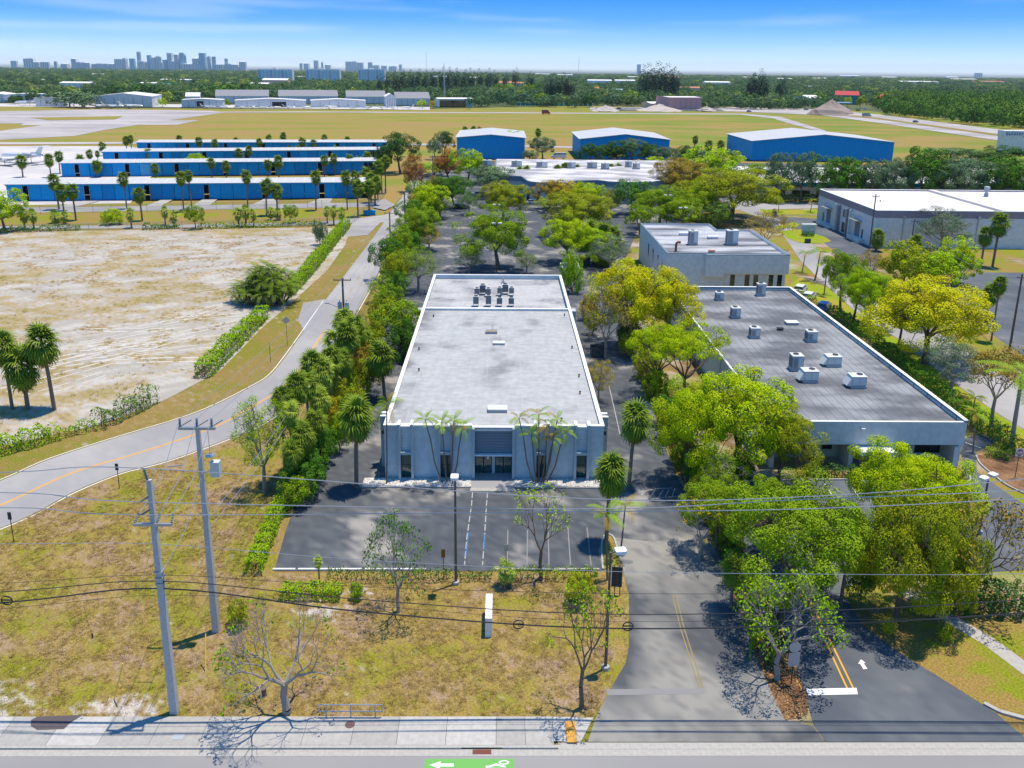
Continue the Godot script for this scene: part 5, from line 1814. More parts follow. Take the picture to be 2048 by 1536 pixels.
# thin tree whose branches show: grown by forking
func make_bare(called: String, seed_no: int, o: Dictionary) -> void:
	rng.seed = seed_no
	var wood := Shape.new()
	var crown := Shape.new()
	var h: float = o.fork
	wood.pipe([Vector3(0, -0.1, 0), Vector3(0.04, 0.3, 0), Vector3(rng.randf_range(-0.15, 0.15), h * 0.6, rng.randf_range(-0.1, 0.1)), Vector3(0, h, 0)], o.trunk * 1.5, o.trunk, 8)
	var n: int = o.get("limbs", 4)
	for i in n:
		var a := TAU * i / n + rng.randf_range(-0.4, 0.4)
		var d := Vector3(cos(a), o.get("up", 0.9), sin(a)).normalized()
		grow(wood, crown, Vector3(0, h - 0.1, 0), d, o.len, o.trunk * 0.62, o.depth, o)
	var hi := 0.0
	var wide := 0.0
	for q in wood.v:
		hi = maxf(hi, q.y)
		wide = maxf(wide, Vector2(q.x, q.z).length())
	var t := Node3D.new()
	obj("trunk", wood, mats[o.get("bark", "bark_grey")], t)
	obj("crown", crown, mats.leaf_green, t)
	kinds[called] = {"node": t, "h": hi, "r": wide * 0.9}


func fan_frond(seed_no: int, petiole: float, blade: float, count: int, droop: float) -> ArrayMesh:
	rng.seed = seed_no
	var s := Shape.new()
	s.col = Color(0.9, 0.95, 0.7)
	s.bar(Vector3.ZERO, Vector3(petiole, 0.04, 0), 0.045, 0.02)
	for i in count:
		var a := lerpf(-2.05, 2.05, (i + 0.5) / count) + rng.randf_range(-0.05, 0.05)
		var l := blade * (1.0 - 0.28 * absf(a) / 2.0) * rng.randf_range(0.85, 1.08)
		var d := Vector3(cos(a), 0, sin(a))
		var w := d.cross(Vector3.UP) * 0.075
		var fold := absf(a) * 0.06
		var p0 := Vector3(petiole - 0.05, 0.03, 0)
		var p1 := p0 + d * l * 0.5 + Vector3(0, fold, 0)
		var p2 := p0 + d * l * 0.8 + Vector3(0, fold - droop * l * 0.25, 0)
		var p3 := p0 + d * l * 0.97 + Vector3(0, fold - droop * l * rng.randf_range(0.5, 0.9), 0)
		s.col = leaf_tone(0.2)
		s.quad(p0 + w * 0.3, p1 + w, p1 - w, p0 - w * 0.3)
		s.quad(p1 + w, p2 + w * 0.6, p2 - w * 0.6, p1 - w)
		s.tri(p2 + w * 0.6, p3, p2 - w * 0.6)
	return s.done()


func feather_frond(seed_no: int, l: float, pairs: int, leaflet: float, arch: float) -> ArrayMesh:
	rng.seed = seed_no
	var s := Shape.new()
	var pts: Array[Vector3] = []
	for i in 9:
		var f := i / 8.0
		pts.append(Vector3(l * f * (1.0 - 0.12 * f * f), l * (0.28 * f - arch * f * f), 0))
	s.col = Color(0.9, 0.95, 0.6)
	s.pipe(pts, 0.025, 0.008, 4)
	for i in pairs:
		var f := 0.18 + 0.82 * (i + 0.5) / pairs
		var k := clampi(int(f * 8.0), 0, 7)
		var p := pts[k].lerp(pts[k + 1], f * 8.0 - k)
		var d := (pts[k + 1] - pts[k]).normalized()
		var ll := leaflet * (1.0 - 0.55 * absf(f - 0.5) * 2.0 * absf(f - 0.5) * 2.0) * rng.randf_range(0.85, 1.1)
		for side in [-1.0, 1.0]:
			var o: Vector3 = (d * 0.6 + Vector3(0, 0, side) + Vector3(0, 0.12, 0)).normalized()
			var w := d * 0.028
			s.col = leaf_tone(0.18)
			var m: Vector3 = p + o * ll * 0.55
			s.quad(p - w * 0.6, m - w, m + w, p + w * 0.6)
			s.tri(m - w, p + o * ll + Vector3(0, -ll * 0.4, 0), m + w)
	return s.done()


# frond orientation: turned about the trunk, then raised or lowered
func frond_basis(turn: float, lift: float, roll := 0.0) -> Basis:
	return Basis(Vector3.UP, turn) * Basis(Vector3(0, 0, 1), lift) * Basis(Vector3.RIGHT, roll)


func make_fan_palm(called: String, seed_no: int, h: float, live: int, dead: int, as_parts: bool, spread := 1.0) -> void:
	var t := Node3D.new()
	rng.seed = seed_no
	var wood := Shape.new()
	var lean := Vector3(rng.randf_range(-0.35, 0.35), 0, rng.randf_range(-0.35, 0.35)) * h / 7.0
	wood.pipe([Vector3(0, -0.1, 0), Vector3(0, 0.2, 0), Vector3(lean.x * 0.3, h * 0.5, lean.z * 0.3), lean + Vector3(0, h, 0)], 0.22, 0.16, 8)
	obj("trunk", wood, mats.bark_palm, t)
	var top := lean + Vector3(0, h, 0)
	var green := Shape.new()
	var brown := Shape.new()
	var lists := [[live, 1.4, -1.0, green_fronds, "frond", green], [dead, -1.0, -1.45, dead_fronds, "dead_frond", brown]]
	for q in lists:
		for i in q[0]:
			var f: float = (i + 0.5) / float(q[0])
			var lift := lerpf(q[1], q[2], pow(f, 0.8)) + rng.randf_range(-0.12, 0.12)
			var x := Transform3D(frond_basis(i * 2.39996 + rng.randf_range(-0.25, 0.25), lift, rng.randf_range(-0.5, 0.5)).scaled(Vector3.ONE * rng.randf_range(0.85, 1.12) * spread), top + Vector3(0, (-1.3 if q[4] == "dead_frond" else -1.2 * f) * spread, 0))
			var mesh: ArrayMesh = q[3][rng.randi() % q[3].size()]
			if as_parts:
				var o := obj(q[4], mesh, mats.leaf_palm if q[4] == "frond" else mats.leaf_dead, t)
				o.transform = x
			else:
				bake(q[5], mesh, x)
	if not as_parts:
		obj("crown", green, mats.leaf_palm, t)
		if dead:
			obj("dead_skirt", brown, mats.leaf_dead, t)
	kinds[called] = {"node": t, "h": h + 1.5 * spread, "r": 1.9 * spread}


func bake(s: Shape, mesh: ArrayMesh, x: Transform3D) -> void:
	var a := mesh.surface_get_arrays(0)
	var v: PackedVector3Array = a[Mesh.ARRAY_VERTEX]
	var k := s.v.size()
	s.v.append_array(x * v)
	s.c.append_array(a[Mesh.ARRAY_COLOR])
	for i in (a[Mesh.ARRAY_INDEX] as PackedInt32Array):
		s.ix.append(k + i)


func make_feather_palm(called: String, seed_no: int, stems: Array, fronds: int, scale_by: float, as_parts: bool, radius := 0.07) -> void:
	var t := Node3D.new()
	rng.seed = seed_no
	var hi := 0.0
	var all := Shape.new()
	for q in stems:
		var top := Vector3(q[0], q[1], q[2])
		var foot := Vector3(q[0] * 0.25, -0.05, q[2] * 0.25)
		var wood := Shape.new()
		wood.pipe([foot, foot.lerp(top, 0.35) + Vector3(q[0] * 0.1, 0, q[2] * 0.1), foot.lerp(top, 0.7), top], radius * 1.25, radius * 0.8, 6)
		obj("stem", wood, mats.bark_palm if radius < 0.1 else mats.bark_grey, t)
		hi = maxf(hi, q[1])
		for i in fronds:
			var x := Transform3D(frond_basis(i * 2.39996 + rng.randf(), lerpf(1.1, -0.35, (i + 0.5) / fronds), rng.randf_range(-0.3, 0.3)).scaled(Vector3.ONE * rng.randf_range(0.8, 1.15) * scale_by), top)
			var mesh := feather_fronds[rng.randi() % feather_fronds.size()]
			if as_parts:
				var o := obj("frond", mesh, mats.leaf_feather if rng.randf() < 0.72 else mats.leaf_bronze, t)
				o.transform = x
			else:
				bake(all, mesh, x)
	if not as_parts:
		obj("crown", all, mats.leaf_feather, t)
	kinds[called] = {"node": t, "h": hi + 1.0 * scale_by, "r": 1.8 * scale_by}


func plant_kinds() -> void:
	make_tree("oak_a", 101, {"h": 9.0, "r": 4.5, "clumps": 90, "rc": 0.9, "leaves": 480, "size": 0.14, "low": 0.16})
	make_tree("oak_b", 102, {"h": 9.0, "r": 4.5, "clumps": 84, "rc": 0.9, "leaves": 480, "size": 0.14, "low": 0.2, "limbs": 8})
	make_tree("oak_c", 103, {"h": 9.0, "r": 4.5, "clumps": 100, "rc": 0.8, "leaves": 400, "size": 0.135, "low": 0.12})
	make_tree("oak_d", 104, {"h": 9.0, "r": 4.5, "clumps": 76, "rc": 0.82, "leaves": 390, "size": 0.14, "low": 0.28, "fork": 0.36})
	make_tree("low_a", 105, {"h": 7.0, "r": 4.5, "clumps": 96, "rc": 0.86, "leaves": 440, "size": 0.135, "low": 0.02, "fork": 0.25})
	make_tree("airy_a", 106, {"h": 8.0, "r": 5.0, "clumps": 70, "rc": 0.95, "leaves": 320, "size": 0.13, "low": 0.34, "umbrella": true, "squash": 0.4, "limbs": 9})
	make_tree("open_a", 107, {"h": 8.0, "r": 3.6, "clumps": 56, "rc": 0.75, "leaves": 170, "size": 0.135, "low": 0.28, "twiggy": true, "limbs": 8, "bark": "bark_grey"})
	make_tree("open_b", 108, {"h": 8.0, "r": 3.6, "clumps": 60, "rc": 0.7, "leaves": 150, "size": 0.13, "low": 0.22, "twiggy": true, "limbs": 9, "bark": "bark_grey"})
	make_tree("dome_a", 109, {"h": 9.0, "r": 3.2, "clumps": 90, "rc": 0.7, "leaves": 190, "size": 0.17, "low": 0.1, "fork": 0.2, "squash": 1.1})
	make_tree("bush_a", 110, {"h": 3.0, "r": 2.0, "clumps": 44, "rc": 0.6, "leaves": 190, "size": 0.15, "low": -0.1, "fork": 0.15, "trunk": 0.08})
	make_tree("bush_b", 111, {"h": 3.0, "r": 2.0, "clumps": 38, "rc": 0.6, "leaves": 150, "size": 0.16, "low": 0.05, "fork": 0.15, "trunk": 0.08})
	make_tree("mid_a", 112, {"h": 9.0, "r": 4.5, "clumps": 52, "rc": 1.05, "leaves": 170, "size": 0.28, "low": 0.16, "twig_skip": 3})
	make_tree("mid_b", 113, {"h": 9.0, "r": 4.5, "clumps": 46, "rc": 1.0, "leaves": 170, "size": 0.28, "low": 0.22, "twig_skip": 3})
	make_tree("far_a", 114, {"h": 10.0, "r": 6.0, "clumps": 26, "rc": 2.1, "leaves": 24, "size": 1.25, "low": 0.05, "twig_skip": 30, "limbs": 2})
	make_tree("far_b", 115, {"h": 10.0, "r": 6.0, "clumps": 22, "rc": 2.2, "leaves": 26, "size": 1.3, "low": 0.12, "twig_skip": 30, "limbs": 2})
	make_tree("pine_a", 116, {"h": 20.0, "r": 4.2, "clumps": 44, "rc": 1.4, "leaves": 30, "size": 0.9, "low": 0.08, "twig_skip": 30, "limbs": 4, "squash": 2.0, "fork": 0.6})
	make_bare("bare_a", 121, {"fork": 1.7, "trunk": 0.2, "len": 1.25, "depth": 6, "leafy": 0.05, "leaves": 9, "size": 0.2, "limbs": 4, "up": 0.75})
	make_bare("bare_b", 122, {"fork": 2.2, "trunk": 0.16, "len": 1.35, "depth": 5, "leafy": 0.3, "leaves": 9, "size": 0.19, "limbs": 3, "up": 1.3})
	make_bare("bare_c", 123, {"fork": 1.4, "trunk": 0.14, "len": 1.2, "depth": 5, "leafy": 0.4, "leaves": 10, "size": 0.17, "limbs": 4, "up": 1.0, "rc": 0.4})
	make_bare("bare_d", 124, {"fork": 2.4, "trunk": 0.17, "len": 1.35, "depth": 5, "leafy": 0.6, "leaves": 16, "size": 0.18, "limbs": 4, "up": 1.1, "rc": 0.45})
	for i in 5:
		green_fronds.append(fan_frond(200 + i, 0.8, 1.2, 14, 0.55 + 0.12 * i))
	for i in 3:
		dead_fronds.append(fan_frond(210 + i, 0.6, 1.1, 9, 1.2))
	for i in 4:
		feather_fronds.append(feather_frond(220 + i, 2.1, 20, 0.62, 0.5 + 0.12 * i))
	make_fan_palm("sabal_a", 131, 6.2, 54, 24, true)
	make_fan_palm("sabal_b", 132, 5.2, 52, 14, true)
	make_fan_palm("sabal_c", 133, 3.0, 34, 10, true)
	make_fan_palm("sabal_young", 134, 1.0, 18, 3, false, 0.85)
	make_fan_palm("sabal_mid", 135, 7.0, 44, 14, false)
	make_fan_palm("sabal_mid_b", 136, 7.0, 40, 16, false, 0.95)
	make_feather_palm("areca_a", 141, [[-2.2, 5.6, 0.2], [-0.6, 5.4, 0.5], [0.6, 5.2, -0.2], [1.4, 4.9, 0.4]], 9, 0.6, true)
	make_feather_palm("areca_b", 142, [[-2.1, 5.9, 0.2], [-0.9, 4.6, 0.5], [-0.2, 6.1, 0.0], [0.7, 5.4, 0.5], [1.6, 5.6, -0.2], [1.2, 4.2, 0.6], [2.4, 4.7, 0.3]], 8, 0.58, true)
	make_feather_palm("slender", 143, [[0.3, 5.2, 0.2]], 10, 0.75, true)
	make_feather_palm("royal", 144, [[0.2, 8.0, 0.0]], 13, 1.35, true, 0.15)
	make_feather_palm("coconut", 145, [[0.8, 9.0, 0.4]], 15, 1.5, false, 0.14)
	make_feather_palm("areca_clump", 146, [[-1.6, 1.6, 0.3], [-0.8, 2.2, -0.4], [0, 2.6, 0.3], [0.8, 2.4, -0.3], [1.5, 1.8, 0.2], [-0.4, 1.4, 0.8], [0.7, 1.3, 0.9], [-1.2, 1.1, -0.7], [1.2, 1.2, -0.6], [0.1, 2.9, -0.2]], 12, 0.55, false)


# put a plant: base (x, z), height, crown width
func plant(kind: String, called: String, label: String, category: String, group: String, x: float, z: float, h: float, w: float, leaf_mat := "", bark := "") -> Node3D:
	var k: Dictionary = kinds[kind]
	var o: Node3D = k.node.duplicate()
	o.name = numbered(called)
	add_child(o)
	o.position = Vector3(x, 0, z)
	o.rotation.y = rng.randf() * TAU
	var sx: float = w / (2.0 * k.r) * 1.08
	o.scale = Vector3(sx, h / k.h, sx)
	if leaf_mat:
		for c in o.get_children():
			if c.name.begins_with("crown") or c.name.begins_with("frond"):
				c.material_override = mats[leaf_mat]
	if bark:
		o.get_child(0).material_override = mats[bark]
	tag(o, label, category, group)
	return o


# fan palms keep their proportions: only the trunk length follows the height
func palm(kind: String, label: String, group: String, x: float, z: float, h: float, w: float, leaf_mat := "", called := "fan_palm") -> Node3D:
	var o := plant(kind, called, label, "palm", group, x, z, h, w, leaf_mat)
	var k: Dictionary = kinds[kind]
	var sx: float = w / (2.0 * k.r)
	o.scale = Vector3(sx, sx, sx)
	# trunk stretched or shortened so that the crown top reaches h
	var trunk: Node3D = o.get_child(0)
	var want: float = h / sx - (k.h - trunk.mesh.get_aabb().end.y)
	var have: float = trunk.mesh.get_aabb().end.y
	trunk.scale.y = maxf(0.2, want / have)
	for i in range(1, o.get_child_count()):
		o.get_child(i).position.y += want - have
	return o


# clipped hedge along a line
func hedge(label: String, line: PackedVector2Array, w: float, h: float, leaf_mat: String, called := "hedge", ragged := 0.25, density := 95.0, size := 0.17, legs := 0.0) -> Node3D:
	var t := thing(called, label, "hedge")
	var s := Shape.new()
	var wood := Shape.new()
	for i in line.size() - 1:
		var a := line[i]
		var b := line[i + 1]
		var l := a.distance_to(b)
		var d := (b - a) / l
		var side := d.orthogonal()
		var count := int(l * (w + 2.0 * h) * density)
		for k in count:
			var u := rng.randf() * l
			var q := a + d * u
			var n := noise_b.get_noise_2d(q.x * 0.7, q.y * 0.7)
			var hh := h * (1.0 + ragged * n * 1.4)
			var f := rng.randf() * (w + 2.0 * hh)
			var inn := rng.randf() * rng.randf() * 0.35
			var p: Vector3
			var nn: Vector3
			var wob := noise_b.get_noise_2d(q.x * 1.3 + 50.0, q.y * 1.3) * ragged * w * 0.6
			if f < w:
				p = Vector3(q.x + side.x * (f - w / 2), hh - inn, q.y + side.y * (f - w / 2))
				nn = Vector3.UP
			else:
				var sgn := 1.0 if f < w + hh else -1.0
				var y := rng.randf_range(legs, hh)
				var r := (w / 2 - inn) * sqrt(clampf(1.0 - pow(y / hh, 6.0) * 0.4, 0, 1)) + wob
				p = Vector3(q.x + side.x * r * sgn, y, q.y + side.y * r * sgn)
				nn = Vector3(side.x * sgn, 0.3, side.y * sgn)
			var tone := leaf_tone(0.2)
			var cl := 1.0 + 0.25 * n
			s.col = Color(tone.r * cl, tone.g * cl, tone.b * cl)
			leaf(s, p, (nn + unit() * 0.8).normalized(), size * rng.randf_range(0.7, 1.3))
		for k in int(l / 0.5):
			var q := a + d * (k + rng.randf()) * 0.5
			for e in 3:
				wood.tube(Vector3(q.x, -0.05, q.y), Vector3(q.x + rng.randf_range(-0.3, 0.3), h * 0.8, q.y + rng.randf_range(-0.3, 0.3)), 0.022, 0.01, 4, false)
	obj("stems", wood, mats.bark_brown, t)
	obj("foliage", s, mats[leaf_mat], t)
	return t

# ---------------------------------------------------------------- plants on the corner plot and round the main building
func plants_front() -> void:
	rng.seed = 900
	var q: Array
	# nearly bare trees on the lawn
	q = [[-13.5,-44.1,7.6,7.2]][0]
	plant("bare_a", "bare_tree", "nearly leafless grey tree by the sidewalk, shadow across the slabs", "tree", "", q[0], q[1], q[2], q[3], "leaf_green", "bark_grey")
	q = [[-7.6,-54.3,8,4.8]][0]
	plant("bare_c", "young_tree", "thin leafed tree in the straw lawn between hedge and bare tree", "tree", "", q[0], q[1], q[2], q[3], "leaf_deep", "bark_grey")
	q = [[3.4,-58.4,8.2,4.7]][0]
	plant("bare_b", "young_tree", "sparse bright green tree rising from the low hedge", "tree", "", q[0], q[1], q[2], q[3], "leaf_bright", "bark_brown")
	q = [[5.4,-44.6,8.8,4.7]][0]
	plant("bare_b", "young_tree", "sparse tree at the lawn corner by the worn driveway", "tree", "", q[0], q[1], q[2], q[3], "leaf_hedge", "bark_brown")
	# fan palms round the main building
	for e in [
		[[[-14.1,-73.6,9.6,4.1]][0], "sabal_a", "fan palm with brown skirt at the building's west front corner"],
		[[[-14.4,-95.7,7.7,4.2]][0], "sabal_a", "fan palm close to the west side wall of the office"],
		[[[12.9,-74,8.9,3.8]][0], "sabal_a", "tall fan palm by the east front corner of the office"],
		[[[9.4,-64,8.6,3.5]][0], "sabal_b", "dense fan palm on the kerbed island of the front lot"],
		[[[-14.4,-58,2.4,1]][0], "sabal_young", "small young fan palm in the low hedge gap"],
		[[[0.5,-57.6,2.4,2]][0], "sabal_young", "bright young fan palm in the middle of the low hedge"],
		[[[17.9,-54.9,4.6,2.5]][0], "sabal_c", "short fan palm at the edge of the mulch strip"],
		[[[-58.5,-92.3,9.8,3.9]][0], "sabal_a", "westmost of three fan palms standing in the sand lot"],
		[[[-56.7,-92.4,8.1,4.9]][0], "sabal_a", "shortest of three fan palms standing in the sand lot"],
		[[[-53.4,-92.1,10.8,4.6]][0], "sabal_a", "tallest of three fan palms standing in the sand lot"]]:
		palm(e[1], e[2], "", e[0][0], e[0][1], e[0][2], e[0][3], "leaf_palm_light" if e[1] == "sabal_young" else "")
	# feathery palms in front of the facade
	var p := plant("areca_a", "feather_palm", "four stemmed feather palm in front of the facade, west of the doors", "palm", "", -5.1, -74.5, 6.6, 3.2)
	p.rotation.y = 0.1
	p.scale = Vector3(1.0, 1.24, 1.0)
	p = plant("areca_b", "feather_palm", "many stemmed feather palm in front of the facade, east of the doors", "palm", "", 4.0, -74.5, 6.8, 3.2)
	p.rotation.y = 0.0
	p.scale = Vector3(1.02, 1.2, 1.02)
	for e in [[[[-11.3,-74,9.5,2.1]][0], "slender feather palm leaning at the building's west corner"], [[[8.9,-58.4,6.7,1.8]][0], "slender feather palm beside the white lamp, over the island"], [[[10.2,-61.8,5.3,1.8]][0], "second slender feather palm at the island's driveway side"]]:
		p = plant("slender", "feather_palm", e[1], "palm", "", e[0][0], e[0][1], e[0][2], e[0][3])
		p.scale.x = 1.0
		p.scale.z = 1.0
	# thicket of fan palms between the winding road and the west drive
	var n := 0
	for e in [[-20.2,-73.5,9.2,3],[-21.4,-74.8,10.2,2.8],[-20.3,-76.3,11,3.3],[-19.6,-78.2,10.5,3.3],[-18.9,-80.3,7.8,3.1],[-18.9,-72.5,7.4,2.9],[-18.3,-75.5,7.6,3.1],[-19.5,-71,6.2,2.6],[-19.5,-84.2,9.7,3.4],[-19.2,-88.2,9.8,3.5],[-20.6,-84.2,10.5,3.3],[-18.5,-91,8.2,3.3],[-20.2,-95.6,9.5,3.5],[-18.7,-95.6,10.4,3.7],[-18.6,-100.7,9.5,3.7],[-18.4,-105.2,6.8,3.5],[-20.6,-102.4,10,3.6],[-20.2,-89.6,6.5,3.2]]:
		palm("sabal_b" if n % 3 else "sabal_c", "shaggy fan palm in the thicket between the winding road and the west drive", "fan palms of the roadside thicket", e[0], e[1], e[2], e[3] * rng.randf_range(0.85, 1.1), "leaf_palm" if n % 4 else "leaf_palm_light")
		n += 1
	for e in [[-19.1,-71.1,3.7,3.3,"leaf_deep"],[-18.2,-78.2,4.5,3.1,"leaf_deep"],[-17.4,-88.2,5.3,3.4,"leaf_olive"],[-16.8,-97.3,6,3.5,"leaf_bronze"],[-18.9,-84.2,5.4,2.7,"leaf_gold"],[-17.2,-81.1,4.3,2.1,"leaf_hedge"],[-17.7,-107.2,5.4,3.1,"leaf_olive"],[-19.3,-69.9,3.2,2.8,"leaf_green"],[-18.9,-73.5,5.1,3.4,"leaf_deep"],[-18.5,-77.1,5,3,"leaf_deep"],[-18.4,-84.2,4.8,3.3,"leaf_olive"],[-18.5,-91,4.4,3.5,"leaf_green"],[-17.8,-95.6,5.3,3.5,"leaf_olive"],[-17.9,-72.5,4.2,2.4,"leaf_deep"],[-18.1,-101.6,5.2,3.3,"leaf_gold"]]:
		plant("bush_b", "shrub", "wild leafy shrub among the thicket palms", "shrub", "shrubs in the roadside thicket", e[0], e[1], e[2], e[3], e[4])
	q = [[-22.8,-72.5,9.9,5.2]][0]
	plant("open_b", "young_tree", "bright green leaning tree over the corner lawn by the thicket", "tree", "", q[0], q[1], q[2], q[3], "leaf_bright", "bark_grey")
	q = [[-17.6,-110.2,7.4,4.6]][0]
	plant("open_a", "young_tree", "brown twiggy tree at the upper end of the thicket", "tree", "", q[0] - 3.0, q[1], q[2], q[3], "leaf_bronze", "bark_grey")
	q = [[-14.6,-113.5,8.1,6.8]][0]
	plant("mid_b", "leafy_tree", "spreading light green tree over the west drive", "tree", "", q[0], q[1], q[2], q[3], "leaf_green")
	q = [[-13.8,-109.9,6.1,3.9]][0]
	plant("bush_a", "shrub", "dark rounded shrub against the west wall of the office", "shrub", "", q[0], q[1], q[2], q[3], "leaf_deep")
	# hedges
	hedge("bright clipped hedge between the corner lawn and the front lot", pv([-19.97,-58.86,-20.25,-63.36,-20.43,-68.31,-20.3,-71.04]), 1.35, 1.25, "leaf_hedge")
	hedge("leggy low hedge along the kerb of the front lot", pv([-13.83,-58.34,-8.78,-58.23,-4.76,-58.38,-0.51,-58.39]), 0.7, 0.95, "leaf_hedge_dull", "hedge", 0.45, 42.0, 0.15, 0.45)
	hedge("leggy low hedge from the young palm to the island", pv([0.91,-58.39,3.34,-58.4,8.02,-58.55]), 0.7, 1.0, "leaf_hedge", "hedge", 0.45, 45.0, 0.15, 0.45)
	hedge("square clipped hedge in the corner lawn, lime topped", pv([-17.02,-56.25,-12.24,-56.14]), 1.4, 0.95, "leaf_hedge")
	hedge("dense clipped hedge along the sand lot beside the lane mouth", pv([-39.53,-102.69,-39.39,-109.46,-39.3,-118.26,-39.2,-130.7]), 2.2, 2.0, "leaf_hedge", "hedge", 0.35, 55.0, 0.24)
	hedge("long clipped hedge from the areca clump to the lane", pv([-38.7,-143.1,-38.5,-157.1,-39.4,-180.3,-40.3,-210.5]), 2.2, 2.1, "leaf_hedge", "hedge", 0.4, 48.0, 0.26)
	hedge("thinning hedge beside the sand lot, above the winding road", pv([-45.83,-87.07,-44.46,-89.58,-42.59,-95.01]), 2.0, 1.9, "leaf_hedge_dull", "hedge", 0.5, 42.0, 0.22)
	hedge("ragged hedge at the sand lot's street corner", pv([-54.61,-77.93,-53.03,-80.46,-49.58,-83.9,-49.19,-84.41]), 2.0, 1.7, "leaf_hedge", "hedge", 0.4, 50.0, 0.22)
	hedge("patchy yellow hedge between two longer hedges by the sand lot", pv([-49.19,-84.41,-45.83,-87.07]), 1.6, 1.2, "leaf_hedge", "hedge", 0.6, 26.0, 0.22)
	q = [[-42.3,-188.4,5.3,3]][0]
	plant("bush_b", "shrub", "grey green conical bush at the top of the long hedge", "shrub", "", q[0], q[1], q[2], q[3], "leaf_grey")
	for e in [[-44.8,-139,4,2.8],[-42.9,-138.4,5.4,2.9],[-41.2,-137.8,7.1,3.4],[-39.7,-138.2,7.6,3.6],[-38.7,-139.8,6.2,3.1]]:
		plant("areca_clump", "feather_palm", "bushy feather palm of the clump at the edge of the sand lot", "palm", "palm clump by the sand lot", e[0], e[1], e[2], e[3], "leaf_palm")
	q = [[-11.1,-55.9,1.5,1]][0]
	plant("bush_a", "shrub", "little round shrub beside the square hedge", "shrub", "", q[0], q[1], q[2], q[3], "leaf_hedge")
	q = [[-19.2,-52.5,2.1,1.5]][0]
	plant("bush_b", "shrub", "small shrub at the foot of the second concrete pole", "shrub", "", q[0], q[1], q[2], q[3], "leaf_olive")
	q = [[6.1,-55.5,2.1,2.2]][0]
	plant("bush_b", "shrub", "loose dark shrub in the lawn behind the corner tree", "shrub", "", q[0], q[1], q[2], q[3], "leaf_olive")
	grass_tufts()
	litter()


func grass_tufts() -> void:
	# blades standing in the lawn; too many to count
	var s := Shape.new()
	rng.seed = 77
	for i in 7:
		var a := rng.randf() * TAU
		var o := Vector3(cos(a), 0, sin(a)) * rng.randf_range(0.02, 0.1)
		var t := o * 2.2 + Vector3(0, rng.randf_range(0.05, 0.12), 0)
		var w := Vector3(-sin(a), 0, cos(a)) * 0.014
		s.tri(o - w, t, o + w)
	var mesh := s.done()
	var xs: Array[Transform3D] = []
	var cs: Array[Color] = []
	var area := pv([-37.86,-43.93,-54.47,-55.65,-44.32,-65.62,-41.11,-71.85,-34.6,-78.55,-30,-83.59,-25.49,-84.14,-21.8,-78.21,-20.72,-70.11,-20.05,-59.69,-14.29,-57.68,8.29,-59.1,10.18,-60.88,10.04,-56.46,9.04,-50.11,6.23,-44])
	var lo := Vector2(-46, -77)
	for i in 90000:
		var p := Vector2(rng.randf_range(-46, 8), rng.randf_range(-77, -43.9))
		if not Geometry2D.is_point_in_polygon(p, area):
			continue
		var n := noise_b.get_noise_2d(p.x * 0.8, p.y * 0.8) + noise_a.get_noise_2d(p.x * 2.0, p.y * 2.0)
		if n < -0.25 + rng.randf() * 0.3:
			continue
		var k := rng.randf_range(0.7, 1.5)
		xs.append(Transform3D(Basis(Vector3.UP, rng.randf() * TAU).scaled(Vector3(k, k * rng.randf_range(0.6, 1.3), k)), Vector3(p.x, 0.0, p.y)))
		var c := tint_lawn(p)
		var f := rng.randf_range(0.75, 1.3)
		cs.append(Color(c.r * f, c.g * f, c.b * f))
	var weeds: Array[Transform3D] = []
	var wc: Array[Color] = []
	var lot := pv([-111.7,-180.4,-82.4,-198.8,-44.8,-200.3,-37.8,-149.8,-39.4,-123.67,-38.89,-105.89,-42.75,-96.94,-55.01,-83.84])
	for i in 9000:
		var p := Vector2(rng.randf_range(-100, -18), rng.randf_range(-210, -78))
		if Geometry2D.is_point_in_polygon(p, lot) and noise_a.get_noise_2d(p.x * 1.1, p.y * 1.6) + 0.6 * noise_b.get_noise_2d(p.x, p.y) > 0.12:
			var k := rng.randf_range(1.0, 3.0)
			weeds.append(Transform3D(Basis(Vector3.UP, rng.randf() * TAU).scaled(Vector3(k, k, k)), Vector3(p.x, 0.01, p.y)))
			wc.append(lin(176, 150, 98).lerp(lin(120, 128, 56), rng.randf()))
	scatter("weeds", mesh, weeds, wc, "dry weeds scattered over the sand lot", "weeds")
	scatter("grass", mesh, xs, cs, "short dry grass standing in the corner lawn", "grass")


func scatter(called: String, mesh: Mesh, xs: Array[Transform3D], cs: Array[Color], label: String, category: String, rough := 0.9) -> MultiMeshInstance3D:
	var mm := MultiMesh.new()
	mm.transform_format = MultiMesh.TRANSFORM_3D
	mm.use_colors = true
	mm.mesh = mesh
	mm.instance_count = xs.size()
	for i in xs.size():
		mm.set_instance_transform(i, xs[i])
		mm.set_instance_color(i, cs[i])
	var o := MultiMeshInstance3D.new()
	o.multimesh = mm
	o.name = numbered(called)
	var m := plain("scatter_" + called, Color.WHITE, rough)
	m.vertex_color_use_as_albedo = true
	o.material_override = m
	add_child(o)
	tag(o, label, category, "", "stuff")
	return o


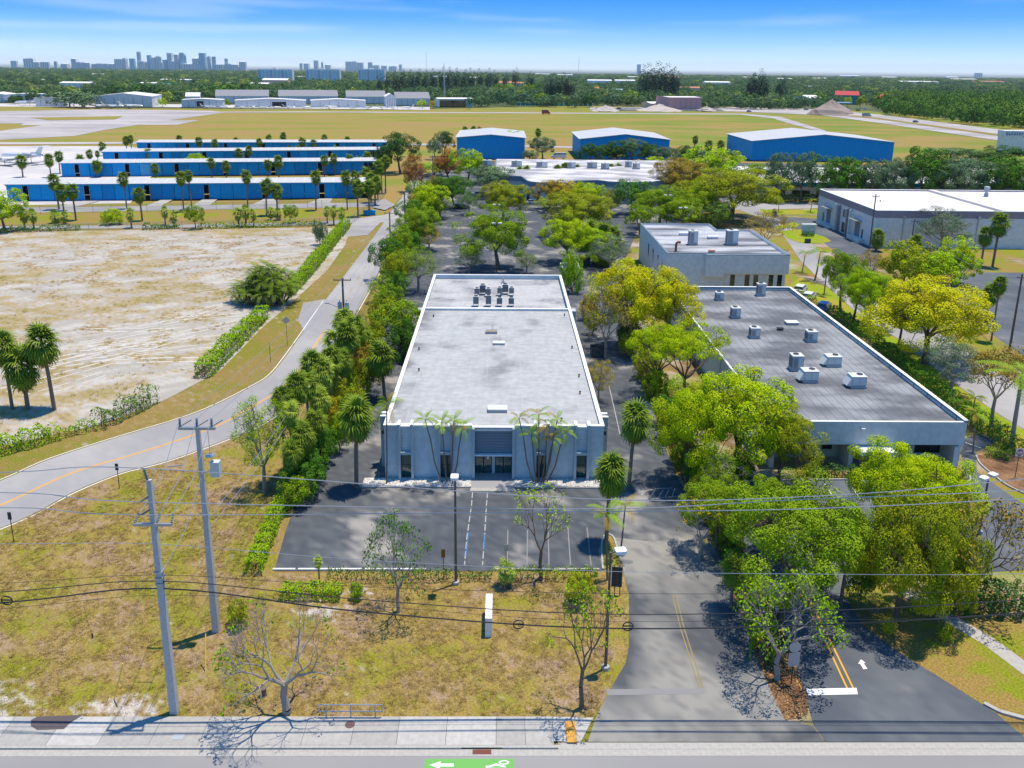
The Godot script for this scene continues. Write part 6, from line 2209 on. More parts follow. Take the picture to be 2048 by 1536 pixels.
func litter() -> void:
	# dry leaves and chips on the mulch strip and under the boundary trees
	var s := Shape.new()
	s.quad(Vector3(-0.07, 0, 0), Vector3(0, 0.02, 0.04), Vector3(0.07, 0, 0), Vector3(0, 0.015, -0.04))
	var mesh := s.done()
	var xs: Array[Transform3D] = []
	var cs: Array[Color] = []
	var area := pv([18.33,-43.58,18.22,-45.75,18.38,-52.18,18.79,-60.55,18.77,-70.83,18.27,-79.12,18.65,-91.48,19.13,-110.84,21.14,-115.22,20.75,-96.15,20.35,-82.09,20.34,-71.31,20.52,-63.16,21.26,-55.86,21.14,-52.86,20.85,-49.61,20.46,-45.75,20.04,-44.21,19.35,-43.75])
	rng.seed = 78
	for i in 60000:
		var p := Vector2(rng.randf_range(8, 26), rng.randf_range(-112, -43))
		if Geometry2D.is_point_in_polygon(p, area):
			var k := rng.randf_range(0.6, 1.6)
			xs.append(Transform3D(Basis.from_euler(Vector3(rng.randf_range(-0.5, 0.5), rng.randf() * TAU, rng.randf_range(-0.5, 0.5))).scaled(Vector3(k, k, k)), Vector3(p.x, 0.035, p.y)))
			var c := lin(130, 92, 62).lerp(lin(206, 160, 104), rng.randf())
			cs.append(c)
	scatter("leaf_litter", mesh, xs, cs, "dry brown leaves lying on the mulch strip", "leaf litter")

# ---------------------------------------------------------------- trees along the lots and drives
func plants_middle() -> void:
	rng.seed = 1500
	# boundary row between the two offices: [base, kind, leaf, label]
	for e in [
		[[[18.8,-115.2,14.3,11.5]][0], "oak_a", "leaf_yellow", "golden lime tree between the offices, beside the two storey one"],
		[[[25,-117.6,12.3,9.3]][0], "oak_c", "leaf_yellow", "golden lime tree touching the rear of the grey office"],
		[[[19.8,-97.8,10,7.6]][0], "airy_a", "leaf_lime", "airy light green tree overhanging the side drive"],
		[[[23.2,-96.2,10.2,9.3]][0], "airy_a", "leaf_lime", "flat topped airy tree beside the grey office wall"],
		[[[18.7,-74.5,11.5,6.9]][0], "oak_b", "leaf_lime", "broad lime tree at the front corner of the grey office, drive side"],
		[[[23.9,-75.3,12.1,10.4]][0], "oak_a", "leaf_lime", "largest lime olive tree in front of the grey office roof"],
		[[[28,-74.8,8.9,6.5]][0], "oak_c", "leaf_olive", "olive green tree against the grey office fascia"],
		[[[21.1,-70.4,5.5,4.3]][0], "open_a", "leaf_green", "thin tree with dark trunk below the large lime trees"],
		[[[21.3,-53.4,12,9.6]][0], "oak_d", "leaf_green", "big green tree spreading over the mulch strip"],
		[[[26.4,-54.9,8.8,4.9]][0], "oak_d", "leaf_green", "green tree leaning over the neighbour's exit"],
		[[[23.8,-61.3,7.9,6.3]][0], "oak_b", "leaf_green", "green tree over the neighbour's stalls"],
		[[[18.8,-62.8,7,6]][0], "oak_d", "leaf_green", "green tree overhanging the worn driveway"],
		[[[30.1,-53.6,11.6,7.4]][0], "low_a", "leaf_olive", "dense low hanging lime tree beside the neighbour's exit"],
		[[[34.1,-65.2,9.6,7.5]][0], "oak_c", "leaf_lime", "lime tree in front of the entrance canopy"],
		[[[37.6,-64,8.7,7]][0], "oak_b", "leaf_lime", "yellow lime tree at the grey office's east front"],
		[[[33.2,-53.8,9.5,5.6]][0], "low_a", "leaf_olive", "olive tree between the dense lime tree and the bare one"]]:
		plant(e[1], "leafy_tree", e[3], "tree", "", e[0][0], e[0][1], e[0][2], e[0][3], e[2])
	var q: Array
	q = [[19,-47.2,8.1,6.4]][0]
	plant("bare_c", "young_tree", "pale trunked sparse tree at the tip of the mulch strip", "tree", "", q[0], q[1], q[2], q[3], "leaf_hedge", "bark_grey")
	q = [[36.1,-54.8,9.3,7.6]][0]
	plant("bare_c", "bare_tree", "wide spreading bare tree with thick forks beside the footpath", "tree", "", q[0], q[1], q[2], q[3], "leaf_bronze", "bark_brown")
	q = [[15.1,-111.8,9.7,7.8]][0]
	plant("bare_c", "bare_tree", "grey twiggy tree over the east drive behind the office", "tree", "", q[0], q[1], q[2], q[3], "leaf_bronze", "bark_grey")
	q = [[12.3,-95.2,5.6,3.7]][0]
	plant("open_b", "young_tree", "small tree with orange tinged leaves by the east wall", "tree", "", q[0], q[1], q[2], q[3], "leaf_gold", "bark_grey")
	q = [[17,-61.3,5.6,4.6]][0]
	plant("bare_b", "bare_tree", "leaning bare tree at the edge of the side drive", "tree", "", q[0], q[1], q[2], q[3], "leaf_gold", "bark_grey")
	for e in [[19.4,-103,4.2,3.3,"leaf_olive"],[19.2,-96.1,4,3,"leaf_green"],[19.3,-88.6,3.8,3,"leaf_deep"],[19.2,-84.6,3.6,2.8,"leaf_olive"],[19.1,-79.1,3.7,2.9,"leaf_green"],[19.4,-74.8,3.6,2.8,"leaf_deep"],[19.6,-71.3,3.2,2.4,"leaf_olive"],[19.6,-67.2,3,2.6,"leaf_deep"],[19.6,-63.2,3.1,2.6,"leaf_green"],[19.4,-111.9,4.2,3.5,"leaf_olive"],[19.6,-117.5,4.3,3.5,"leaf_deep"],[20.2,-72.8,3.8,2.4,"leaf_bright"],[24.4,-75.3,3,2.5,"leaf_deep"],[14.4,-130.2,4.3,2.8,"leaf_gold"],[14.4,-122.2,3.3,2.3,"leaf_olive"],[19.5,-58.1,2.5,2,"leaf_deep"],[25.4,-56.5,2.7,2,"leaf_deep"],[28.4,-55.9,3.6,2.2,"leaf_deep"]]:
		plant("bush_b" if rng.randf() < 0.6 else "bush_a", "shrub", "wild shrub in the planting strip between the two offices", "shrub", "shrubs of the planting strip", e[0], e[1], e[2], e[3], e[4])
	hedge("dark hedge along the mulch strip beside the worn driveway", pv([19.9,-67.67,19.56,-62.02,19.47,-56.49,19.4,-51.74]), 1.3, 1.3, "leaf_deep", "hedge", 0.4, 50.0, 0.2)
	hedge("bright bush row behind the pale trunked tree", pv([18.26,-48.59,19.5,-51.46]), 1.6, 2.0, "leaf_green", "hedge", 0.4, 70.0, 0.2)
	hedge("dark glossy shrub bank behind the footpath", pv([33.82,-55.58,36.56,-54.97,40.6,-54.55]), 2.6, 1.7, "leaf_dark", "hedge", 0.4, 60.0, 0.24)
	hedge("low dark planting along the front of the grey office", pv([31.48,-76.68,37.01,-76.29,47.06,-75.73]), 1.6, 0.9, "leaf_dark", "hedge", 0.4, 50.0, 0.2)
	# east of the grey office: hedge, flowering trees, palms
	hedge("long dark hedge along the east side of the grey office", pv([56.7,-134,56.56,-120.55,56.33,-106.98,56.1,-94.68,55.99,-86.81,56.53,-80.62]), 1.9, 1.7, "leaf_deep", "hedge", 0.3, 48.0, 0.22)
	for e in [
		[[[58.3,-134.6,11.8,7.2]][0], "oak_d", "leaf_green", "green tree closest to the parked cars"],
		[[[58.3,-129.4,10,6.6]][0], "oak_d", "leaf_bright", "bright tree with two pale stems by the hedge"],
		[[[59.5,-126.5,10.2,7.3]][0], "oak_b", "leaf_bright", "second bright tree by the hedge, beside the two stemmed one"],
		[[[59.9,-116.6,8.4,6.7]][0], "oak_d", "leaf_lime", "lime tree under the shadow of the great yellow tree"],
		[[[60.6,-109.9,12.9,15.9]][0], "oak_a", "leaf_yellow", "great yellow flowering tree with forked trunk"],
		[[[76.1,-149.2,10.2,9.8]][0], "mid_a", "leaf_olive", "olive tree behind the bright hedge trees"],
		[[[80.2,-147.5,8.6,9.3]][0], "mid_b", "leaf_bright", "bright green tree behind the great yellow one"],
		[[[89.8,-157.1,9.2,7.7]][0], "mid_a", "leaf_lime", "yellowish tree before the warehouse wall"],
		[[[89.6,-154.4,7,6.1]][0], "mid_b", "leaf_bright", "upright bright tree beside the east car park"],
		[[[101.6,-185.2,10.2,11.6]][0], "open_b", "leaf_grey", "grey green feathery tree against the warehouse wall"],
		[[[73.4,-157.8,6.3,6]][0], "open_a", "leaf_bronze", "brownish thin tree before the warehouse lot"],
		[[[57.8,-97.9,7.8,7]][0], "open_a", "leaf_grey", "grey green bushy tree beside the side road"],
		[[[57.8,-88.8,10,7]][0], "bare_d", "leaf_bronze", "brown half bare tree at the end of the long hedge"],
		[[[61.5,-186.5,9.2,10.4]][0], "bare_c", "leaf_bronze", "leafless brown tree behind the two storey office"]]:
		plant(e[1], "leafy_tree", e[3], "tree", "", e[0][0], e[0][1], e[0][2], e[0][3], e[2])
	for e in [
		[[[76.2,-120.4,10.4,2.8]][0], "tall leaning fan palm beside the east car park"], [[[81.8,-131.6,6.4,3.5]][0], "shaggy fan palm behind the great yellow tree"], [[[87.4,-186.4,5.2,4.2]][0], "fan palm at the warehouse corner"],
		[[[103.7,-171.7,8.8,4.1]][0], "shorter fan palm by the warehouse side wall"], [[[105.8,-170.9,12,4.9]][0], "tall double headed fan palm by the warehouse side wall"], [[[91.8,-177.1,5.7,3.8]][0], "fan palm with dead skirt below the warehouse pole"]]:
		palm("sabal_mid", e[1], "", e[0][0], e[0][1], e[0][2], e[0][3])
	for e in [[[[62.2,-164.6,4.8,3.3]][0], "slender feather palm at the side road corner"], [[[62.5,-158.3,6.7,5.2]][0], "feather palm beside the side road, taller of the pair"], [[[60.2,-147,6.7,3.7]][0], "feather palm at the end of the parked cars"], [[[55.5,-89,4.1,2.7]][0], "feather palm at the east end of the grey office"], [[[51.9,-81.8,5.1,2.5]][0], "lower feather palm by the lane past the grey office"], [[[57,-83.3,9.7,6.1]][0], "tall royal palm beside the lane"]]:
		plant("royal" if e[1].begins_with("tall royal") else "slender", "feather_palm", e[1], "palm", "", e[0][0], e[0][1], e[0][2], e[0][3])
	hedge("round clipped shrubs beside the parked cars", pv([54.6,-146.8,54.9,-141.4,55.5,-136.4]), 1.6, 1.1, "leaf_green", "hedge", 0.5, 45.0, 0.2)
	hedge("small hedge on the mulch island by the do not enter sign", pv([52.62,-80.95,54.8,-80.02]), 1.0, 0.9, "leaf_hedge", "hedge", 0.3, 60.0, 0.16)
	hedge("hedge at the foot of the stone monument sign", pv([76.3,-203.8,78.9,-202.6]), 1.6, 0.9, "leaf_deep", "hedge", 0.3, 40.0, 0.24)
	# rear lot: planted islands and edges
	for e in [
		[[[-0.6,-164.9,12.9,11.8]][0], "oak_c", "leaf_green", "big round green tree on the rear lot island"],
		[[[0.1,-217.2,11.5,10.1]][0], "oak_a", "leaf_olive", "olive tree behind the big round one on the island"],
		[[[-6.5,-161.3,4.8,5.2]][0], "open_b", "leaf_grey", "wispy pale tree behind the office roof, west of the lamp"],
		[[[5.2,-161.6,4.4,4]][0], "open_a", "leaf_hedge_dull", "wispy pale tree behind the office roof, east of the lamp"],
		[[[-14.1,-242.9,9.8,8.6]][0], "oak_a", "leaf_deep", "dark round tree over the black car"],
		[[[-29.8,-277.5,10.8,6]][0], "dome_a", "leaf_rust", "rust brown cypress beside the road gate"],
		[[[-19.6,-306.9,10.2,8.5]][0], "dome_a", "leaf_rust", "rust brown cypress behind the dark round tree"],
		[[[-22,-271,5.3,4.9]][0], "dome_a", "leaf_bronze", "bronze cypress between the two rust brown ones"],
		[[[-12.2,-299,11.7,10.1]][0], "mid_a", "leaf_bright", "vivid green tree beside the rust brown cypress"],
		[[[-2.9,-267.6,9.6,13.7]][0], "mid_b", "leaf_grey", "greyish tree in front of the patched roof"],
		[[[-26.2,-318.4,5.2,9.6]][0], "mid_b", "leaf_bright", "vivid low tree by the road gate"],
		[[[-0.6,-308.2,4.9,11.2]][0], "mid_a", "leaf_lime", "lime tree at the west end of the patched roof"],
		[[[-16.3,-182.2,5.5,4.7]][0], "open_b", "leaf_gold", "small orange leaved tree on the rear lot's west edge"],
		[[[-15.3,-147.1,8.2,5.7]][0], "open_a", "leaf_green", "light green tree with curved trunk west of the office"],
		[[[-19.2,-144.9,7.9,4.2]][0], "mid_a", "leaf_olive", "rounded olive tree beside the curved trunk tree"],
		[[[-21.1,-139.6,4.8,3.7]][0], "open_b", "leaf_bright", "thin bright tree by the road, below the rounded olive one"],
		[[[-22.1,-155.9,8.2,5]][0], "mid_b", "leaf_deep", "dark spreading tree by the road above the olive one"],
		[[[-21.8,-173.4,7.1,5.1]][0], "mid_a", "leaf_green", "green tree in the roadside row, above the dark one"],
		[[[-18.8,-183.7,9.5,7]][0], "oak_a", "leaf_green", "bushy green tree in the middle of the roadside row"],
		[[[-23.9,-214.7,6.7,6.1]][0], "mid_b", "leaf_deep", "dark tree in the upper roadside row"],
		[[[-19.4,-224,9.1,7.7]][0], "mid_a", "leaf_lime", "lime tree in the upper roadside row"],
		[[[-24,-243.3,7.9,7.1]][0], "mid_b", "leaf_green", "green tree at the top of the roadside row"],
		[[[-17,-225.7,5.3,6.1]][0], "open_b", "leaf_green", "thin tree on the rear lot's upper corner"],
		[[[-9.3,-230.9,6,4.8]][0], "open_a", "leaf_deep", "small dark tree beside the black car"],
		[[[14.5,-171.7,10,8.3]][0], "oak_b", "leaf_lime", "lime green tree on the rear lot's east edge"],
		[[[19.7,-170.9,7.6,7.7]][0], "oak_c", "leaf_bright", "bright green tree beside the bin enclosure"],
		[[[18.1,-197.7,12.1,13.4]][0], "oak_a", "leaf_olive", "wide olive tree north of the rear lot's east edge"],
		[[[14.2,-242.5,8.4,7.7]][0], "mid_b", "leaf_bronze", "bronze tree in front of the rounded office bay"],
		[[[18.8,-240.9,8.3,8.9]][0], "mid_a", "leaf_gold", "yellow blossoming tree before the patched roof"],
		[[[24.2,-232.5,9.2,8]][0], "mid_b", "leaf_lime", "lime tree with yellow tips before the patched roof"],
		[[[12.4,-236.2,4.5,4.4]][0], "open_a", "leaf_lime", "small lime tree beside the parked white cars"],
		[[[22.2,-163.4,7,7.1]][0], "open_b", "leaf_grey", "grey twiggy tree between lot edge and two storey office"],
		[[[13.3,-147.5,7.3,3.1]][0], "bush_a", "leaf_bright", "bright vine covered post by the bin enclosure"],
		[[[28.8,-237,7.8,4.9]][0], "open_a", "leaf_lime", "young lime tree in the row before the patched roof"],
		[[[31.3,-231.2,7.4,5.1]][0], "open_b", "leaf_olive", "young olive tree in the row before the patched roof"],
		[[[37.3,-233.1,9.8,8.9]][0], "mid_a", "leaf_deep", "deep green tree at the patched roof's east end"],
		[[[41.8,-213.9,10.8,11.3]][0], "oak_b", "leaf_green", "green tree behind the two storey office, west one"],
		[[[47.3,-210.7,7.9,9.1]][0], "mid_a", "leaf_green", "green tree behind the two storey office, east one"],
		[[[35,-203.5,7.6,6.3]][0], "mid_b", "leaf_green", "green tree beside the two storey office's west wall"],
		[[[56.1,-262.3,13.3,13.8]][0], "oak_a", "leaf_bronze", "bronze brown tree in front of the second blue hangar"],
		[[[76,-296.5,13.5,15.9]][0], "mid_a", "leaf_bright", "vivid lime tree in front of the widest hangar"],
		[[[63.9,-260.6,8.6,11.2]][0], "mid_b", "leaf_yellow", "yellow lime tree below the vivid one"],
		[[[63.8,-224.6,14.4,20.7]][0], "oak_a", "leaf_olive", "broad spreading olive tree at the side road bend"],
		[[[54.9,-225.8,10.3,11.1]][0], "oak_c", "leaf_lime", "lime tree joined to the broad spreading one"],
		[[[57.8,-214.6,6.4,6.4]][0], "bush_b", "leaf_hedge_dull", "pale variegated shrub behind the roof notch"],
		[[[90.4,-292.1,8.7,8.9]][0], "mid_b", "leaf_green", "green tree at the end of the long low building"]]:
		plant(e[1], "leafy_tree", e[3], "tree", "", e[0][0], e[0][1], e[0][2] * 1.06, e[0][3] * 1.22, e[2])
	for e in [[-18.8,-125.4,4.6,3.5,"leaf_olive"],[-19,-132.3,5,3.8,"leaf_green"],[-19.3,-141.6,5.1,3.9,"leaf_deep"],[-19.5,-152.1,5.7,4.2,"leaf_olive"],[-19.9,-162.1,5.7,4.6,"leaf_green"],[-20.3,-177.4,5.6,4.8,"leaf_deep"],[-20.8,-192,5.4,5.4,"leaf_lime"],[-20.9,-207.8,6.2,5.9,"leaf_green"],[-21.2,-225.5,6.1,6.1,"leaf_olive"],[-21.6,-243.4,5.5,5.9,"leaf_deep"],[-18.8,-116.8,3.9,3.3,"leaf_olive"],[-22.6,-234.5,5.8,5.7,"leaf_gold"]]:
		plant("bush_a" if rng.randf() < 0.5 else "bush_b", "shrub", "tall leafy shrub filling the row beside the winding road", "shrub", "shrubs of the roadside row", e[0], e[1], e[2], e[3] * 1.2, e[4])
	for e in [[20.5,-185.1,7,6.4],[22.2,-179.9,7.3,6.7],[25.4,-185.3,5.9,6.4],[22.1,-170.1,6.5,6.4]]:
		palm("sabal_mid", "fan palm in the clump on the rear lot's east edge", "fan palm clump by the rear lot", e[0], e[1], e[2], e[3])
	for e in [[5.7,-285.7,7.8,3.8],[8.2,-285.9,8.2,3.5],[19.6,-289.1,8.3,3.9],[21.8,-290.5,8.7,3.9],[24.5,-293.3,8.2,3.9],[26.3,-293.4,7.9,3.6],[36.8,-294,7.5,3.6],[39.7,-296.9,7.8,4],[42.4,-298.4,7.8,4],[45.2,-299.9,7.3,4]]:
		palm("sabal_mid_b", "slim fan palm against the rounded office front", "fan palms before the rounded office", e[0], e[1], e[2], e[3])
	# oaks in front of the long low building, and behind
	for e in [[87.8,-259.8,16,8.9],[95.6,-260.2,16.2,9.6],[103.5,-259.6,15.1,12.7],[110.9,-260,14.8,12.1],[118.3,-260.4,13.9,12.5],[126.6,-260.8,14.9,13.5],[134.4,-260.2,18.1,14.4],[142.7,-260.7,13.8,13.5],[151,-261.1,14.1,14.5],[159.6,-260.5,15.2,14.8],[167.4,-259.9,14.1,14.5]]:
		plant("oak_b" if rng.randf() < 0.5 else "mid_a", "oak_tree", "grey green street oak in front of the long low building", "tree", "oaks by the long low building", e[0], e[1], e[2], e[3], "leaf_grey" if rng.randf() < 0.7 else "leaf_deep")
	for e in [[37.7,-351.9,10.6,10.7],[44.3,-362,9.1,10.1],[51,-362.5,10.9,12.3],[58.3,-367.1,11.7,13.3],[65.5,-363.7,9.8,11.5],[70.4,-354.4,9.2,10.8],[19,-384.9,10.6,12.1],[12.9,-375.7,5,8.2],[82.4,-365,8.8,11.1],[90.5,-375.8,5.7,10.5],[-40.5,-328.5,16.3,15],[-46.4,-328.1,10.8,7.9],[-27.5,-394.6,12.2,10.4],[-30.7,-380.7,9.1,7.8],[214.4,-392.6,6.4,21.6],[219.4,-375.9,6.8,18.4],[245.2,-399.7,6.8,19.6],[190.1,-363.7,5.5,13.4],[191,-336.8,7.2,14.5]]:
		plant("mid_a" if rng.randf() < 0.5 else "mid_b", "leafy_tree", "dark leafy tree among the yards of the blue hangars", "tree", "trees round the blue hangars", e[0], e[1], e[2], e[3], "leaf_dark" if rng.randf() < 0.65 else "leaf_grey")
	for e in [[66.4,-389,5.1,8.5,"leaf_bright"],[80.5,-394.8,5.2,9.6,"leaf_bronze"],[51.6,-379,4.6,6.9,"leaf_gold"],[64.3,-344.8,5.8,9.2,"leaf_lime"],[72.7,-325.3,6.7,9.9,"leaf_bronze"],[54.1,-327.2,6.3,8,"leaf_gold"]]:
		plant("mid_b", "leafy_tree", "colourful low tree between the blue hangars", "tree", "low trees between the hangars", e[0], e[1], e[2], e[3], e[4])
	for e in [[-19.1,-436.9,11.4,3.7],[-15.2,-437.2,11.7,3.7],[-11.3,-437.6,11.2,3.7],[19.7,-458.8,9.3,4.4],[101.7,-437.4,7.8,4.2],[106.9,-427,6.4,5.7],[113.8,-427.6,6.1,5.7]]:
		palm("sabal_mid_b", "slender tall palm by the blue hangars", "tall palms by the blue hangars", e[0], e[1], e[2], e[3])
	for e in [[-1.6,-406.6,7.5,7.3],[2.6,-406.9,10.7,8.3],[5.6,-417.4,10.4,7],[120.6,-417.8,6.3,8.6]]:
		plant("coconut", "coconut_palm", "drooping coconut palm in front of a blue hangar", "palm", "coconut palms by the blue hangars", e[0], e[1], e[2], e[3])
	for e in [[[[76.5,-226.8,3.1,1.4]][0], "dark slim cypress on the warehouse lawn"]]:
		plant("dome_a", "cypress_tree", e[1], "tree", "", e[0][0], e[0][1], e[0][2], e[0][3], "leaf_dark")
	for e in [[82.3,-240.4,3.6,3],[91.8,-240.9,4.2,3.3]]:
		plant("slender", "feather_palm", "young feather palm on the warehouse lawn", "palm", "young palms on the warehouse lawn", e[0], e[1], e[2], e[3])
	hedge("dark clipped hedge along the cross road", pv([82.6,-259.5,103,-262.7]), 3.0, 2.2, "leaf_dark", "hedge", 0.2, 14.0, 0.4)


# ---------------------------------------------------------------- hangar palms, tree belts and the far woods
func plants_far() -> void:
	rng.seed = 2100
	var n := 0
	for e in [[-176.4,-304.9,8.4,4.4],[-166.5,-305.6,8.6,4],[-169.4,-317.6,8.7,3.8],[-174.9,-344.5,4.5,4.1],[-173.1,-348.4,6.2,3.3],[-176.9,-363.9,4.1,2.4],[-182.9,-383,6.4,4.1],[-177,-392.9,8.2,3.7],[-174.7,-393.1,8.9,3.5],[-162.3,-419.8,6.7,3.8],[-143.2,-393.6,8.4,4],[-128.2,-372.3,9.1,3.8],[-132.1,-414.7,6.4,4],[-116.2,-398.5,7.3,3.6],[-119,-424.1,7.3,3.8],[-116.4,-444.6,6.8,4],[-93.2,-391,8.6,4.2],[-91.8,-405.7,6.3,4.1],[-95.5,-446.7,5.8,4],[-79,-425.3,6.6,3.6],[-156.7,-357.5,6,3.4],[-150.8,-354.1,6.1,4.2],[-109.8,-346,7.5,3.9],[-107.5,-353.7,7.8,3.6],[-98.5,-385.9,5.3,2.5],[-94.7,-386.3,5.3,3.5],[-76.7,-383.3,5.5,3.9],[-69.7,-373,5.4,3.6],[-150,-306.8,6.6,4.2],[-128,-305.3,5.5,3.5],[-108.7,-309.6,7.3,3.5],[-103.4,-310,6.2,3.5],[-88.1,-311,6.9,3.6],[-83.3,-308.4,8.4,4.1],[-67.8,-315.5,8.2,3.6],[-64.8,-320.3,8.1,3.3]]:
		palm("sabal_mid" if n % 2 else "sabal_mid_b", "fan palm rising between the blue hangar rows", "fan palms between the hangar rows", e[0], e[1], e[2], e[3] * 1.12)
		n += 1
	for e in [[-126.7,-234.6,10.4,4],[-124.1,-232.1,7.7,4.1],[-113.3,-217.4,10.1,3.8],[-108.2,-236.4,10.8,3.6],[-96.1,-218.2,9.1,3.6],[-90.5,-232.9,11.5,3.4],[-89.5,-236.4,11.5,2.9],[-73.3,-236.3,11.7,3.4],[-65.5,-227.4,10.6,4],[-62.3,-226.8,9.3,3.9],[-53.9,-237.3,11.8,3.6],[-44.9,-237.7,11.6,3.6],[-45.7,-259.8,9,4.1],[-48.3,-293.9,6.2,4.4],[-37.3,-229.6,9.9,3.8],[-40,-227,10.2,3.9],[-39.3,-260.2,12.2,3.9],[-39.9,-273.4,11.1,3.8],[-38.7,-273.4,12.3,3.6],[-57.5,-353.9,5.9,4.3],[-57.6,-335.7,5.7,4.5],[-60.2,-327.1,7.3,3.9],[-38.3,-247.2,9.1,4.5],[-40.2,-252,9.2,4.6]]:
		palm("sabal_mid" if n % 2 else "sabal_mid_b", "fan palm in the grass strip in front of the blue hangars", "fan palms outside the hangar fence", e[0], e[1], e[2], e[3] * 1.12)
		n += 1
	for e in [[-119.9,-205,5.6,3.4],[-117.7,-205.1,5.3,3.1],[-116.8,-213.6,3.6,3.5],[-113.6,-212.3,3.8,3.1],[-94.3,-207.5,5.3,2.9],[-87.5,-212,5,2.7],[-84.4,-210,4.4,3.1],[-68.1,-210.7,5.1,3],[-66.2,-210.8,5.8,3.3],[-64.2,-210.8,4.8,2.6],[-62.4,-220.5,3.8,2.8],[-60.5,-220.5,3.4,2.8],[-46.4,-216.7,4.6,2.5],[-44.1,-213.8,5.2,2.7],[-41.9,-213.9,4.8,2.8]]:
		palm("sabal_young", "young bright fan palm beside the side lane", "young palms along the side lane", e[0], e[1], e[2], e[3] * 1.1, "leaf_palm_light")
	for e in [[[[-123.3,-202.2,10.7,11]][0], "mid_a", "leaf_bright", "bright leafy tree at the end of the front hangar row"], [[[-101.3,-211.4,4.3,4.6]][0], "bush_a", "leaf_lime", "lime shrub beside the side lane"], [[[-77.8,-206.8,6.4,4.8]][0], "mid_b", "leaf_green", "dark green tree beside the side lane"], [[[-56.1,-216.2,5.1,4.2]][0], "mid_a", "leaf_green", "green tree beside the side lane, past the young palms"], [[[-128.7,-348.2,4.8,7.9]][0], "bush_a", "leaf_bright", "vivid round bush between the hangar rows"]]:
		plant(e[1], "leafy_tree", e[3], "tree", "", e[0][0], e[0][1], e[0][2], e[0][3], e[2])
	hedge("low ragged undergrowth along the side lane's edge", pv([-90.5,-204.9,-85.4,-206.5,-82,-207.3]), 2.0, 1.2, "leaf_deep", "hedge", 0.6, 14.0, 0.35)
	hedge("long low undergrowth beside the sand lot's far edge", pv([-77.3,-206.8,-67.1,-208.6,-47.6,-213]), 2.0, 1.3, "leaf_green", "hedge", 0.6, 12.0, 0.35)
	hedge("dark undergrowth at the sand lot's far corner", pv([-127,-198.2,-119,-201.1,-112.4,-202.7,-105.8,-204.3]), 2.0, 1.2, "leaf_deep", "hedge", 0.6, 12.0, 0.35)
	# belt of trees on the far side of the airfield, one by one
	for e in [[-429.2,-838.6,16,29.5,"leaf_grey"],[-406.1,-821.6,14.7,24.1,"leaf_grey"],[-451,-856.9,13.8,11,"leaf_dark"],[-509.3,-1124.9,16.8,22.4,"leaf_dark"],[-349.7,-868.4,8.5,9.2,"leaf_lime"],[-284,-871.4,8.1,6.2,"leaf_green"],[-391.8,-1011.6,14,23.8,"leaf_dark"],[-406.9,-975.9,20.2,34.3,"leaf_dark"],[-364.4,-1053.1,18.2,27.2,"leaf_deep"],[-363.7,-1128.8,18.2,26.5,"leaf_deep"],[-350.7,-1174.7,19.6,31.8,"leaf_dark"],[-84.5,-892.1,8.3,10.6,"leaf_lime"],[-73.6,-894.5,8.3,7.4,"leaf_gold"],[-33.7,-879.9,13.3,7.3,"leaf_dark"],[27.1,-996,15,13,"leaf_grey"],[45.1,-1000.3,13.9,15.5,"leaf_green"],[59.8,-949,14.3,13.6,"leaf_grey"],[82.9,-954.3,14.4,14.8,"leaf_grey"],[100.4,-958.2,15.6,16,"leaf_dark"],[130.6,-992.1,16.1,17.7,"leaf_grey"],[153.3,-997.4,17.4,17.8,"leaf_green"],[181.2,-1063.6,14.8,17.8,"leaf_dark"],[-3.8,-1445.1,18.3,15.4,"leaf_green"],[10,-1450,17.6,15.5,"leaf_bright"],[36,-1459.3,17.7,13.8,"leaf_green"],[48,-1404.7,17.8,15,"leaf_green"],[62.4,-1468.6,18.6,15.7,"leaf_deep"],[266.4,-1023.7,15.5,15.9,"leaf_dark"],[286.1,-1028.3,14.4,14.8,"leaf_grey"],[305.9,-1032.9,15.6,17.3,"leaf_dark"],[332.7,-1039.1,13.3,14.9,"leaf_grey"],[362.5,-1017.4,14.2,12.2,"leaf_grey"],[378,-993.7,17.4,14.3,"leaf_deep"],[430.8,-1005.2,14.1,12.1,"leaf_olive"],[439.7,-1064,11.2,8.9,"leaf_lime"],[-513.8,-892,9.3,13.6,"leaf_dark"],[-524.1,-945.1,12,16.6,"leaf_dark"]]:
		plant("far_a" if rng.randf() < 0.5 else "far_b", "distant_tree", "rounded tree in the belt across the airfield", "tree", "trees across the airfield", e[0], e[1], e[2], e[3], e[4])
	for e in [[214.1,-1216.1,42.1,18.8],[220.2,-1178.1,43.5,21],[235.1,-1182.2,41.6,19.7],[195.9,-1171.5,39.9,15.3],[252.7,-1226.9,38.3,14.6],[69.3,-1101.2,29.3,17],[79.3,-1103.9,30.6,15.7],[89.4,-1106.5,28.1,14.4],[60.2,-1116.5,26.5,13.2],[344.9,-1137.8,36.9,17.6],[336,-1135.6,32.9,13.5],[354.5,-1140.3,31.7,13.6],[387,-1166.4,30.4,15.3]]:
		plant("pine_a", "casuarina_tree", "tall dark feathery casuarina across the airfield", "tree", "casuarinas across the airfield", e[0], e[1], e[2], e[3], "leaf_pine")
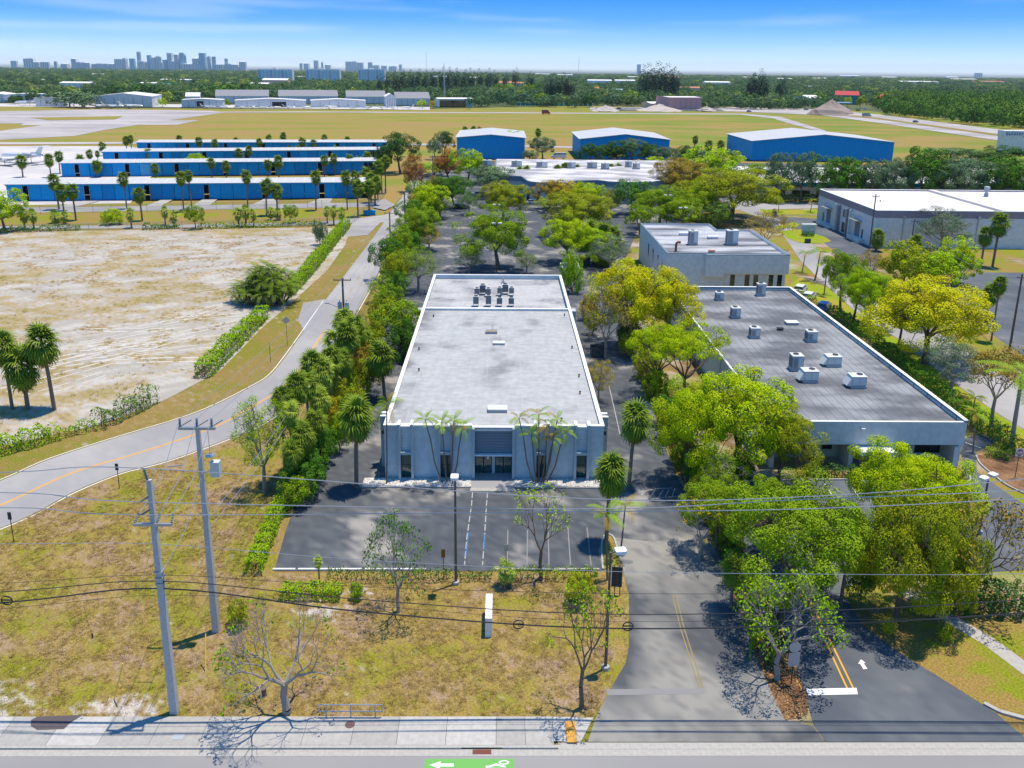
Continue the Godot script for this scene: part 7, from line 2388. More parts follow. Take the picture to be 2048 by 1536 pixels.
	var line := [[-175.8,-1384,30.2,13.1],[-163.2,-1388.5,32.7,13.1],[-150.6,-1393,32,13.1],[-140.7,-1426.3,33.6,13.5],[-126.6,-1401.5,31.4,13.2],[-116.1,-1435.2,33.8,13.5],[-102.8,-1440,35.6,13.6],[-87.6,-1415.3,35.8,13.4],[-77.7,-1449.2,35,13.7],[-64.2,-1454.1,33.4,13.7],[-52.3,-1458.4,35.2,13.8],[-39.4,-1495,34.4,14.1],[-25.3,-1500.2,35.3,14.2],[-11.6,-1574,32.6,13],[25.2,-1664.2,37.3,13.8],[5.4,-1656.1,30.5,13.7],[55.2,-1676.4,30.9,13.9],[-183.9,-1352.9,28.8,11.2],[-191.6,-1323.1,27.4,10.9]]
	for e in line:
		plant("pine_a", "casuarina_tree", "tall casuarina in the long windbreak across the airfield", "tree", "windbreak across the airfield", e[0], e[1], e[2], e[3], "leaf_pine")
	# the woods and suburbs beyond: a mass of crowns
	var meshes: Array[ArrayMesh] = [kinds.far_a.node.get_child(1).mesh, kinds.far_b.node.get_child(1).mesh]
	var keep_out := []
	for part in 2:
		var xs: Array[Transform3D] = []
		var cs: Array[Color] = []
		var tries := 0
		while xs.size() < 9000 and tries < 60000:
			tries += 1
			var u := rng.randf()
			var dist := 930.0 * pow(9.5, pow(u, 0.85))
			var ang := rng.randf_range(-0.72, 0.72)
			var x := tan(ang) * dist
			var z := -dist
			if far_open(x, z):
				continue
			var patch := noise_c.get_noise_2d(x * 0.12, z * 0.12)
			if patch < -0.32 and rng.randf() < 0.8:
				continue
			var k := rng.randf_range(0.7, 1.35) * (1.0 + clampf((dist - 1500.0) / 3500.0, 0, 1.3))
			var hgt := rng.randf_range(0.75, 1.2) / (1.0 + clampf((dist - 1500.0) / 3500.0, 0, 1.3)) * (1.0 if dist < 3000 else 1.15)
			xs.append(Transform3D(Basis(Vector3.UP, rng.randf() * TAU).scaled(Vector3(k, k * hgt, k)), Vector3(x, -0.5, z)))
			var c := lin(70, 112, 66).lerp(lin(126, 150, 86), rng.randf() * rng.randf() + 0.3 * maxf(0, patch))
			if rng.randf() < 0.07:
				c = lin(156, 176, 70)
			cs.append(c)
		scatter("woods", meshes[part], xs, cs, ["dense green woods and gardens running to the horizon", "darker crowns mixed through the far woods"][part], "woods")
	# the dense wood beside the highway
	var xs2: Array[Transform3D] = []
	var cs2: Array[Color] = []
	var wood := pv([388.1,-838.7,382.6,-709.1,387.9,-614.8,396.4,-466,952.8,-1135,842,-1347.3,664.8,-1299.1,549.7,-1208.6,461,-1039.6])
	var lo := wood[0]
	var hi := wood[0]
	for p in wood:
		lo = lo.min(p)
		hi = hi.max(p)
	while xs2.size() < 1100:
		var p := Vector2(rng.randf_range(lo.x, hi.x), rng.randf_range(lo.y, hi.y))
		if Geometry2D.is_point_in_polygon(p, wood):
			var k := rng.randf_range(0.7, 1.2)
			xs2.append(Transform3D(Basis(Vector3.UP, rng.randf() * TAU).scaled(Vector3(k, k * rng.randf_range(1.1, 1.7), k)), Vector3(p.x, -0.2, p.y)))
			var tone := lin(82, 128, 40).lerp(lin(142, 172, 48), rng.randf() * rng.randf())
			cs2.append(tone)
	scatter("woods", meshes[0], xs2, cs2, "dense green wood beside the highway", "woods")


# places across the airfield that stay clear of the scattered crowns
func far_open(x: float, z: float) -> bool:
	if z > -930.0 - maxf(0.0, -x - 150.0) * 0.02:
		return true
	if x > 380.0 and z > -1080.0:
		return true
	for q in open_places:
		if absf(x - q[0]) < q[2] and z < q[1] + q[3] and z > q[1] - 12.0 - q[4]:
			return true
	return false


var open_places := []

# ---------------------------------------------------------------- utility poles and their wires
func wire(label: String, pts: Array, r: float, m: Material, group: String, sag := 0.0) -> void:
	var s := Shape.new()
	var line: Array[Vector3] = []
	for i in pts.size() - 1:
		var a: Vector3 = pts[i]
		var b: Vector3 = pts[i + 1]
		var n := clampi(int(a.distance_to(b) / 4.0), 2, 14)
		for k in n:
			var f := float(k) / n
			line.append(a.lerp(b, f) - Vector3(0, sag * 4.0 * f * (1.0 - f), 0))
	line.append(pts[pts.size() - 1])
	s.pipe(line, r, r, 5)
	solo("overhead_wire", s, m, label, "wire", group)


func curve_through(p: Array) -> Array:
	var o := []
	for i in p.size() - 1:
		var a: Vector3 = p[maxi(i - 1, 0)]
		var d: Vector3 = p[mini(i + 2, p.size() - 1)]
		for k in 6:
			o.append((p[i] as Vector3).cubic_interpolate(p[i + 1], a, d, k / 6.0))
	o.append(p[p.size() - 1])
	return o


func concrete_pole(label: String, at: Vector3, h: float) -> Node3D:
	var t := thing("concrete_pole", label, "utility pole", at, 0.35)
	var s := Shape.new()
	var a := 0.24
	var b := 0.13
	for i in 4:
		var c := Vector2(1, 1).rotated(i * PI / 2)
		var d := Vector2(1, 1).rotated((i + 1) * PI / 2)
		s.quad(Vector3(c.x * a, -0.2, c.y * a), Vector3(c.x * b, h, c.y * b), Vector3(d.x * b, h, d.y * b), Vector3(d.x * a, -0.2, d.y * a))
	s.span(Vector3(-b, h - 0.001, -b), Vector3(b, h, b))
	obj("shaft", s, mats.pole_concrete, t)
	return t


func insulator(parent: Node3D, at: Vector3, to: Vector3, r := 0.07) -> void:
	var s := Shape.new()
	var n := 6
	s.tube(at, to, r * 0.4, r * 0.4, 6)
	for i in n:
		var c := at.lerp(to, (i + 0.5) / n)
		var d := (to - at) / n * 0.3
		s.tube(c - d, c + d, r, r * 0.7, 8)
	obj("insulator", s, mats.porcelain, parent)


func cross_arm(parent: Node3D, y: float, half: float, m: Material, w := 0.14) -> void:
	var s := Shape.new()
	s.box(Vector3(0, y, 0.16), Vector3(2 * half, w, w))
	obj("cross_arm", s, m, parent)


func poles_and_wires() -> void:
	var z := -44.2
	var h1 := 16.4
	var p := concrete_pole("square concrete pole beside the sidewalk carrying the street wires", Vector3(-20.65, 0, z), h1)
	p.rotation.y = 0.0
	insulator(p, Vector3(-0.1, h1, 0), Vector3(-0.25, h1 + 0.75, 0), 0.09)
	insulator(p, Vector3(-0.12, 15.35, 0.1), Vector3(-0.5, 15.15, 0.35), 0.08)
	insulator(p, Vector3(-0.12, 14.5, 0.1), Vector3(-0.5, 14.3, 0.35), 0.08)
	cross_arm(p, 13.55, 1.15, mats.galvanised, 0.16)
	for x in [-1.1, 0.25, 1.1]:
		insulator(p, Vector3(x, 13.65, 0.1), Vector3(x * 0.9, 13.95, -0.5), 0.07)
	for y in [9.9, 10.3, 9.5]:
		var b := Shape.new()
		b.box(Vector3(0, y, 0), Vector3(0.5, 0.07, 0.5))
		obj("band", b, mats.galvanised, p)
	var h2 := 16.1
	var q := concrete_pole("square concrete pole on the lawn with a top cross arm and guy wires", Vector3(-20.65, 0, -52.1), h2)
	q.rotation.y = 0.0
	cross_arm(q, h2 + 0.05, 1.25, mats.galvanised, 0.18)
	for x in [-1.15, 0.0, 1.0]:
		insulator(q, Vector3(x, h2 + 0.1, 0.1), Vector3(x, h2 + 0.75, 0.05), 0.1)
		insulator(q, Vector3(x, h2 + 0.1, -0.1), Vector3(x + 0.5, h2 + 0.3, -0.7), 0.06)
	var s := Shape.new()
	s.lathe(Vector3(0.75, h2 - 2.0, 0.2), [[0.3, 0.0], [0.32, 0.05], [0.3, 0.1], [0.0, 0.1]], 12)
	s.tube(Vector3(0.75, h2 - 1.9, 0.2), Vector3(0.75, h2, 0.2), 0.02, 0.02, 4)
	obj("arrester_ring", s, mats.galvanised, q)
	s = Shape.new()
	s.span(Vector3(0.75, 12.6, -0.1), Vector3(1.35, 13.7, 0.4))
	obj("switch_cabinet", s, mats.unit_beige, q)
	s = Shape.new()
	s.bar(Vector3(0.1, 12.8, 0.1), Vector3(0.76, 12.9, 0.1), 0.06, 0.06)
	obj("cabinet_bracket", s, mats.galvanised, q)
	# street wires run along the street past the first pole
	var c := "wires along the street"
	for e in [
		["topmost grey street wire, pinned above the concrete pole", [gp(-49.69, -44.2, 16.27), gp(-29.3, -44.2, 16.84), Vector3(-20.9, 17.15, -44.2), gp(4.81, -44.2, 15.28), gp(19.19, -44.2, 15.5), gp(31.31, -44.2, 16.67), gp(47.51, -44.2, 18.63)], 0.028, "wire_grey"],
		["second grey street wire below the pole top", [gp(-50.01, -44.2, 14.97), gp(-29.49, -44.2, 15.54), Vector3(-21.15, 15.15, -43.85), gp(4.83, -44.2, 14.58), gp(18.01, -44.2, 15.26), gp(31.44, -44.2, 15.94), gp(47.84, -44.2, 17.33)], 0.028, "wire_grey"],
		["third grey street wire below the pole top", [gp(-50.26, -44.2, 13.99), gp(-29.63, -44.2, 14.56), Vector3(-21.15, 14.3, -43.85), gp(4.84, -44.2, 14.41), gp(18.07, -44.2, 14.63), gp(31.53, -44.2, 15.38), gp(48.01, -44.2, 16.67)], 0.028, "wire_grey"],
		["single thin grey neutral wire halfway down the pole", [gp(-50.76, -44.2, 11.99), gp(-29.99, -44.2, 12.12), gp(-20.66, -44.2, 12.14), gp(-9.05, -44.2, 11.15), gp(4.96, -44.2, 10.4), gp(18.51, -44.2, 10.19), gp(32.39, -44.2, 10.26), gp(49.39, -44.2, 11.24)], 0.016, "wire_grey"],
		["thin dark telephone wire, uppermost of the lower bundle", [gp(-51.7, -44.2, 8.21), gp(-30.38, -44.2, 9.41), gp(-20.63, -44.2, 10.02), gp(-9.12, -44.2, 9.28), gp(5.01, -44.2, 8.82), gp(18.65, -44.2, 8.81), gp(32.58, -44.2, 9.09), gp(49.65, -44.2, 10.19)], 0.014, "wire_black"],
		["dark telephone cable, second of the lower bundle", [gp(-51.92, -44.2, 7.33), gp(-30.46, -44.2, 8.81), gp(-20.61, -44.2, 9.6), gp(-9.15, -44.2, 8.4), gp(5.06, -44.2, 7.36), gp(18.77, -44.2, 7.53), gp(32.7, -44.2, 8.42), gp(49.65, -44.2, 10.19)], 0.03, "wire_black"],
		["thick black telephone cable with slack coils", [gp(-52.23, -44.2, 6.09), gp(-30.58, -44.2, 8.04), gp(-20.6, -44.2, 9.08), gp(-9.19, -44.2, 7.55), gp(5.09, -44.2, 6.35), gp(18.87, -44.2, 6.52), gp(32.86, -44.2, 7.45), gp(49.92, -44.2, 9.13)], 0.045, "wire_black"],
		["dark telephone cable hanging just under the thick one", [gp(-52.32, -44.2, 5.73), gp(-30.64, -44.2, 7.62), gp(-20.58, -44.2, 8.62), gp(-9.17, -44.2, 7.98), gp(5.07, -44.2, 6.86), gp(18.83, -44.2, 6.92), gp(32.89, -44.2, 7.27), gp(50.01, -44.2, 8.77)], 0.012, "wire_black"]]:
		wire(e[0], curve_through(e[1]), e[2], mats[e[3]], "")
	for e in [[gp(-30.12, -44.2, 8.25), "slack coil on the thick cable west of the pole"], [gp(1.24, -44.2, 6.6), "slack coil on the thick cable over the straw lawn"], [gp(8.08, -44.2, 6.47), "slack coil on the thick cable at the driveway edge"]]:
		s = Shape.new()
		for k in 2:
			var ring: Array[Vector3] = []
			for i in 17:
				var w := TAU * i / 16
				ring.append(Vector3(cos(w) * 0.33, sin(w) * 0.3 - 0.02, 0.04 * k))
			s.pipe(ring, 0.025, 0.025, 5)
		s.bar(Vector3(-0.3, 0, 0), Vector3(0.3, 0, 0), 0.03, 0.08)
		solo("cable_coil", s, mats.wire_black, e[1], "cable coil", "", e[0])
	s = Shape.new()
	s.pipe([Vector3.ZERO, Vector3(0.05, -1.0, 0), Vector3(0.25, -2.0, 0)], 0.008, 0.008, 4)
	s.tube(Vector3(0.25, -2.0, 0), Vector3(0.26, -2.35, 0), 0.05, 0.04, 6)
	solo("hanging_weight", s, mats.wire_black, "thin dropped line with a dark weight hanging from the cable", "cable", "", gp(-25.48, -44.2, 7.88))
	# from pole to pole
	for i in 3:
		var x: float = [-1.1, 0.25, 1.1][i]
		wire(["outer tap wire from the street pole to the lawn pole, sand lot side", "middle tap wire between the two concrete poles", "outer tap wire between the two concrete poles, office side"][i], [Vector3(-20.65 + x * 0.9, 13.95, -44.7), Vector3(-20.65 + [-1.15, 0.0, 1.0][i], h2 + 0.7, -52.05)], 0.02, mats.wire_grey, "", 0.9)
	wire("slack low wire between the two concrete poles", [Vector3(-20.5, 10.2, -44.3), Vector3(-20.5, 13.0, -52.0)], 0.02, mats.wire_grey, "", 0.9)
	s = Shape.new()
	s.bar(gp(-21.39, -48.5, 15.02), gp(-20.42, -48.5, 15.17), 0.07, 0.05)
	solo("wire_spacer", s, mats.galvanised, "short spacer bar held between the tap wires", "spacer", "")
	# wooden poles up the winding road: [base, height, arm half width, label]
	var spots := [[gp(-21.56, -108.53), 12.4, 1.2, "wooden pole with two transformers beside the thicket"], [gp(-25.5, -185.6), 8.39, 1.2, "wooden pole at the road's roadside row"], [gp(-23.4, -197.4), 11.05, 1.2, "taller wooden pole next along the road"], [gp(-25.2, -257.8), 9.13, 1.2, "wooden pole near the rust brown cypress"], [gp(-24.9, -298.1), 9.92, 1.0, "wooden pole beyond the rust brown cypress"], [gp(-25.6, -356.4), 13.21, 1.0, "wooden pole beside the first large hangar"]]
	var last: Array = [Vector3(-21.8, h2 + 0.7, -52.1), Vector3(-20.65, h2 + 0.7, -52.1), Vector3(-19.65, h2 + 0.7, -52.1)]
	for k in spots.size():
		var e: Array = spots[k]
		var at: Vector3 = e[0]
		var h: float = e[1]
		var t := thing("wooden_pole", e[3], "utility pole", at)
		s = Shape.new()
		s.tube(Vector3(0, -0.1, 0), Vector3(0, h, 0), 0.19, 0.13, 8)
		obj("shaft", s, mats.wood_pole, t)
		cross_arm(t, h - 0.25, e[2], mats.wood_pole, 0.13)
		var tops := []
		for x in [-0.95, 0.12, 0.95]:
			var top := Vector3(x * e[2], h + 0.05, 0.1)
			insulator(t, Vector3(x * e[2], h - 0.2, 0.1), top, 0.05)
			tops.append(at + top)
		if k == 0:
			for x in [-0.5, 0.5]:
				s = Shape.new()
				s.lathe(Vector3(x, h - 4.4, 0.1), [[0.0, 0.0], [0.27, 0.02], [0.29, 0.1], [0.29, 0.95], [0.24, 1.02], [0.06, 1.06], [0.06, 1.3], [0.0, 1.3]], 12)
				obj("transformer", s, mats.unit_grey, t)
			s = Shape.new()
			s.bar(Vector3(0, 8.0, 0), Vector3(-2.1, 8.9, 0.3), 0.06, 0.06)
			s.box(Vector3(-2.2, 8.9, 0.3), Vector3(0.5, 0.12, 0.2))
			obj("street_lamp_arm", s, mats.galvanised, t)
		if k != 2:
			for i in 3:
				wire("grey wire along the winding road's poles", [last[i], tops[i]], 0.016, mats.wire_grey, "wires along the winding road", 0.8)
			last = tops
	wire("low cable from the lawn pole up the winding road", [Vector3(-20.5, 9.2, -52.1), gp(-19.95, -101, 8.76), gp(-26.12, -190, 2.78)], 0.02, mats.wire_grey, "", 1.0)
	wire("second low cable from the lawn pole up the winding road", [Vector3(-20.5, 8.4, -52.1), gp(-19.98, -101, 7.95), gp(-26.13, -190, 2.18)], 0.02, mats.wire_grey, "", 1.2)
	# guys with yellow guards
	for e in [[Vector3(-20.6, 9.6, -52.0), gp(-19.96, -47.82), "guy wire with yellow guard running to the lawn near the bare tree"], [Vector3(-20.8, 12.5, -44.2), gp(-25.02, -45.3), "guy wire with faint orange guard beside the street pole"]]:
		var g := thing("guy_wire", e[2], "guy wire")
		var a: Vector3 = e[0]
		var b: Vector3 = e[1]
		s = Shape.new()
		s.tube(a, b, 0.012, 0.012, 4)
		obj("cable", s, mats.wire_grey, g)
		s = Shape.new()
		s.tube(b + Vector3(0, 0.0, 0), b.lerp(a, 0.24), 0.04, 0.04, 6)
		obj("guard", s, mats.guard_yellow, g)
	# poles by the warehouse and the tall leaning one at the east
	for e in [[gp(85, -184.6), 13.59, "wooden pole in front of the white warehouse door"], [gp(96.1, -205.9), 9.03, "wooden pole at the warehouse corner"], [gp(93.4, -182.3), 8.33, "wooden pole beside the grey feathery tree"], [gp(75.78, -115.06), 12.05, "tall wooden pole by the east car park"]]:
		var t := thing("wooden_pole", e[2], "utility pole", e[0])
		s = Shape.new()
		s.tube(Vector3(0, -0.1, 0), Vector3(0, e[1], 0), 0.18, 0.12, 8)
		obj("shaft", s, mats.wood_pole, t)
		cross_arm(t, e[1] - 0.5, 0.8, mats.wood_pole, 0.12)
		for x in [-0.7, 0.7]:
			insulator(t, Vector3(x, e[1] - 0.45, 0.16), Vector3(x, e[1] - 0.1, 0.16), 0.06)
	var tops2 := [gp(93.4, -182.3) + Vector3(0, 7.53, 0), gp(75.78, -115.06) + Vector3(0, 11.15, 0)]
	for i in 3:
		wire("grey wire between the warehouse poles and the east pole", [tops2[0] + Vector3(0, -1.2 * i, 0), tops2[1] + Vector3(0, -1.0 * i, 0), tops2[1] + Vector3(30, -1.0 * i, 50)], 0.025, mats.wire_grey, "wires by the warehouse", 1.0)

# ---------------------------------------------------------------- lamps, signs, cars and small things of the lots
func lot_lamp(label: String, at: Vector3, h: float, heads: int, turn: float, m: Material) -> void:
	var t := thing("lot_lamp", label, "lamp post", at, turn)
	var s := Shape.new()
	s.tube(Vector3(0, -0.05, 0), Vector3(0, h - 0.1, 0), 0.12, 0.08, 8)
	obj("post", s, m, t)
	s = Shape.new()
	s.lathe(Vector3.ZERO, [[0.28, 0.0], [0.28, 0.25], [0.2, 0.3], [0.0, 0.3]], 10)
	obj("footing", s, mats.kerb, t)
	for i in heads:
		var d := 1.0 if i == 0 else -1.0
		s = Shape.new()
		s.bar(Vector3(0, h - 0.15, 0), Vector3(d * 0.35, h - 0.1, 0), 0.07, 0.07)
		obj("arm", s, m, t)
		s = Shape.new()
		var x0 := minf(d * 0.3, d * 1.05)
		s.prism(PackedVector2Array([Vector2(x0, -0.25), Vector2(x0 + 0.1, -0.3), Vector2(x0 + 0.65, -0.3), Vector2(x0 + 0.75, -0.22), Vector2(x0 + 0.75, 0.22), Vector2(x0 + 0.65, 0.3), Vector2(x0 + 0.1, 0.3), Vector2(x0, 0.25)]), h - 0.16, h + 0.06)
		obj("head", s, mats.sign_white, t)
		s = Shape.new()
		s.span(Vector3(x0 + 0.08, h - 0.2, -0.24), Vector3(x0 + 0.67, h - 0.161, 0.24))
		obj("lens", s, mats.unit_beige, t)


func post_sign(called: String, label: String, at: Vector3, h: float, w: float, ph: float, face: Material, turn := 0.0, kind := "box") -> Node3D:
	var t := thing(called, label, "sign", at, turn)
	var s := Shape.new()
	s.tube(Vector3(0, -0.1, 0), Vector3(0, h, 0), 0.035, 0.035, 6)
	obj("post", s, mats.steel_dark, t)
	s = Shape.new()
	var o := PackedVector2Array()
	var n := 4
	if kind == "octagon":
		n = 8
	for i in n:
		var a := TAU * (i + 0.5) / n
		var q := Vector2(cos(a), sin(a)) / cos(PI / n)
		if kind == "diamond":
			q = Vector2(cos(TAU * i / 4), sin(TAU * i / 4)) * 1.2
		o.append(Vector2(q.x * w / 2, q.y * ph / 2))
	var t3 := Geometry2D.triangulate_polygon(o)
	for zz in [0.04, 0.055]:
		for i in range(0, t3.size(), 3):
			s.tri(Vector3(o[t3[i]].x, h - ph / 2 + o[t3[i]].y, zz), Vector3(o[t3[i + 1]].x, h - ph / 2 + o[t3[i + 1]].y, zz), Vector3(o[t3[i + 2]].x, h - ph / 2 + o[t3[i + 2]].y, zz))
	for i in n:
		var a := o[i]
		var b := o[(i + 1) % n]
		s.quad(Vector3(a.x, h - ph / 2 + a.y, 0.04), Vector3(b.x, h - ph / 2 + b.y, 0.04), Vector3(b.x, h - ph / 2 + b.y, 0.055), Vector3(a.x, h - ph / 2 + a.y, 0.055))
	obj("panel", s, face, t)
	return t


func lettering(parent: Node3D, text: String, at: Vector3, size: float, m: Material) -> void:
	var f := SystemFont.new()
	f.font_names = PackedStringArray(["Droid Sans"])
	f.font_weight = 700
	var t := TextMesh.new()
	t.font = f
	t.text = text
	t.font_size = 64
	t.pixel_size = size / 46.0
	t.depth = 0.012
	var o := obj("lettering", t, m, parent)
	o.position = at


# car with hull, cabin, glass, wheels and lamps; length along x
func car(called: String, label: String, at: Vector3, turn: float, paint: Material, l := 4.6, w := 1.8, h := 1.45, van := false, group := "") -> void:
	var t := thing(called, label, "van" if van else "car", at, turn, group)
	var s := Shape.new()
	var prof: Array = [[-0.5, 0.35], [-0.495, 0.6], [-0.4, 0.68], [-0.2, 0.72], [0.2, 0.7], [0.42, 0.62], [0.495, 0.52], [0.5, 0.3]] if not van else [[-0.5, 0.3], [-0.5, 0.75], [-0.4, 0.78], [-0.2, 0.78], [0.2, 0.75], [0.36, 0.6], [0.49, 0.45], [0.5, 0.28]]
	for side in [-1.0, 1.0]:
		for i in prof.size() - 1:
			var a: Array = prof[i]
			var b: Array = prof[i + 1]
			s.quad(Vector3(a[0] * l, 0.2 * h, side * w * 0.48), Vector3(a[0] * l, a[1] * h, side * w * 0.47), Vector3(b[0] * l, b[1] * h, side * w * 0.47), Vector3(b[0] * l, 0.2 * h, side * w * 0.48))
	for i in prof.size() - 1:
		var a: Array = prof[i]
		var b: Array = prof[i + 1]
		s.quad(Vector3(a[0] * l, a[1] * h, -w * 0.47), Vector3(b[0] * l, b[1] * h, -w * 0.47), Vector3(b[0] * l, b[1] * h, w * 0.47), Vector3(a[0] * l, a[1] * h, w * 0.47))
	for e in [-0.5, 0.5]:
		s.quad(Vector3(e * l, 0.2 * h, -w * 0.48), Vector3(e * l, 0.35 * h, -w * 0.47), Vector3(e * l, 0.35 * h, w * 0.47), Vector3(e * l, 0.2 * h, w * 0.48))
	obj("body", s, paint, t)
	var r0 := -0.36 if not van else -0.49
	var r1 := 0.1 if not van else 0.2
	var b0 := -0.44 if not van else -0.5
	var b1 := 0.27 if not van else 0.36
	s = Shape.new()
	var lo := 0.69 * h
	var wb := w * 0.46
	var wt := w * 0.38
	for side in [-1.0, 1.0]:
		s.quad(Vector3(b0 * l, lo, side * wb), Vector3(r0 * l, h * 0.97, side * wt), Vector3(r1 * l, h * 0.97, side * wt), Vector3(b1 * l, lo, side * wb))
	s.quad(Vector3(b0 * l, lo, -wb), Vector3(r0 * l, h * 0.97, -wt), Vector3(r0 * l, h * 0.97, wt), Vector3(b0 * l, lo, wb))
	s.quad(Vector3(b1 * l, lo, -wb), Vector3(r1 * l, h * 0.97, -wt), Vector3(r1 * l, h * 0.97, wt), Vector3(b1 * l, lo, wb))
	obj("windows", s, mats.glass_dark, t)
	s = Shape.new()
	s.span(Vector3(r0 * l - 0.05, h * 0.965, -wt - 0.02), Vector3(r1 * l + 0.05, h, wt + 0.02))
	obj("roof", s, paint, t)
	for x in [-0.31, 0.31]:
		for side in [-1.0, 1.0]:
			s = Shape.new()
			s.tube(Vector3(x * l, 0.32, side * (w * 0.5 - 0.2)), Vector3(x * l, 0.32, side * (w * 0.5 + 0.01)), 0.32, 0.32, 14)
			var wh := obj("wheel", s, mats.rubber, t)
			s = Shape.new()
			s.tube(Vector3(x * l, 0.32, side * (w * 0.5 - 0.02)), Vector3(x * l, 0.32, side * (w * 0.5 + 0.02)), 0.19, 0.17, 10)
			obj("rim", s, mats.galvanised, wh)
	for side in [-1.0, 1.0]:
		s = Shape.new()
		s.box(Vector3(l * 0.492, 0.46 * h, side * w * 0.36), Vector3(0.1, 0.13, 0.35))
		obj("headlight", s, mats.sign_white, t)
		s = Shape.new()
		s.box(Vector3(-l * 0.494, 0.55 * h, side * w * 0.37), Vector3(0.08, 0.16, 0.3))
		obj("tail_light", s, mats.sign_red, t)


func street_things() -> void:
	lot_lamp("tall dark lamp post with white head in front of the office doors", gp(-3.44, -57.85), 9.84, 1, -PI / 2, mats.bronze_paint)
	lot_lamp("lamp post with white head by the driveway corner of the lawn", gp(7.41, -48.19), 9.2, 1, 0.15, mats.bronze_paint)
	lot_lamp("twin headed lamp post in the neighbour's lot", gp(43.28, -65.59), 5.66, 2, 0.5, mats.bronze_paint)
	for e in [[gp(-0.9, -161.4), 10.47, "twin headed lamp post behind the office roof"], [gp(-1.1, -202), 7.69, "twin headed lamp post second up the rear island"], [gp(-1.3, -239.9), 6.21, "twin headed lamp post third up the rear island"], [gp(-1.4, -257.1), 5.52, "twin headed lamp post at the top of the rear island"], [gp(43, -210.5), 9.18, "twin headed lamp among the trees by the two storey office"], [gp(44.2, -197.5), 8.06, "twin headed lamp behind the streaked roof"], [gp(44.9, -251.6), 7.43, "twin headed lamp near the bronze brown tree"]]:
		lot_lamp(e[2], e[0], e[1], 2, 0.0, mats.bronze_paint)
	# signs
	post_sign("bay_sign", "orange brown bay sign on a post at the low hedge", gp(-4.49, -58.65), 2.66, 0.32, 0.75, mats.sign_brown)
	post_sign("bay_sign", "grey bay sign on a post at the low hedge, east of the stall lines", gp(0.58, -59.07), 2.85, 0.35, 0.6, mats.sign_back)
	post_sign("road_sign", "small dark road sign on a post in the corner lawn", gp(-37.15, -73.15), 2.68, 0.32, 0.7, mats.unit_dark)
	post_sign("road_sign", "small dark road sign at the lawn's road edge, by the street end", gp(-42, -63.72), 2.89, 0.32, 0.7, mats.unit_dark)
	post_sign("road_sign", "diamond road sign seen from behind beside the lane mouth", gp(-31.61, -116.08), 4.5, 1.0, 1.0, mats.sign_back, 0.2, "diamond")
	post_sign("marker_post", "thin marker post in the verge below the diamond sign", gp(-32.24, -109.17), 2.81, 0.12, 0.5, mats.sign_back)
	post_sign("road_sign", "small yellow sign in the planting by the mulch strip", gp(18.72, -51.19), 1.93, 0.42, 0.62, mats.sign_orange)
	post_sign("road_sign", "yellow warning sign at the warehouse lawn", gp(71.7, -204.9), 3.74, 0.9, 1.0, mats.sign_orange)
	var t := post_sign("stop_sign", "stop sign with a square plate below, seen from behind", gp(19.8, -46.76), 3.31, 0.78, 0.78, mats.sign_back, 0.1, "octagon")
	var s := Shape.new()
	var sh: float = 3.31
	s.span(Vector3(-0.4, sh - 1.85, 0.04), Vector3(0.4, sh - 0.8, 0.055))
	obj("plate", s, mats.sign_back, t)
	t = post_sign("no_entry_sign", "square white sign with red disc reading DO NOT ENTER", gp(52.88, -75.99), 3.3, 0.85, 0.85, mats.sign_white)
	sh = 3.3
	s = Shape.new()
	s.tube(Vector3(0, sh - 0.425, 0.056), Vector3(0, sh - 0.425, 0.062), 0.37, 0.37, 24)
	obj("disc", s, mats.sign_red, t)
	s = Shape.new()
	s.span(Vector3(-0.3, sh - 0.475, 0.063), Vector3(0.3, sh - 0.375, 0.068))
	obj("bar", s, mats.sign_white, t)
	lettering(t, "DO NOT", Vector3(0, sh - 0.28, 0.068), 0.13, mats.sign_white)
	lettering(t, "ENTER", Vector3(0, sh - 0.58, 0.068), 0.13, mats.sign_white)
	# plain pylon slab in the lawn, seen along its length
	var f := gp(-0.72, -51.43)
	var hh: float = 1.6
	t = thing("pylon_sign", "tall white slab sign standing edge on in the straw lawn", "sign", f)
	var back := gp(-0.77, -54.09, 2)
	s = Shape.new()
	s.span(Vector3(-0.25, 0.0, -2.9), Vector3(0.25, hh, 0))
	obj("slab", s, mats.sign_white, t)
	s = Shape.new()
	s.span(Vector3(-0.19, -0.02, -2.8), Vector3(0.19, 0.0, -0.1))
	obj("footing", s, mats.kerb, t)
	# leasing board by the driveway
	t = thing("leasing_board", "dark board on two posts leaning by the driveway lamp", "sign", gp(9.25, -56.46), -0.12)
	s = Shape.new()
	s.span(Vector3(-0.42, 0.75, -0.03), Vector3(0.42, 2.5, 0.03))
	obj("board", s, mats.unit_dark, t)
	for x in [-0.1, 0.3]:
		s = Shape.new()
		s.bar(Vector3(x, -0.1, 0.07), Vector3(x - 0.12, 2.7, 0.07), 0.07, 0.07)
		obj("post", s, mats.steel_dark, t)
	# handrail beside the sidewalk
	t = thing("handrail", "galvanised handrail of two bars beside the sidewalk", "handrail", gp(-9.33, -43.72))
	for x in [-1.55, 0.0, 1.55]:
		s = Shape.new()
		s.tube(Vector3(x, -0.05, 0), Vector3(x, 1.05, 0), 0.035, 0.035, 6)
		obj("post", s, mats.galvanised, t)
	for y in [0.55, 1.05]:
		s = Shape.new()
		s.tube(Vector3(-2.0, y, 0.02), Vector3(2.0, y, 0.02), 0.035, 0.035, 6)
		obj("rail", s, mats.galvanised, t)
	s = Shape.new()
	s.tube(Vector3(-2.0, 0.55, 0.02), Vector3(-2.0, 1.05, 0.02), 0.035, 0.035, 6)
	s.tube(Vector3(2.0, 0.55, 0.02), Vector3(2.0, 1.05, 0.02), 0.035, 0.035, 6)
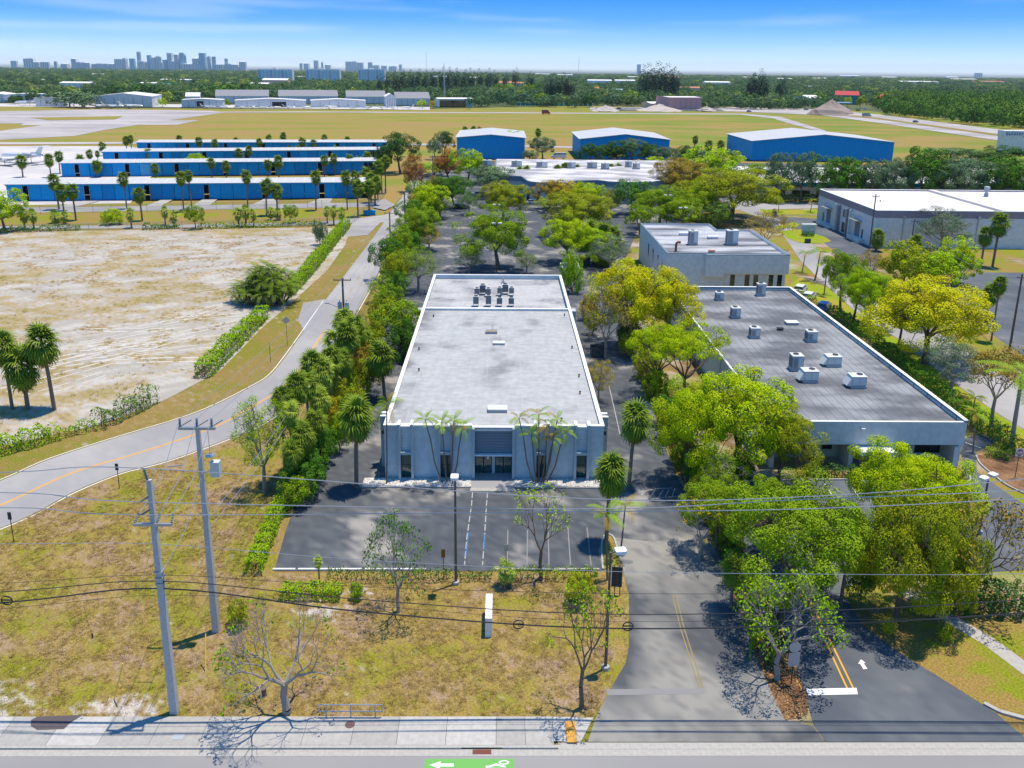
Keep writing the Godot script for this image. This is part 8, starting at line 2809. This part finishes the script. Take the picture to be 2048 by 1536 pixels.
	obj("end_bar", s, mats.galvanised, t)
	# concrete wheel stops along the front lot and the west edge of the rear lot
	var stop := Shape.new()
	stop.prism(PackedVector2Array([Vector2(-0.92, -0.09), Vector2(0.92, -0.09), Vector2(0.92, 0.09), Vector2(-0.92, 0.09)]), 0.0, 0.13)
	var mesh := stop.done()
	for x in [568, 618, 660, 702, 744, 786, 828, 1012, 1052, 1092, 1134, 1176]:
		var a := gp(-18.49, -59.7).lerp(gp(8.58, -59.8), (x - 548) / 657.0)
		solo("wheel_stop", mesh, mats.paint_white if x < 900 else mats.concrete, "white concrete wheel stop along the front lot kerb" if x < 900 else "bare concrete wheel stop along the front lot kerb", "wheel stop", "white wheel stops" if x < 900 else "bare wheel stops", a)
	for i in 14:
		var a := gp(-19, -156).lerp(gp(-20.2, -223.9), i / 13.0)
		solo("wheel_stop", mesh, mats.paint_white, "white wheel stop along the west edge of the rear lot", "wheel stop", "rear lot wheel stops", a, PI / 2 + 0.1)
	for i in 5:
		solo("wheel_stop", mesh, mats.paint_white, "wheel stop in the warehouse car park", "wheel stop", "warehouse wheel stops", gp(82.2, -234.4).lerp(gp(92.3, -235.7), i / 4.0))
	# kerbed island at the driveway
	var isle := smooth_line(pv([8.62,-59.8,8.84,-62.73,9.17,-64.45,9.69,-65.09,10.14,-64.45,10.21,-62.35,10.31,-60.88]), 4)
	var k := Shape.new()
	for i in isle.size() - 1:
		k.bar(Vector3(isle[i].x, 0.07, isle[i].y), Vector3(isle[i + 1].x, 0.07, isle[i + 1].y), 0.16, 0.16)
	structure("island_kerb", k, mats.kerb, "rounded concrete kerb of the palm island")
	structure("palm_island", sheet(isle, 0.06, 0.4, tint_dry_green), mats.lawn, "soil of the palm island")
	var k2 := smooth_line(pv([51.63,-80.94,51.01,-79.06,50.92,-76.62,51.16,-73.99,52.62,-71.53]), 4)
	k = Shape.new()
	for i in k2.size() - 1:
		k.bar(Vector3(k2[i].x, 0.07, k2[i].y), Vector3(k2[i + 1].x, 0.07, k2[i + 1].y), 0.16, 0.16)
	structure("island_kerb", k, mats.kerb, "curved kerb of the mulch island by the no entry sign")
	structure("mulch_island", sheet(pv([51.63,-80.94,51.01,-79.06,50.92,-76.62,51.16,-73.99,52.62,-71.53,58.07,-80.05,54.77,-81.81]), 0.05, 0.4, tint_mulch), mats.lawn, "mulch island by the no entry sign")
	k = Shape.new()
	var k3 := smooth_line(pv([19.17,-74.78,27.37,-75.16,40.81,-75.57,46.91,-74.99,48.27,-76.06,48.92,-77.69]), 3)
	for i in k3.size() - 1:
		k.bar(Vector3(k3[i].x, 0.06, k3[i].y), Vector3(k3[i + 1].x, 0.06, k3[i + 1].y), 0.16, 0.15)
	structure("bed_kerb", k, mats.kerb, "kerb of the planting along the grey office")
	k = Shape.new()
	var k4 := smooth_line(pv([34.6,-43.33,32.8,-44.09,32.35,-44.43,31.92,-44.95]), 3)
	for i in k4.size() - 1:
		k.bar(Vector3(k4[i].x, 0.06, k4[i].y), Vector3(k4[i + 1].x, 0.06, k4[i + 1].y), 0.3, 0.16)
	structure("bed_kerb", k, mats.kerb, "curved kerb at the mouth of the neighbour's exit")
	# cars
	car("parked_car", "white car parked beside the grey office, nearer the rear", gp(56.5, -149), 1.0, mats.car_white)
	car("parked_car", "white car parked beside the grey office, between white and blue ones", gp(56.2, -143.8), 1.0, mats.car_white)
	car("parked_car", "blue car parked beside the grey office", gp(56.5, -137.3), 1.0, mats.car_blue)
	car("parked_car", "black car under the dark round tree of the rear lot", gp(-12, -242.1), 0.05, mats.car_black, 4.8)
	car("parked_car", "black car half hidden in the roadside trees", gp(-18.4, -263.5), 0.9, mats.car_black)
	car("parked_car", "white car farthest into the lot by the rounded office", gp(8.2, -269.3), 0.1, mats.car_white, 4.8)
	car("parked_car", "dark car between the white and silver ones by the rounded office", gp(8.2, -261.8), 0.3, mats.car_black)
	car("parked_car", "silver car by the rounded office", gp(6.7, -253.5), 0.3, mats.car_silver)
	car("parked_car", "white car in front of the others by the rounded office", gp(10.1, -251.7), 0.15, mats.car_white)
	car("parked_car", "dark car behind the island trees of the rear lot", gp(-6.7, -267.4), 0.1, mats.car_silver)
	car("delivery_van", "white delivery van between the blue hangars", gp(26.5, -385.6), PI + 0.05, mats.car_white, 7.0, 2.3, 2.9, true)
	var skip := thing("skip", "small blue skip beside the hangar gate", "skip", gp(-37.1, -229.6), 0.3)
	s = Shape.new()
	s.prism(PackedVector2Array([Vector2(-1.7, -0.9), Vector2(1.7, -0.9), Vector2(1.4, 0.9), Vector2(-1.4, 0.9)]), 0.1, 1.2)
	obj("body", s, mats.hangar_blue, skip)
	s = Shape.new()
	s.span(Vector3(-1.75, 1.2, -0.95), Vector3(1.75, 1.28, 0.95))
	obj("rim", s, mats.hangar_blue_dark, skip)
	# boxes on the ground
	s = Shape.new()
	s.span(Vector3(-0.6, 0, -0.45), Vector3(0.6, 1.0, 0.45))
	s.span(Vector3(-0.64, 1.0, -0.49), Vector3(0.64, 1.06, 0.49))
	solo("transformer_box", s, plain("box_green", alb(40, 80, 60), 0.6), "green transformer box on the warehouse lawn island", "utility box", "", gp(74.5, -195))
	s = Shape.new()
	s.lathe(Vector3.ZERO, [[0.12, 0.0], [0.12, 0.5], [0.17, 0.52], [0.17, 0.6], [0.1, 0.75], [0.0, 0.78]], 10)
	solo("fire_hydrant", s, mats.sign_red, "red fire hydrant on the grass past the parked cars", "hydrant", "", gp(58.4, -137.7))
	s = Shape.new()
	s.lathe(Vector3.ZERO, [[0.22, 0.0], [0.2, 0.6], [0.24, 0.62], [0.0, 0.66]], 8)
	solo("stump", s, mats.bark_brown, "short cut stump in the lawn beside the bare tree", "stump", "", gp(-15.41, -45.65))
	# chain-link fences: posts, rails and netting
	fence("chain link fence between the hangar lane and the palm strip", pv([-144.8,-222.9,-119.4,-229,-96.1,-233.5,-73.3,-238.1,-45.1,-243.2,-40.2,-245.3]), 2.2)
	fence("chain link fence along the side lane and the sand lot", pv([-129.4,-198.1,-112.1,-202.1,-85.7,-207.2,-65.2,-210.8,-47.9,-214.4,-42.3,-216.1]), 1.8)
	fence("chain link fence and gate beside the road at the hangars", pv([-38.7,-200.5,-39.9,-214,-38.4,-233.7,-37.9,-257.2,-38.4,-277]), 2.2)


func fence(label: String, line: PackedVector2Array, h: float) -> void:
	var t := thing("chain_link_fence", label, "fence")
	var net := plain("netting", Color(0.55, 0.57, 0.58, 0.16), 0.7)
	net.transparency = BaseMaterial3D.TRANSPARENCY_ALPHA
	var post := Shape.new()
	post.tube(Vector3(0, -0.1, 0), Vector3(0, h + 0.05, 0), 0.05, 0.05, 6)
	var mesh := post.done()
	for i in line.size() - 1:
		var a := line[i]
		var b := line[i + 1]
		var n := maxi(1, int(a.distance_to(b) / 4.0))
		for k in n:
			var p := a.lerp(b, float(k) / n)
			obj("post", mesh, mats.galvanised, t).position = Vector3(p.x, 0, p.y)
		var s := Shape.new()
		s.tube(Vector3(a.x, h, a.y), Vector3(b.x, h, b.y), 0.03, 0.03, 5)
		obj("rail", s, mats.galvanised, t)
		s = Shape.new()
		s.quad(Vector3(a.x, 0.05, a.y), Vector3(a.x, h - 0.04, a.y), Vector3(b.x, h - 0.04, b.y), Vector3(b.x, 0.05, b.y))
		obj("netting", s, net, t)

# ---------------------------------------------------------------- airfield buildings, aircraft, town and skyline
func gable(called: String, label: String, category: String, a: Vector3, c: Vector3, eave: float, ridge: float, depth: float, wall: Material, roof: Material, along := false, door := []) -> Node3D:
	# ridge across the front (along = true: parallel to the front)
	var l := a.distance_to(c)
	var t := thing(called, label, category, a, atan2(-(c.z - a.z), c.x - a.x))
	var s := Shape.new()
	var m := l / 2
	if along:
		s.span(Vector3(0, 0, -depth), Vector3(l, eave, 0))
		for x in [0.0, l]:
			s.tri(Vector3(x, eave, 0), Vector3(x, ridge, -depth / 2), Vector3(x, eave, -depth))
	else:
		for z in [-0.3, -depth]:
			s.tri(Vector3(0, eave, z), Vector3(m, ridge, z), Vector3(l, eave, z))
		s.span(Vector3(0, 0, -depth - 0.3), Vector3(l, eave, -depth))
		wall_with(s, 0, l, 0, eave, 0.6, [[door[0] * l, 0.0, door[1] * l, eave * 0.8]] if door else [])
		for x in [0.0, l]:
			s.quad(Vector3(x, 0, 0), Vector3(x, eave, 0), Vector3(x, eave, -depth), Vector3(x, 0, -depth))
	obj("wall", s, wall, t)
	s = Shape.new()
	var o := 0.5
	if along:
		s.quad(Vector3(-o, eave - 0.1, o), Vector3(l + o, eave - 0.1, o), Vector3(l + o, ridge + 0.1, -depth / 2), Vector3(-o, ridge + 0.1, -depth / 2))
		s.quad(Vector3(-o, ridge + 0.1, -depth / 2), Vector3(l + o, ridge + 0.1, -depth / 2), Vector3(l + o, eave - 0.1, -depth - o), Vector3(-o, eave - 0.1, -depth - o))
	else:
		s.quad(Vector3(-o, eave, o), Vector3(m, ridge + 0.15, o), Vector3(m, ridge + 0.15, -depth - o), Vector3(-o, eave, -depth - o))
		s.quad(Vector3(m, ridge + 0.15, o), Vector3(l + o, eave, o), Vector3(l + o, eave, -depth - o), Vector3(m, ridge + 0.15, -depth - o))
	obj("roof", s, roof, t)
	if door and along:
		s = Shape.new()
		s.span(Vector3(door[0] * l, 0, 0.02), Vector3(door[1] * l, eave * 0.8, 0.1))
		obj("window_band", s, mats.glass_dark, t)
	s = Shape.new()
	for i in 5:
		if door and not along and (i + 1) / 6.0 > door[0] - 0.02 and (i + 1) / 6.0 < door[1]:
			continue
		s.span(Vector3(l * (i + 1) / 6.0, 0, 0.11), Vector3(l * (i + 1) / 6.0 + 0.3, eave * 0.86, 0.2))
	obj("door_seam", s, mats.hangar_roof_grey, t)
	# keep the scattered woods off it
	open_places.append([(a.x + c.x) / 2, minf(a.z, c.z), l / 2 + 4.0, maxf(60.0, -a.z * 0.1), depth])
	return t


func jet(label: String, at: Vector3, turn: float, l: float, group := "") -> void:
	var t := thing("parked_jet", label, "jet", at, turn, group)
	var s := Shape.new()
	var y := l * 0.13
	s.pipe([Vector3(-l * 0.5, y * 1.25, 0), Vector3(-l * 0.25, y * 1.08, 0), Vector3(0, y, 0)], l * 0.015, l * 0.055, 10)
	s.pipe([Vector3(0, y, 0), Vector3(l * 0.3, y, 0), Vector3(l * 0.42, y * 0.97, 0), Vector3(l * 0.5, y * 0.85, 0)], l * 0.055, l * 0.02, 10)
	obj("fuselage", s, mats.car_white, t)
	for side in [-1.0, 1.0]:
		s = Shape.new()
		s.quad(Vector3(l * 0.1, y * 0.75, 0), Vector3(-l * 0.12, y * 0.95, side * l * 0.46), Vector3(-l * 0.18, y * 0.95, side * l * 0.46), Vector3(-l * 0.12, y * 0.75, 0))
		s.quad(Vector3(l * 0.1, y * 0.68, 0), Vector3(-l * 0.12, y * 0.92, side * l * 0.46), Vector3(-l * 0.18, y * 0.92, side * l * 0.46), Vector3(-l * 0.12, y * 0.68, 0))
		obj("wing", s, mats.car_white, t)
		s = Shape.new()
		s.tube(Vector3(-l * 0.32, y * 1.25, side * l * 0.085), Vector3(-l * 0.14, y * 1.25, side * l * 0.085), l * 0.025, l * 0.032, 10)
		obj("engine", s, mats.car_silver, t)
	s = Shape.new()
	s.prism(PackedVector2Array([Vector2(-l * 0.3, -0.08), Vector2(-l * 0.45, -0.08), Vector2(-l * 0.45, 0.08), Vector2(-l * 0.3, 0.08)]), y, y * 1.2)
	s.quad(Vector3(-l * 0.28, y * 1.2, 0), Vector3(-l * 0.46, y * 2.4, 0), Vector3(-l * 0.54, y * 2.4, 0), Vector3(-l * 0.46, y * 1.2, 0))
	s.quad(Vector3(-l * 0.44, y * 2.4, -l * 0.17), Vector3(-l * 0.44, y * 2.4, l * 0.17), Vector3(-l * 0.54, y * 2.4, l * 0.17), Vector3(-l * 0.54, y * 2.4, -l * 0.17))
	obj("tail", s, mats.car_white, t)
	s = Shape.new()
	for q in [[0.32, 0.0], [-0.08, 0.1], [-0.08, -0.1]]:
		s.tube(Vector3(l * q[0], 0, l * q[1]), Vector3(l * q[0], y, l * q[1]), 0.12, 0.1, 5)
	obj("landing_gear", s, mats.steel_dark, t)


func tower(label: String, a: Vector3, w: float, m: Material, group: String, kind: int) -> void:
	# a is the top of the tower's front
	var t := thing("tower_block", label, "tower", Vector3(a.x, 0, a.z), rng.randf_range(-0.3, 0.3), group)
	var s := Shape.new()
	var h := a.y
	s.span(Vector3(-w / 2, 0, -w * 0.4), Vector3(w / 2, h * (0.93 if kind else 1.0), w * 0.4))
	obj("shaft", s, m, t)
	s = Shape.new()
	var n := 4
	for i in n:
		s.span(Vector3(-w / 2 + (i + 0.25) * w / n, 0, w * 0.4 + 0.5), Vector3(-w / 2 + (i + 0.7) * w / n, h * 0.9, w * 0.4 + 1.0))
	obj("window_strip", s, mats.far_glass, t)
	if kind == 1:
		s = Shape.new()
		s.span(Vector3(-w * 0.3, h * 0.93, -w * 0.3), Vector3(w * 0.35, h, w * 0.3))
		obj("crown_block", s, m, t)
	elif kind == 2:
		s = Shape.new()
		s.tri(Vector3(-w / 2, h * 0.93, w * 0.4), Vector3(w * 0.1, h, 0), Vector3(w / 2, h * 0.93, w * 0.4))
		s.tri(Vector3(-w / 2, h * 0.93, -w * 0.4), Vector3(w * 0.1, h, 0), Vector3(w / 2, h * 0.93, -w * 0.4))
		s.tri(Vector3(-w / 2, h * 0.93, -w * 0.4), Vector3(w * 0.1, h, 0), Vector3(-w / 2, h * 0.93, w * 0.4))
		s.tri(Vector3(w / 2, h * 0.93, -w * 0.4), Vector3(w * 0.1, h, 0), Vector3(w / 2, h * 0.93, w * 0.4))
		obj("crown_block", s, m, t)


func far_things() -> void:
	rng.seed = 3100
	plain("far_glass", alb(160, 192, 208), 0.3)
	plain("town_white", alb(236, 236, 236), 0.8)
	plain("town_tan", alb(222, 190, 164), 0.8)
	plain("town_blue", alb(176, 218, 234), 0.6)
	plain("town_grey", alb(242, 244, 244), 0.8)
	plain("roof_tile", alb(196, 128, 104), 0.8)
	plain("roof_red", alb(178, 70, 70), 0.8)
	plain("teal", alb(30, 140, 140), 0.7)
	plain("pink", alb(206, 160, 154), 0.8)
	var hw: Material = mats.hangar_white
	var hg: Material = mats.hangar_roof_grey
	# hangars across the airfield
	gable("white_hangar", "widest white hangar with a shallow gable across the airfield", "hangar", gp(-406.5, -843.7), gp(-354.6, -855.5), 10.5, 13.5, 60, hw, hw)
	gable("white_hangar", "small white hangar beside the apron trees", "hangar", gp(-467.4, -847.2), gp(-440.2, -853.5), 7.5, 9.0, 30, hw, hw)
	gable("white_hangar", "white hangar with a large black opening and blue trimmed plane", "hangar", gp(-550.1, -938.2), gp(-520.2, -946.1), 8.0, 9.0, 40, hw, hw, false, [0.18, 0.55])
	gable("white_hangar", "white hangar cut off beside the black opening", "hangar", gp(-574.7, -931.8), gp(-549.1, -938.5), 8.0, 10.0, 40, hw, hw)
	gable("white_hangar", "long low white hangar with one dark doorway", "hangar", gp(-325.2, -856.3), gp(-286.5, -865), 7.5, 8.4, 24, hw, hw, false, [0.36, 0.53])
	gable("white_hangar", "long white hangar with a wide dark doorway full of planes", "hangar", gp(-275.1, -867.5), gp(-205.8, -883.1), 7.0, 8.8, 24, hw, hw, false, [0.52, 0.72])
	gable("white_hangar", "long white hangar beside the wide doorway one", "hangar", gp(-200.8, -884.2), gp(-145.1, -896.7), 7.0, 8.5, 24, hw, hw)
	for e in [[gp(-327.8, -966.4), gp(-271.2, -980.8), "arched grey roofed hangar behind the low white ones"], [gp(-260.4, -983.6), gp(-194.9, -1000.3), "second arched grey roofed hangar"], [gp(-182.1, -988.5), gp(-137.9, -999.6), "third arched grey roofed hangar"], [gp(-119.5, -947.2), gp(-82, -956.1), "fourth arched grey roofed hangar, beside the lime trees"]]:
		gable("grey_roofed_hangar", e[2], "hangar", e[0], e[1], 8.0, 14.5, 30, hw, hg, true)
	gable("white_hangar", "gabled white shed with a green side door between grey roofs", "hangar", gp(-125.3, -907.2), gp(-114.8, -909.6), 11.0, 14.0, 26, hw, hw)
	gable("terminal_building", "flat white terminal building with dark windows by the access road", "building", gp(-70.2, -919.7), gp(-32.2, -928.3), 9.0, 9.6, 26, mats.town_white, mats.town_grey, true, [0.05, 0.8])
	gable("shed", "white roofed shed beside the doorway hangar", "building", gp(-364, -972), gp(-349.3, -975.8), 7.0, 11.0, 20, mats.town_white, hw, true)
	# aircraft
	for e in [[gp(-390.6, -819.5), 0.3, 20.0, "white jet first in line before the widest hangar"], [gp(-377, -817.1), 0.2, 20.0, "white jet second in line before the widest hangar"], [gp(-361.1, -820.6), 0.15, 22.0, "white jet third in line before the widest hangar"], [gp(-485, -861), 2.9, 26.0, "white jet with a long nose beside the small hangar"], [gp(-548.1, -938.8), 2.6, 20.0, "blue trimmed plane in front of the black opening"], [gp(-201.6, -349.9), 2.75, 24.0, "large white jet on the pale apron by the hangar rows"], [gp(-204.6, -342.2), 1.2, 18.0, "second white jet on the pale apron, tail to the palms"]]:
		jet(e[3], e[0], e[1], e[2])
	for e in [gp(-291.7, -835.6), gp(-278.8, -838.4), gp(-260.2, -842.4), gp(-249, -844.8), gp(-240.9, -844.4), gp(-228.2, -849.3), gp(-215.8, -852), gp(-199.9, -853.2), gp(-176.1, -860.6), gp(-152.6, -854.5), gp(-137.9, -857.7), gp(-122, -861), gp(-111.1, -863.4), gp(-97.6, -866.3)]:
		jet("small white plane on the far apron", e, rng.randf_range(-0.6, 0.6) + (0.0 if rng.randf() < 0.5 else PI), rng.randf_range(11, 15), "small planes on the far apron")
	# right of the airfield
	gable("workshop", "pink ribbed warehouse beyond the work yard", "building", gp(182.9, -914.3), gp(219.2, -921.9), 13.0, 13.4, 40, mats.pink, mats.town_white, true)
	gable("workshop", "low dark shop with pale roof beside the pink warehouse", "building", gp(168.5, -947.7), gp(191, -952.6), 5.0, 6.5, 30, mats.town_tan, mats.town_white, true)
	gable("shop", "white shed among the trees by the highway", "building", gp(398.7, -1085), gp(417.3, -1089.4), 9.0, 12.0, 40, mats.town_white, mats.town_white, true)
	gable("shop", "teal walled building with a red roof", "building", gp(448.9, -1129.7), gp(476.7, -1119.8), 12.0, 17.0, 40, mats.teal, mats.roof_red, true)
	gable("shop", "smaller red roofed building behind the highway trees", "building", gp(483.6, -1089.5), gp(491.9, -1076.1), 10.0, 15.0, 40, mats.town_tan, mats.roof_red, true)
	var t := thing("fuel_canopy", "flat blue fuel station canopy by the highway", "canopy", gp(393.5, -1010.5))
	var s := Shape.new()
	s.span(Vector3(0, 5.0, -14), Vector3(30, 6.2, 0))
	obj("roof", s, mats.town_blue, t)
	for x in [3.0, 15.0, 27.0]:
		s = Shape.new()
		s.tube(Vector3(x, 0, -7), Vector3(x, 5, -7), 0.3, 0.3, 6)
		obj("column", s, mats.town_white, t)
	var wall := thing("screen_wall", "teal and white boundary wall under the street trees", "wall", gp(16.2, -979.2))
	for i in 16:
		s = Shape.new()
		s.span(Vector3(i * 5.6, 0, 0), Vector3(i * 5.6 + 5.0, 3.4, 0.3))
		obj("panel", s, mats.teal, wall)
		s = Shape.new()
		s.span(Vector3(i * 5.6 + 5.0, 0, -0.2), Vector3(i * 5.6 + 5.6, 4.2, 0.5))
		obj("pillar", s, mats.town_white, wall)
	for e in [[gp(330.4, -837.6), 25.0, 15.0, "tall conical heap of gravel beside the highway"], [gp(342.7, -830.4), 14.0, 5.0, "low heap of gravel next to the conical one"], [gp(106.8, -865), 16.0, 6.0, "pale heap of sand in the work yard"], [gp(166.5, -888.1), 24.0, 7.0, "long pale heap of sand before the dark shop"], [gp(216.4, -887.2), 12.0, 5.0, "small pale heap of sand past the pink warehouse"]]:
		s = Shape.new()
		var prof := []
		for i in 7:
			prof.append([e[1] * (1.0 - i / 6.0) * (1.0 + rng.randf_range(-0.1, 0.1)), e[2] * pow(i / 6.0, 1.1)])
		s.lathe(Vector3.ZERO, prof, 18)
		for i in s.v.size():
			s.v[i] += Vector3(rng.randf_range(-0.8, 0.8), rng.randf_range(-0.5, 0.5), rng.randf_range(-0.8, 0.8))
			s.c[i] = lin(176, 160, 152) if e[2] > 14 else lin(214, 204, 196)
		solo("gravel_heap", s, mats.sand, e[3], "heap", "", e[0])
	for e in [[gp(164.1, -566.4), "blue car on the highway lane", "car_blue"], [gp(258.4, -874.1), "blue car far up the highway", "car_blue"], [gp(393.8, -923.1), "dark car far up the highway", "car_black"], [gp(354.1, -711.6), "dark blue car alone on the highway curve", "car_blue"], [gp(340.4, -935.5), "blue car by the fuel station", "car_blue"], [gp(127.6, -914.4), "dark car beside the work yard", "car_black"], [gp(419.1, -964.1), "white car far up the highway", "car_white"], [gp(305.2, -952.3), "dark car between the heaps", "car_black"]]:
		if e[1] != "blue car on the highway lane":
			car("moving_car", e[1], e[0], 0.4, mats[e[2]], 5.2, 2.1, 1.8)
	car("work_truck", "red work truck on the lane across the airfield", gp(41.1, -784), 0.1, mats.car_red, 8.0, 3.0, 4.2, true)
	car("dump_truck", "dark dump truck beside the gravel heap", gp(348.1, -795.4), 0.3, mats.car_silver, 9.0, 3.0, 3.6, true)
	# white building with lettering at the airfield's corner
	var b := thing("sign_building", "white block building with blue lettering at the airfield's corner", "building", gp(265.5, -436.4))
	s = Shape.new()
	s.span(Vector3(0, 0, -6), Vector3(60, 11.5, 0))
	obj("wall", s, mats.hangar_white, b)
	s = Shape.new()
	s.span(Vector3(-0.3, 8.6, -6.2), Vector3(60, 11.7, 0.3))
	obj("band", s, mats.hangar_white, b)
	lettering(b, "oulotery", Vector3(5.6, 10.2, 0.32), 1.9, mats.sign_blue)
	# apartment slabs
	for e in [[gp(-661.29, -2300, 35.74), gp(-568.38, -2300, 36.68), "westmost striped apartment slab above the woods"], [gp(-532.01, -2300, 37.05), gp(-440.33, -2300, 37.98), "middle striped apartment slab above the woods"], [gp(-390.42, -2300, 38.48), gp(-318.87, -2300, 39.21), "eastmost striped apartment slab above the windbreak"]]:
		var a: Vector3 = e[0]
		var c: Vector3 = e[1]
		var l := c.x - a.x
		t = thing("apartment_block", e[2], "building", Vector3(a.x, 0, a.z))
		s = Shape.new()
		s.span(Vector3(0, 0, -20), Vector3(l, a.y, 0))
		obj("wall", s, mats.town_white, t)
		for i in 9:
			s = Shape.new()
			s.span(Vector3(l * (i + 0.2) / 9.0, 4, 0.5), Vector3(l * (i + 0.72) / 9.0, a.y - 3.0, 1.2))
			obj("window_bay", s, mats.town_blue if i % 3 else mats.far_glass, t)
		s = Shape.new()
		s.span(Vector3(l * 0.4, a.y, -12), Vector3(l * 0.55, a.y + 4.0, -4))
		obj("lift_house", s, mats.town_white, t)
	# houses and blocks that show among the woods
	var styles := [0, 0, 1, 0, 0, 1, 1, 2, 1, 0, 3, 3, 0, 0, 3, 4, 3, 0, 3, 0, 0, 0, 0, 1, 3, 1, 0, 0, 0, 0, 0, 0, 0, 0, 0, 0, 0, 0, 1]
	var ground := [[-661, -1163, 41, 3], [-801, -1592, 56, 7], [-737, -1775, 42, 5], [-873, -2265, 80, 5], [-848, -2381, 42, 4], [-509, -1897, 56, 11], [-486, -1698, 40, 7], [-645, -1622, 44, 6], [-622, -1895, 27, 5], [-385, -2417, 20, 10], [6, -1831, 28, 11], [35, -1947, 28, 9], [309, -2673, 76, 9], [397, -2727, 65, 9], [180, -1648, 18, 6], [213, -1589, 28, 5], [386, -1729, 41, 7], [644, -2519, 75, 9], [849, -4210, 65, 12], [1780, -3582, 163, 8], [840, -2332, 56, 4], [1535, -4578, 82, 8], [3658, -8869, 212, 15], [3199, -6947, 125, 12], [2249, -3871, 139, 9], [3072, -5582, 167, 10], [438, -5915, 105, 10], [322, -6798, 120, 10], [-109, -3378, 40, 8], [-279, -3796, 58, 7], [-1050, -1833, 43, 4], [-1080, -2031, 47, 5], [1947, -5164, 80, 9], [1581, -5384, 96, 9], [4273, -7985, 115, 14], [747, -4846, 69, 8], [-1949, -3518, 61, 6], [-1617, -3423, 68, 6], [-747, -3135, 37, 7]]
	for i in styles.size():
		var st: int = styles[i]
		var g: Array = ground[i]
		var w: float = g[2]
		var wm: Material = [mats.town_white, mats.town_tan, mats.town_white, mats.town_tan, mats.town_blue][st]
		var rm: Material = [mats.town_white, mats.town_white, mats.teal, mats.roof_tile, mats.town_blue][st]
		var hh: float = g[3] * 1.5
		gable("town_building", ["pale flat roofed building in the woods beyond the airfield", "tan building in the woods beyond the airfield", "building with a teal roof in the woods", "house with a terracotta roof in the woods beyond the airfield", "blue building in the woods beyond the airfield"][st], "building", Vector3(g[0] - w / 2, 0, g[1]), Vector3(g[0] + w / 2, 0, g[1]), hh * 0.8, hh, w * 0.5, wm, rm, true).set_meta("group", ["pale buildings in the woods", "tan buildings in the woods", "", "terracotta roofed houses", ""][st])
	# masts
	for e in [[gp(-627.08, -7000, 172.01), "thin radio mast on the horizon, west one", 1.6], [gp(629.23, -7000, 157.31), "thin radio mast on the horizon, east one", 1.6], [gp(-69.34, -1010, 46.69), "lattice mast beside the terminal building", 0.5]]:
		var a: Vector3 = e[0]
		t = thing("radio_mast", e[1], "mast", Vector3(a.x, 0, a.z))
		s = Shape.new()
		for i in 3:
			var w := TAU * i / 3
			s.tube(Vector3(cos(w), 0, sin(w)) * e[2] * 2.0, Vector3(cos(w) * e[2] * 0.6, a.y, sin(w) * e[2] * 0.6), e[2] * 0.35, e[2] * 0.35, 4)
		obj("legs", s, mats.town_grey, t)
		s = Shape.new()
		for i in 12:
			s.box(Vector3(0, a.y * (i + 0.5) / 12.0, 0), Vector3(e[2] * 3.0, e[2] * 0.4, e[2] * 3.0))
		obj("bracing", s, mats.town_grey, t)
	# the city
	var tones: Array[Material] = [mats.town_grey, mats.town_blue, mats.town_white]
	var n := 0
	for e in [[-5132, 81, -9000, 56, 0], [-4972, 111, -9000, 96, 0], [-4888, 76, -9000, 79, 2], [-4810, 72, -9000, 79, 0], [-4699, 83, -9000, 28, 2], [-4502, 116, -9000, 51, 0], [-4455, 76, -9000, 45, 2], [-4413, 74, -9000, 45, 2], [-4366, 74, -9000, 39, 2], [-4237, 63, -9000, 62, 0], [-4174, 63, -9000, 62, 2], [-4111, 64, -9000, 62, 0], [-4038, 110, -9000, 73, 0], [-3974, 123, -9000, 45, 0], [-3895, 125, -9000, 51, 1], [-3821, 186, -9000, 39, 0], [-3794, 93, -9000, 79, 2], [-3714, 164, -9000, 45, 1], [-3670, 129, -9000, 68, 0], [-3621, 145, -9000, 62, 2], [-3551, 115, -9000, 45, 1], [-3496, 177, -9000, 51, 0], [-3474, 96, -9000, 68, 2], [-3427, 175, -9000, 45, 0], [-3372, 181, -9000, 45, 1], [-3343, 163, -9000, 28, 1], [-3230, 134, -9000, 68, 0], [-3155, 180, -9000, 62, 1], [-3090, 151, -9000, 34, 0], [-3040, 156, -9000, 39, 1], [-2911, 127, -9000, 34, 0], [-2883, 76, -9000, 56, 2], [-2737, 103, -9000, 68, 0], [-3753, 83, -9000, 68, 2], [-3596, 84, -9000, 68, 0], [-3319, 72, -9000, 113, 2], [-2979, 65, -9000, 90, 2], [-2821, 67, -9000, 79, 2], [-4603, 59, -9000, 68, 0], [-4290, 57, -9000, 56, 2]]:
		tower(["pale tower of the city skyline", "blue glass tower of the city skyline", "white tower of the city skyline"][int(e[4])], Vector3(e[0], e[1], e[2]), e[3], tones[int(e[4])], ["grey skyline towers", "blue skyline towers", "white skyline towers"][int(e[4])], n % 3)
		n += 1
	for e in [[-3307, 117, -14000, 44, 0], [-3217, 118, -14000, 79, 0], [-3059, 159, -14000, 70, 0], [-2962, 136, -14000, 35, 0], [-2866, 97, -14000, 88, 0], [-2528, 148, -14000, 97, 0], [-2429, 155, -14000, 105, 0], [-2339, 146, -14000, 105, 0], [-2176, 140, -14000, 70, 0], [-2079, 97, -14000, 105, 0], [-1947, 95, -14000, 88, 0], [-1676, 110, -14000, 44, 0], [-1800, 84, -14000, 123, 0], [2253, 166, -14000, 53, 0], [7912, 71, -14000, 105, 0]]:
		tower("hazy tower on the distant coast", Vector3(e[0], e[1], e[2]), e[3], mats.town_grey, "hazy towers on the coast", n % 3)
		n += 1
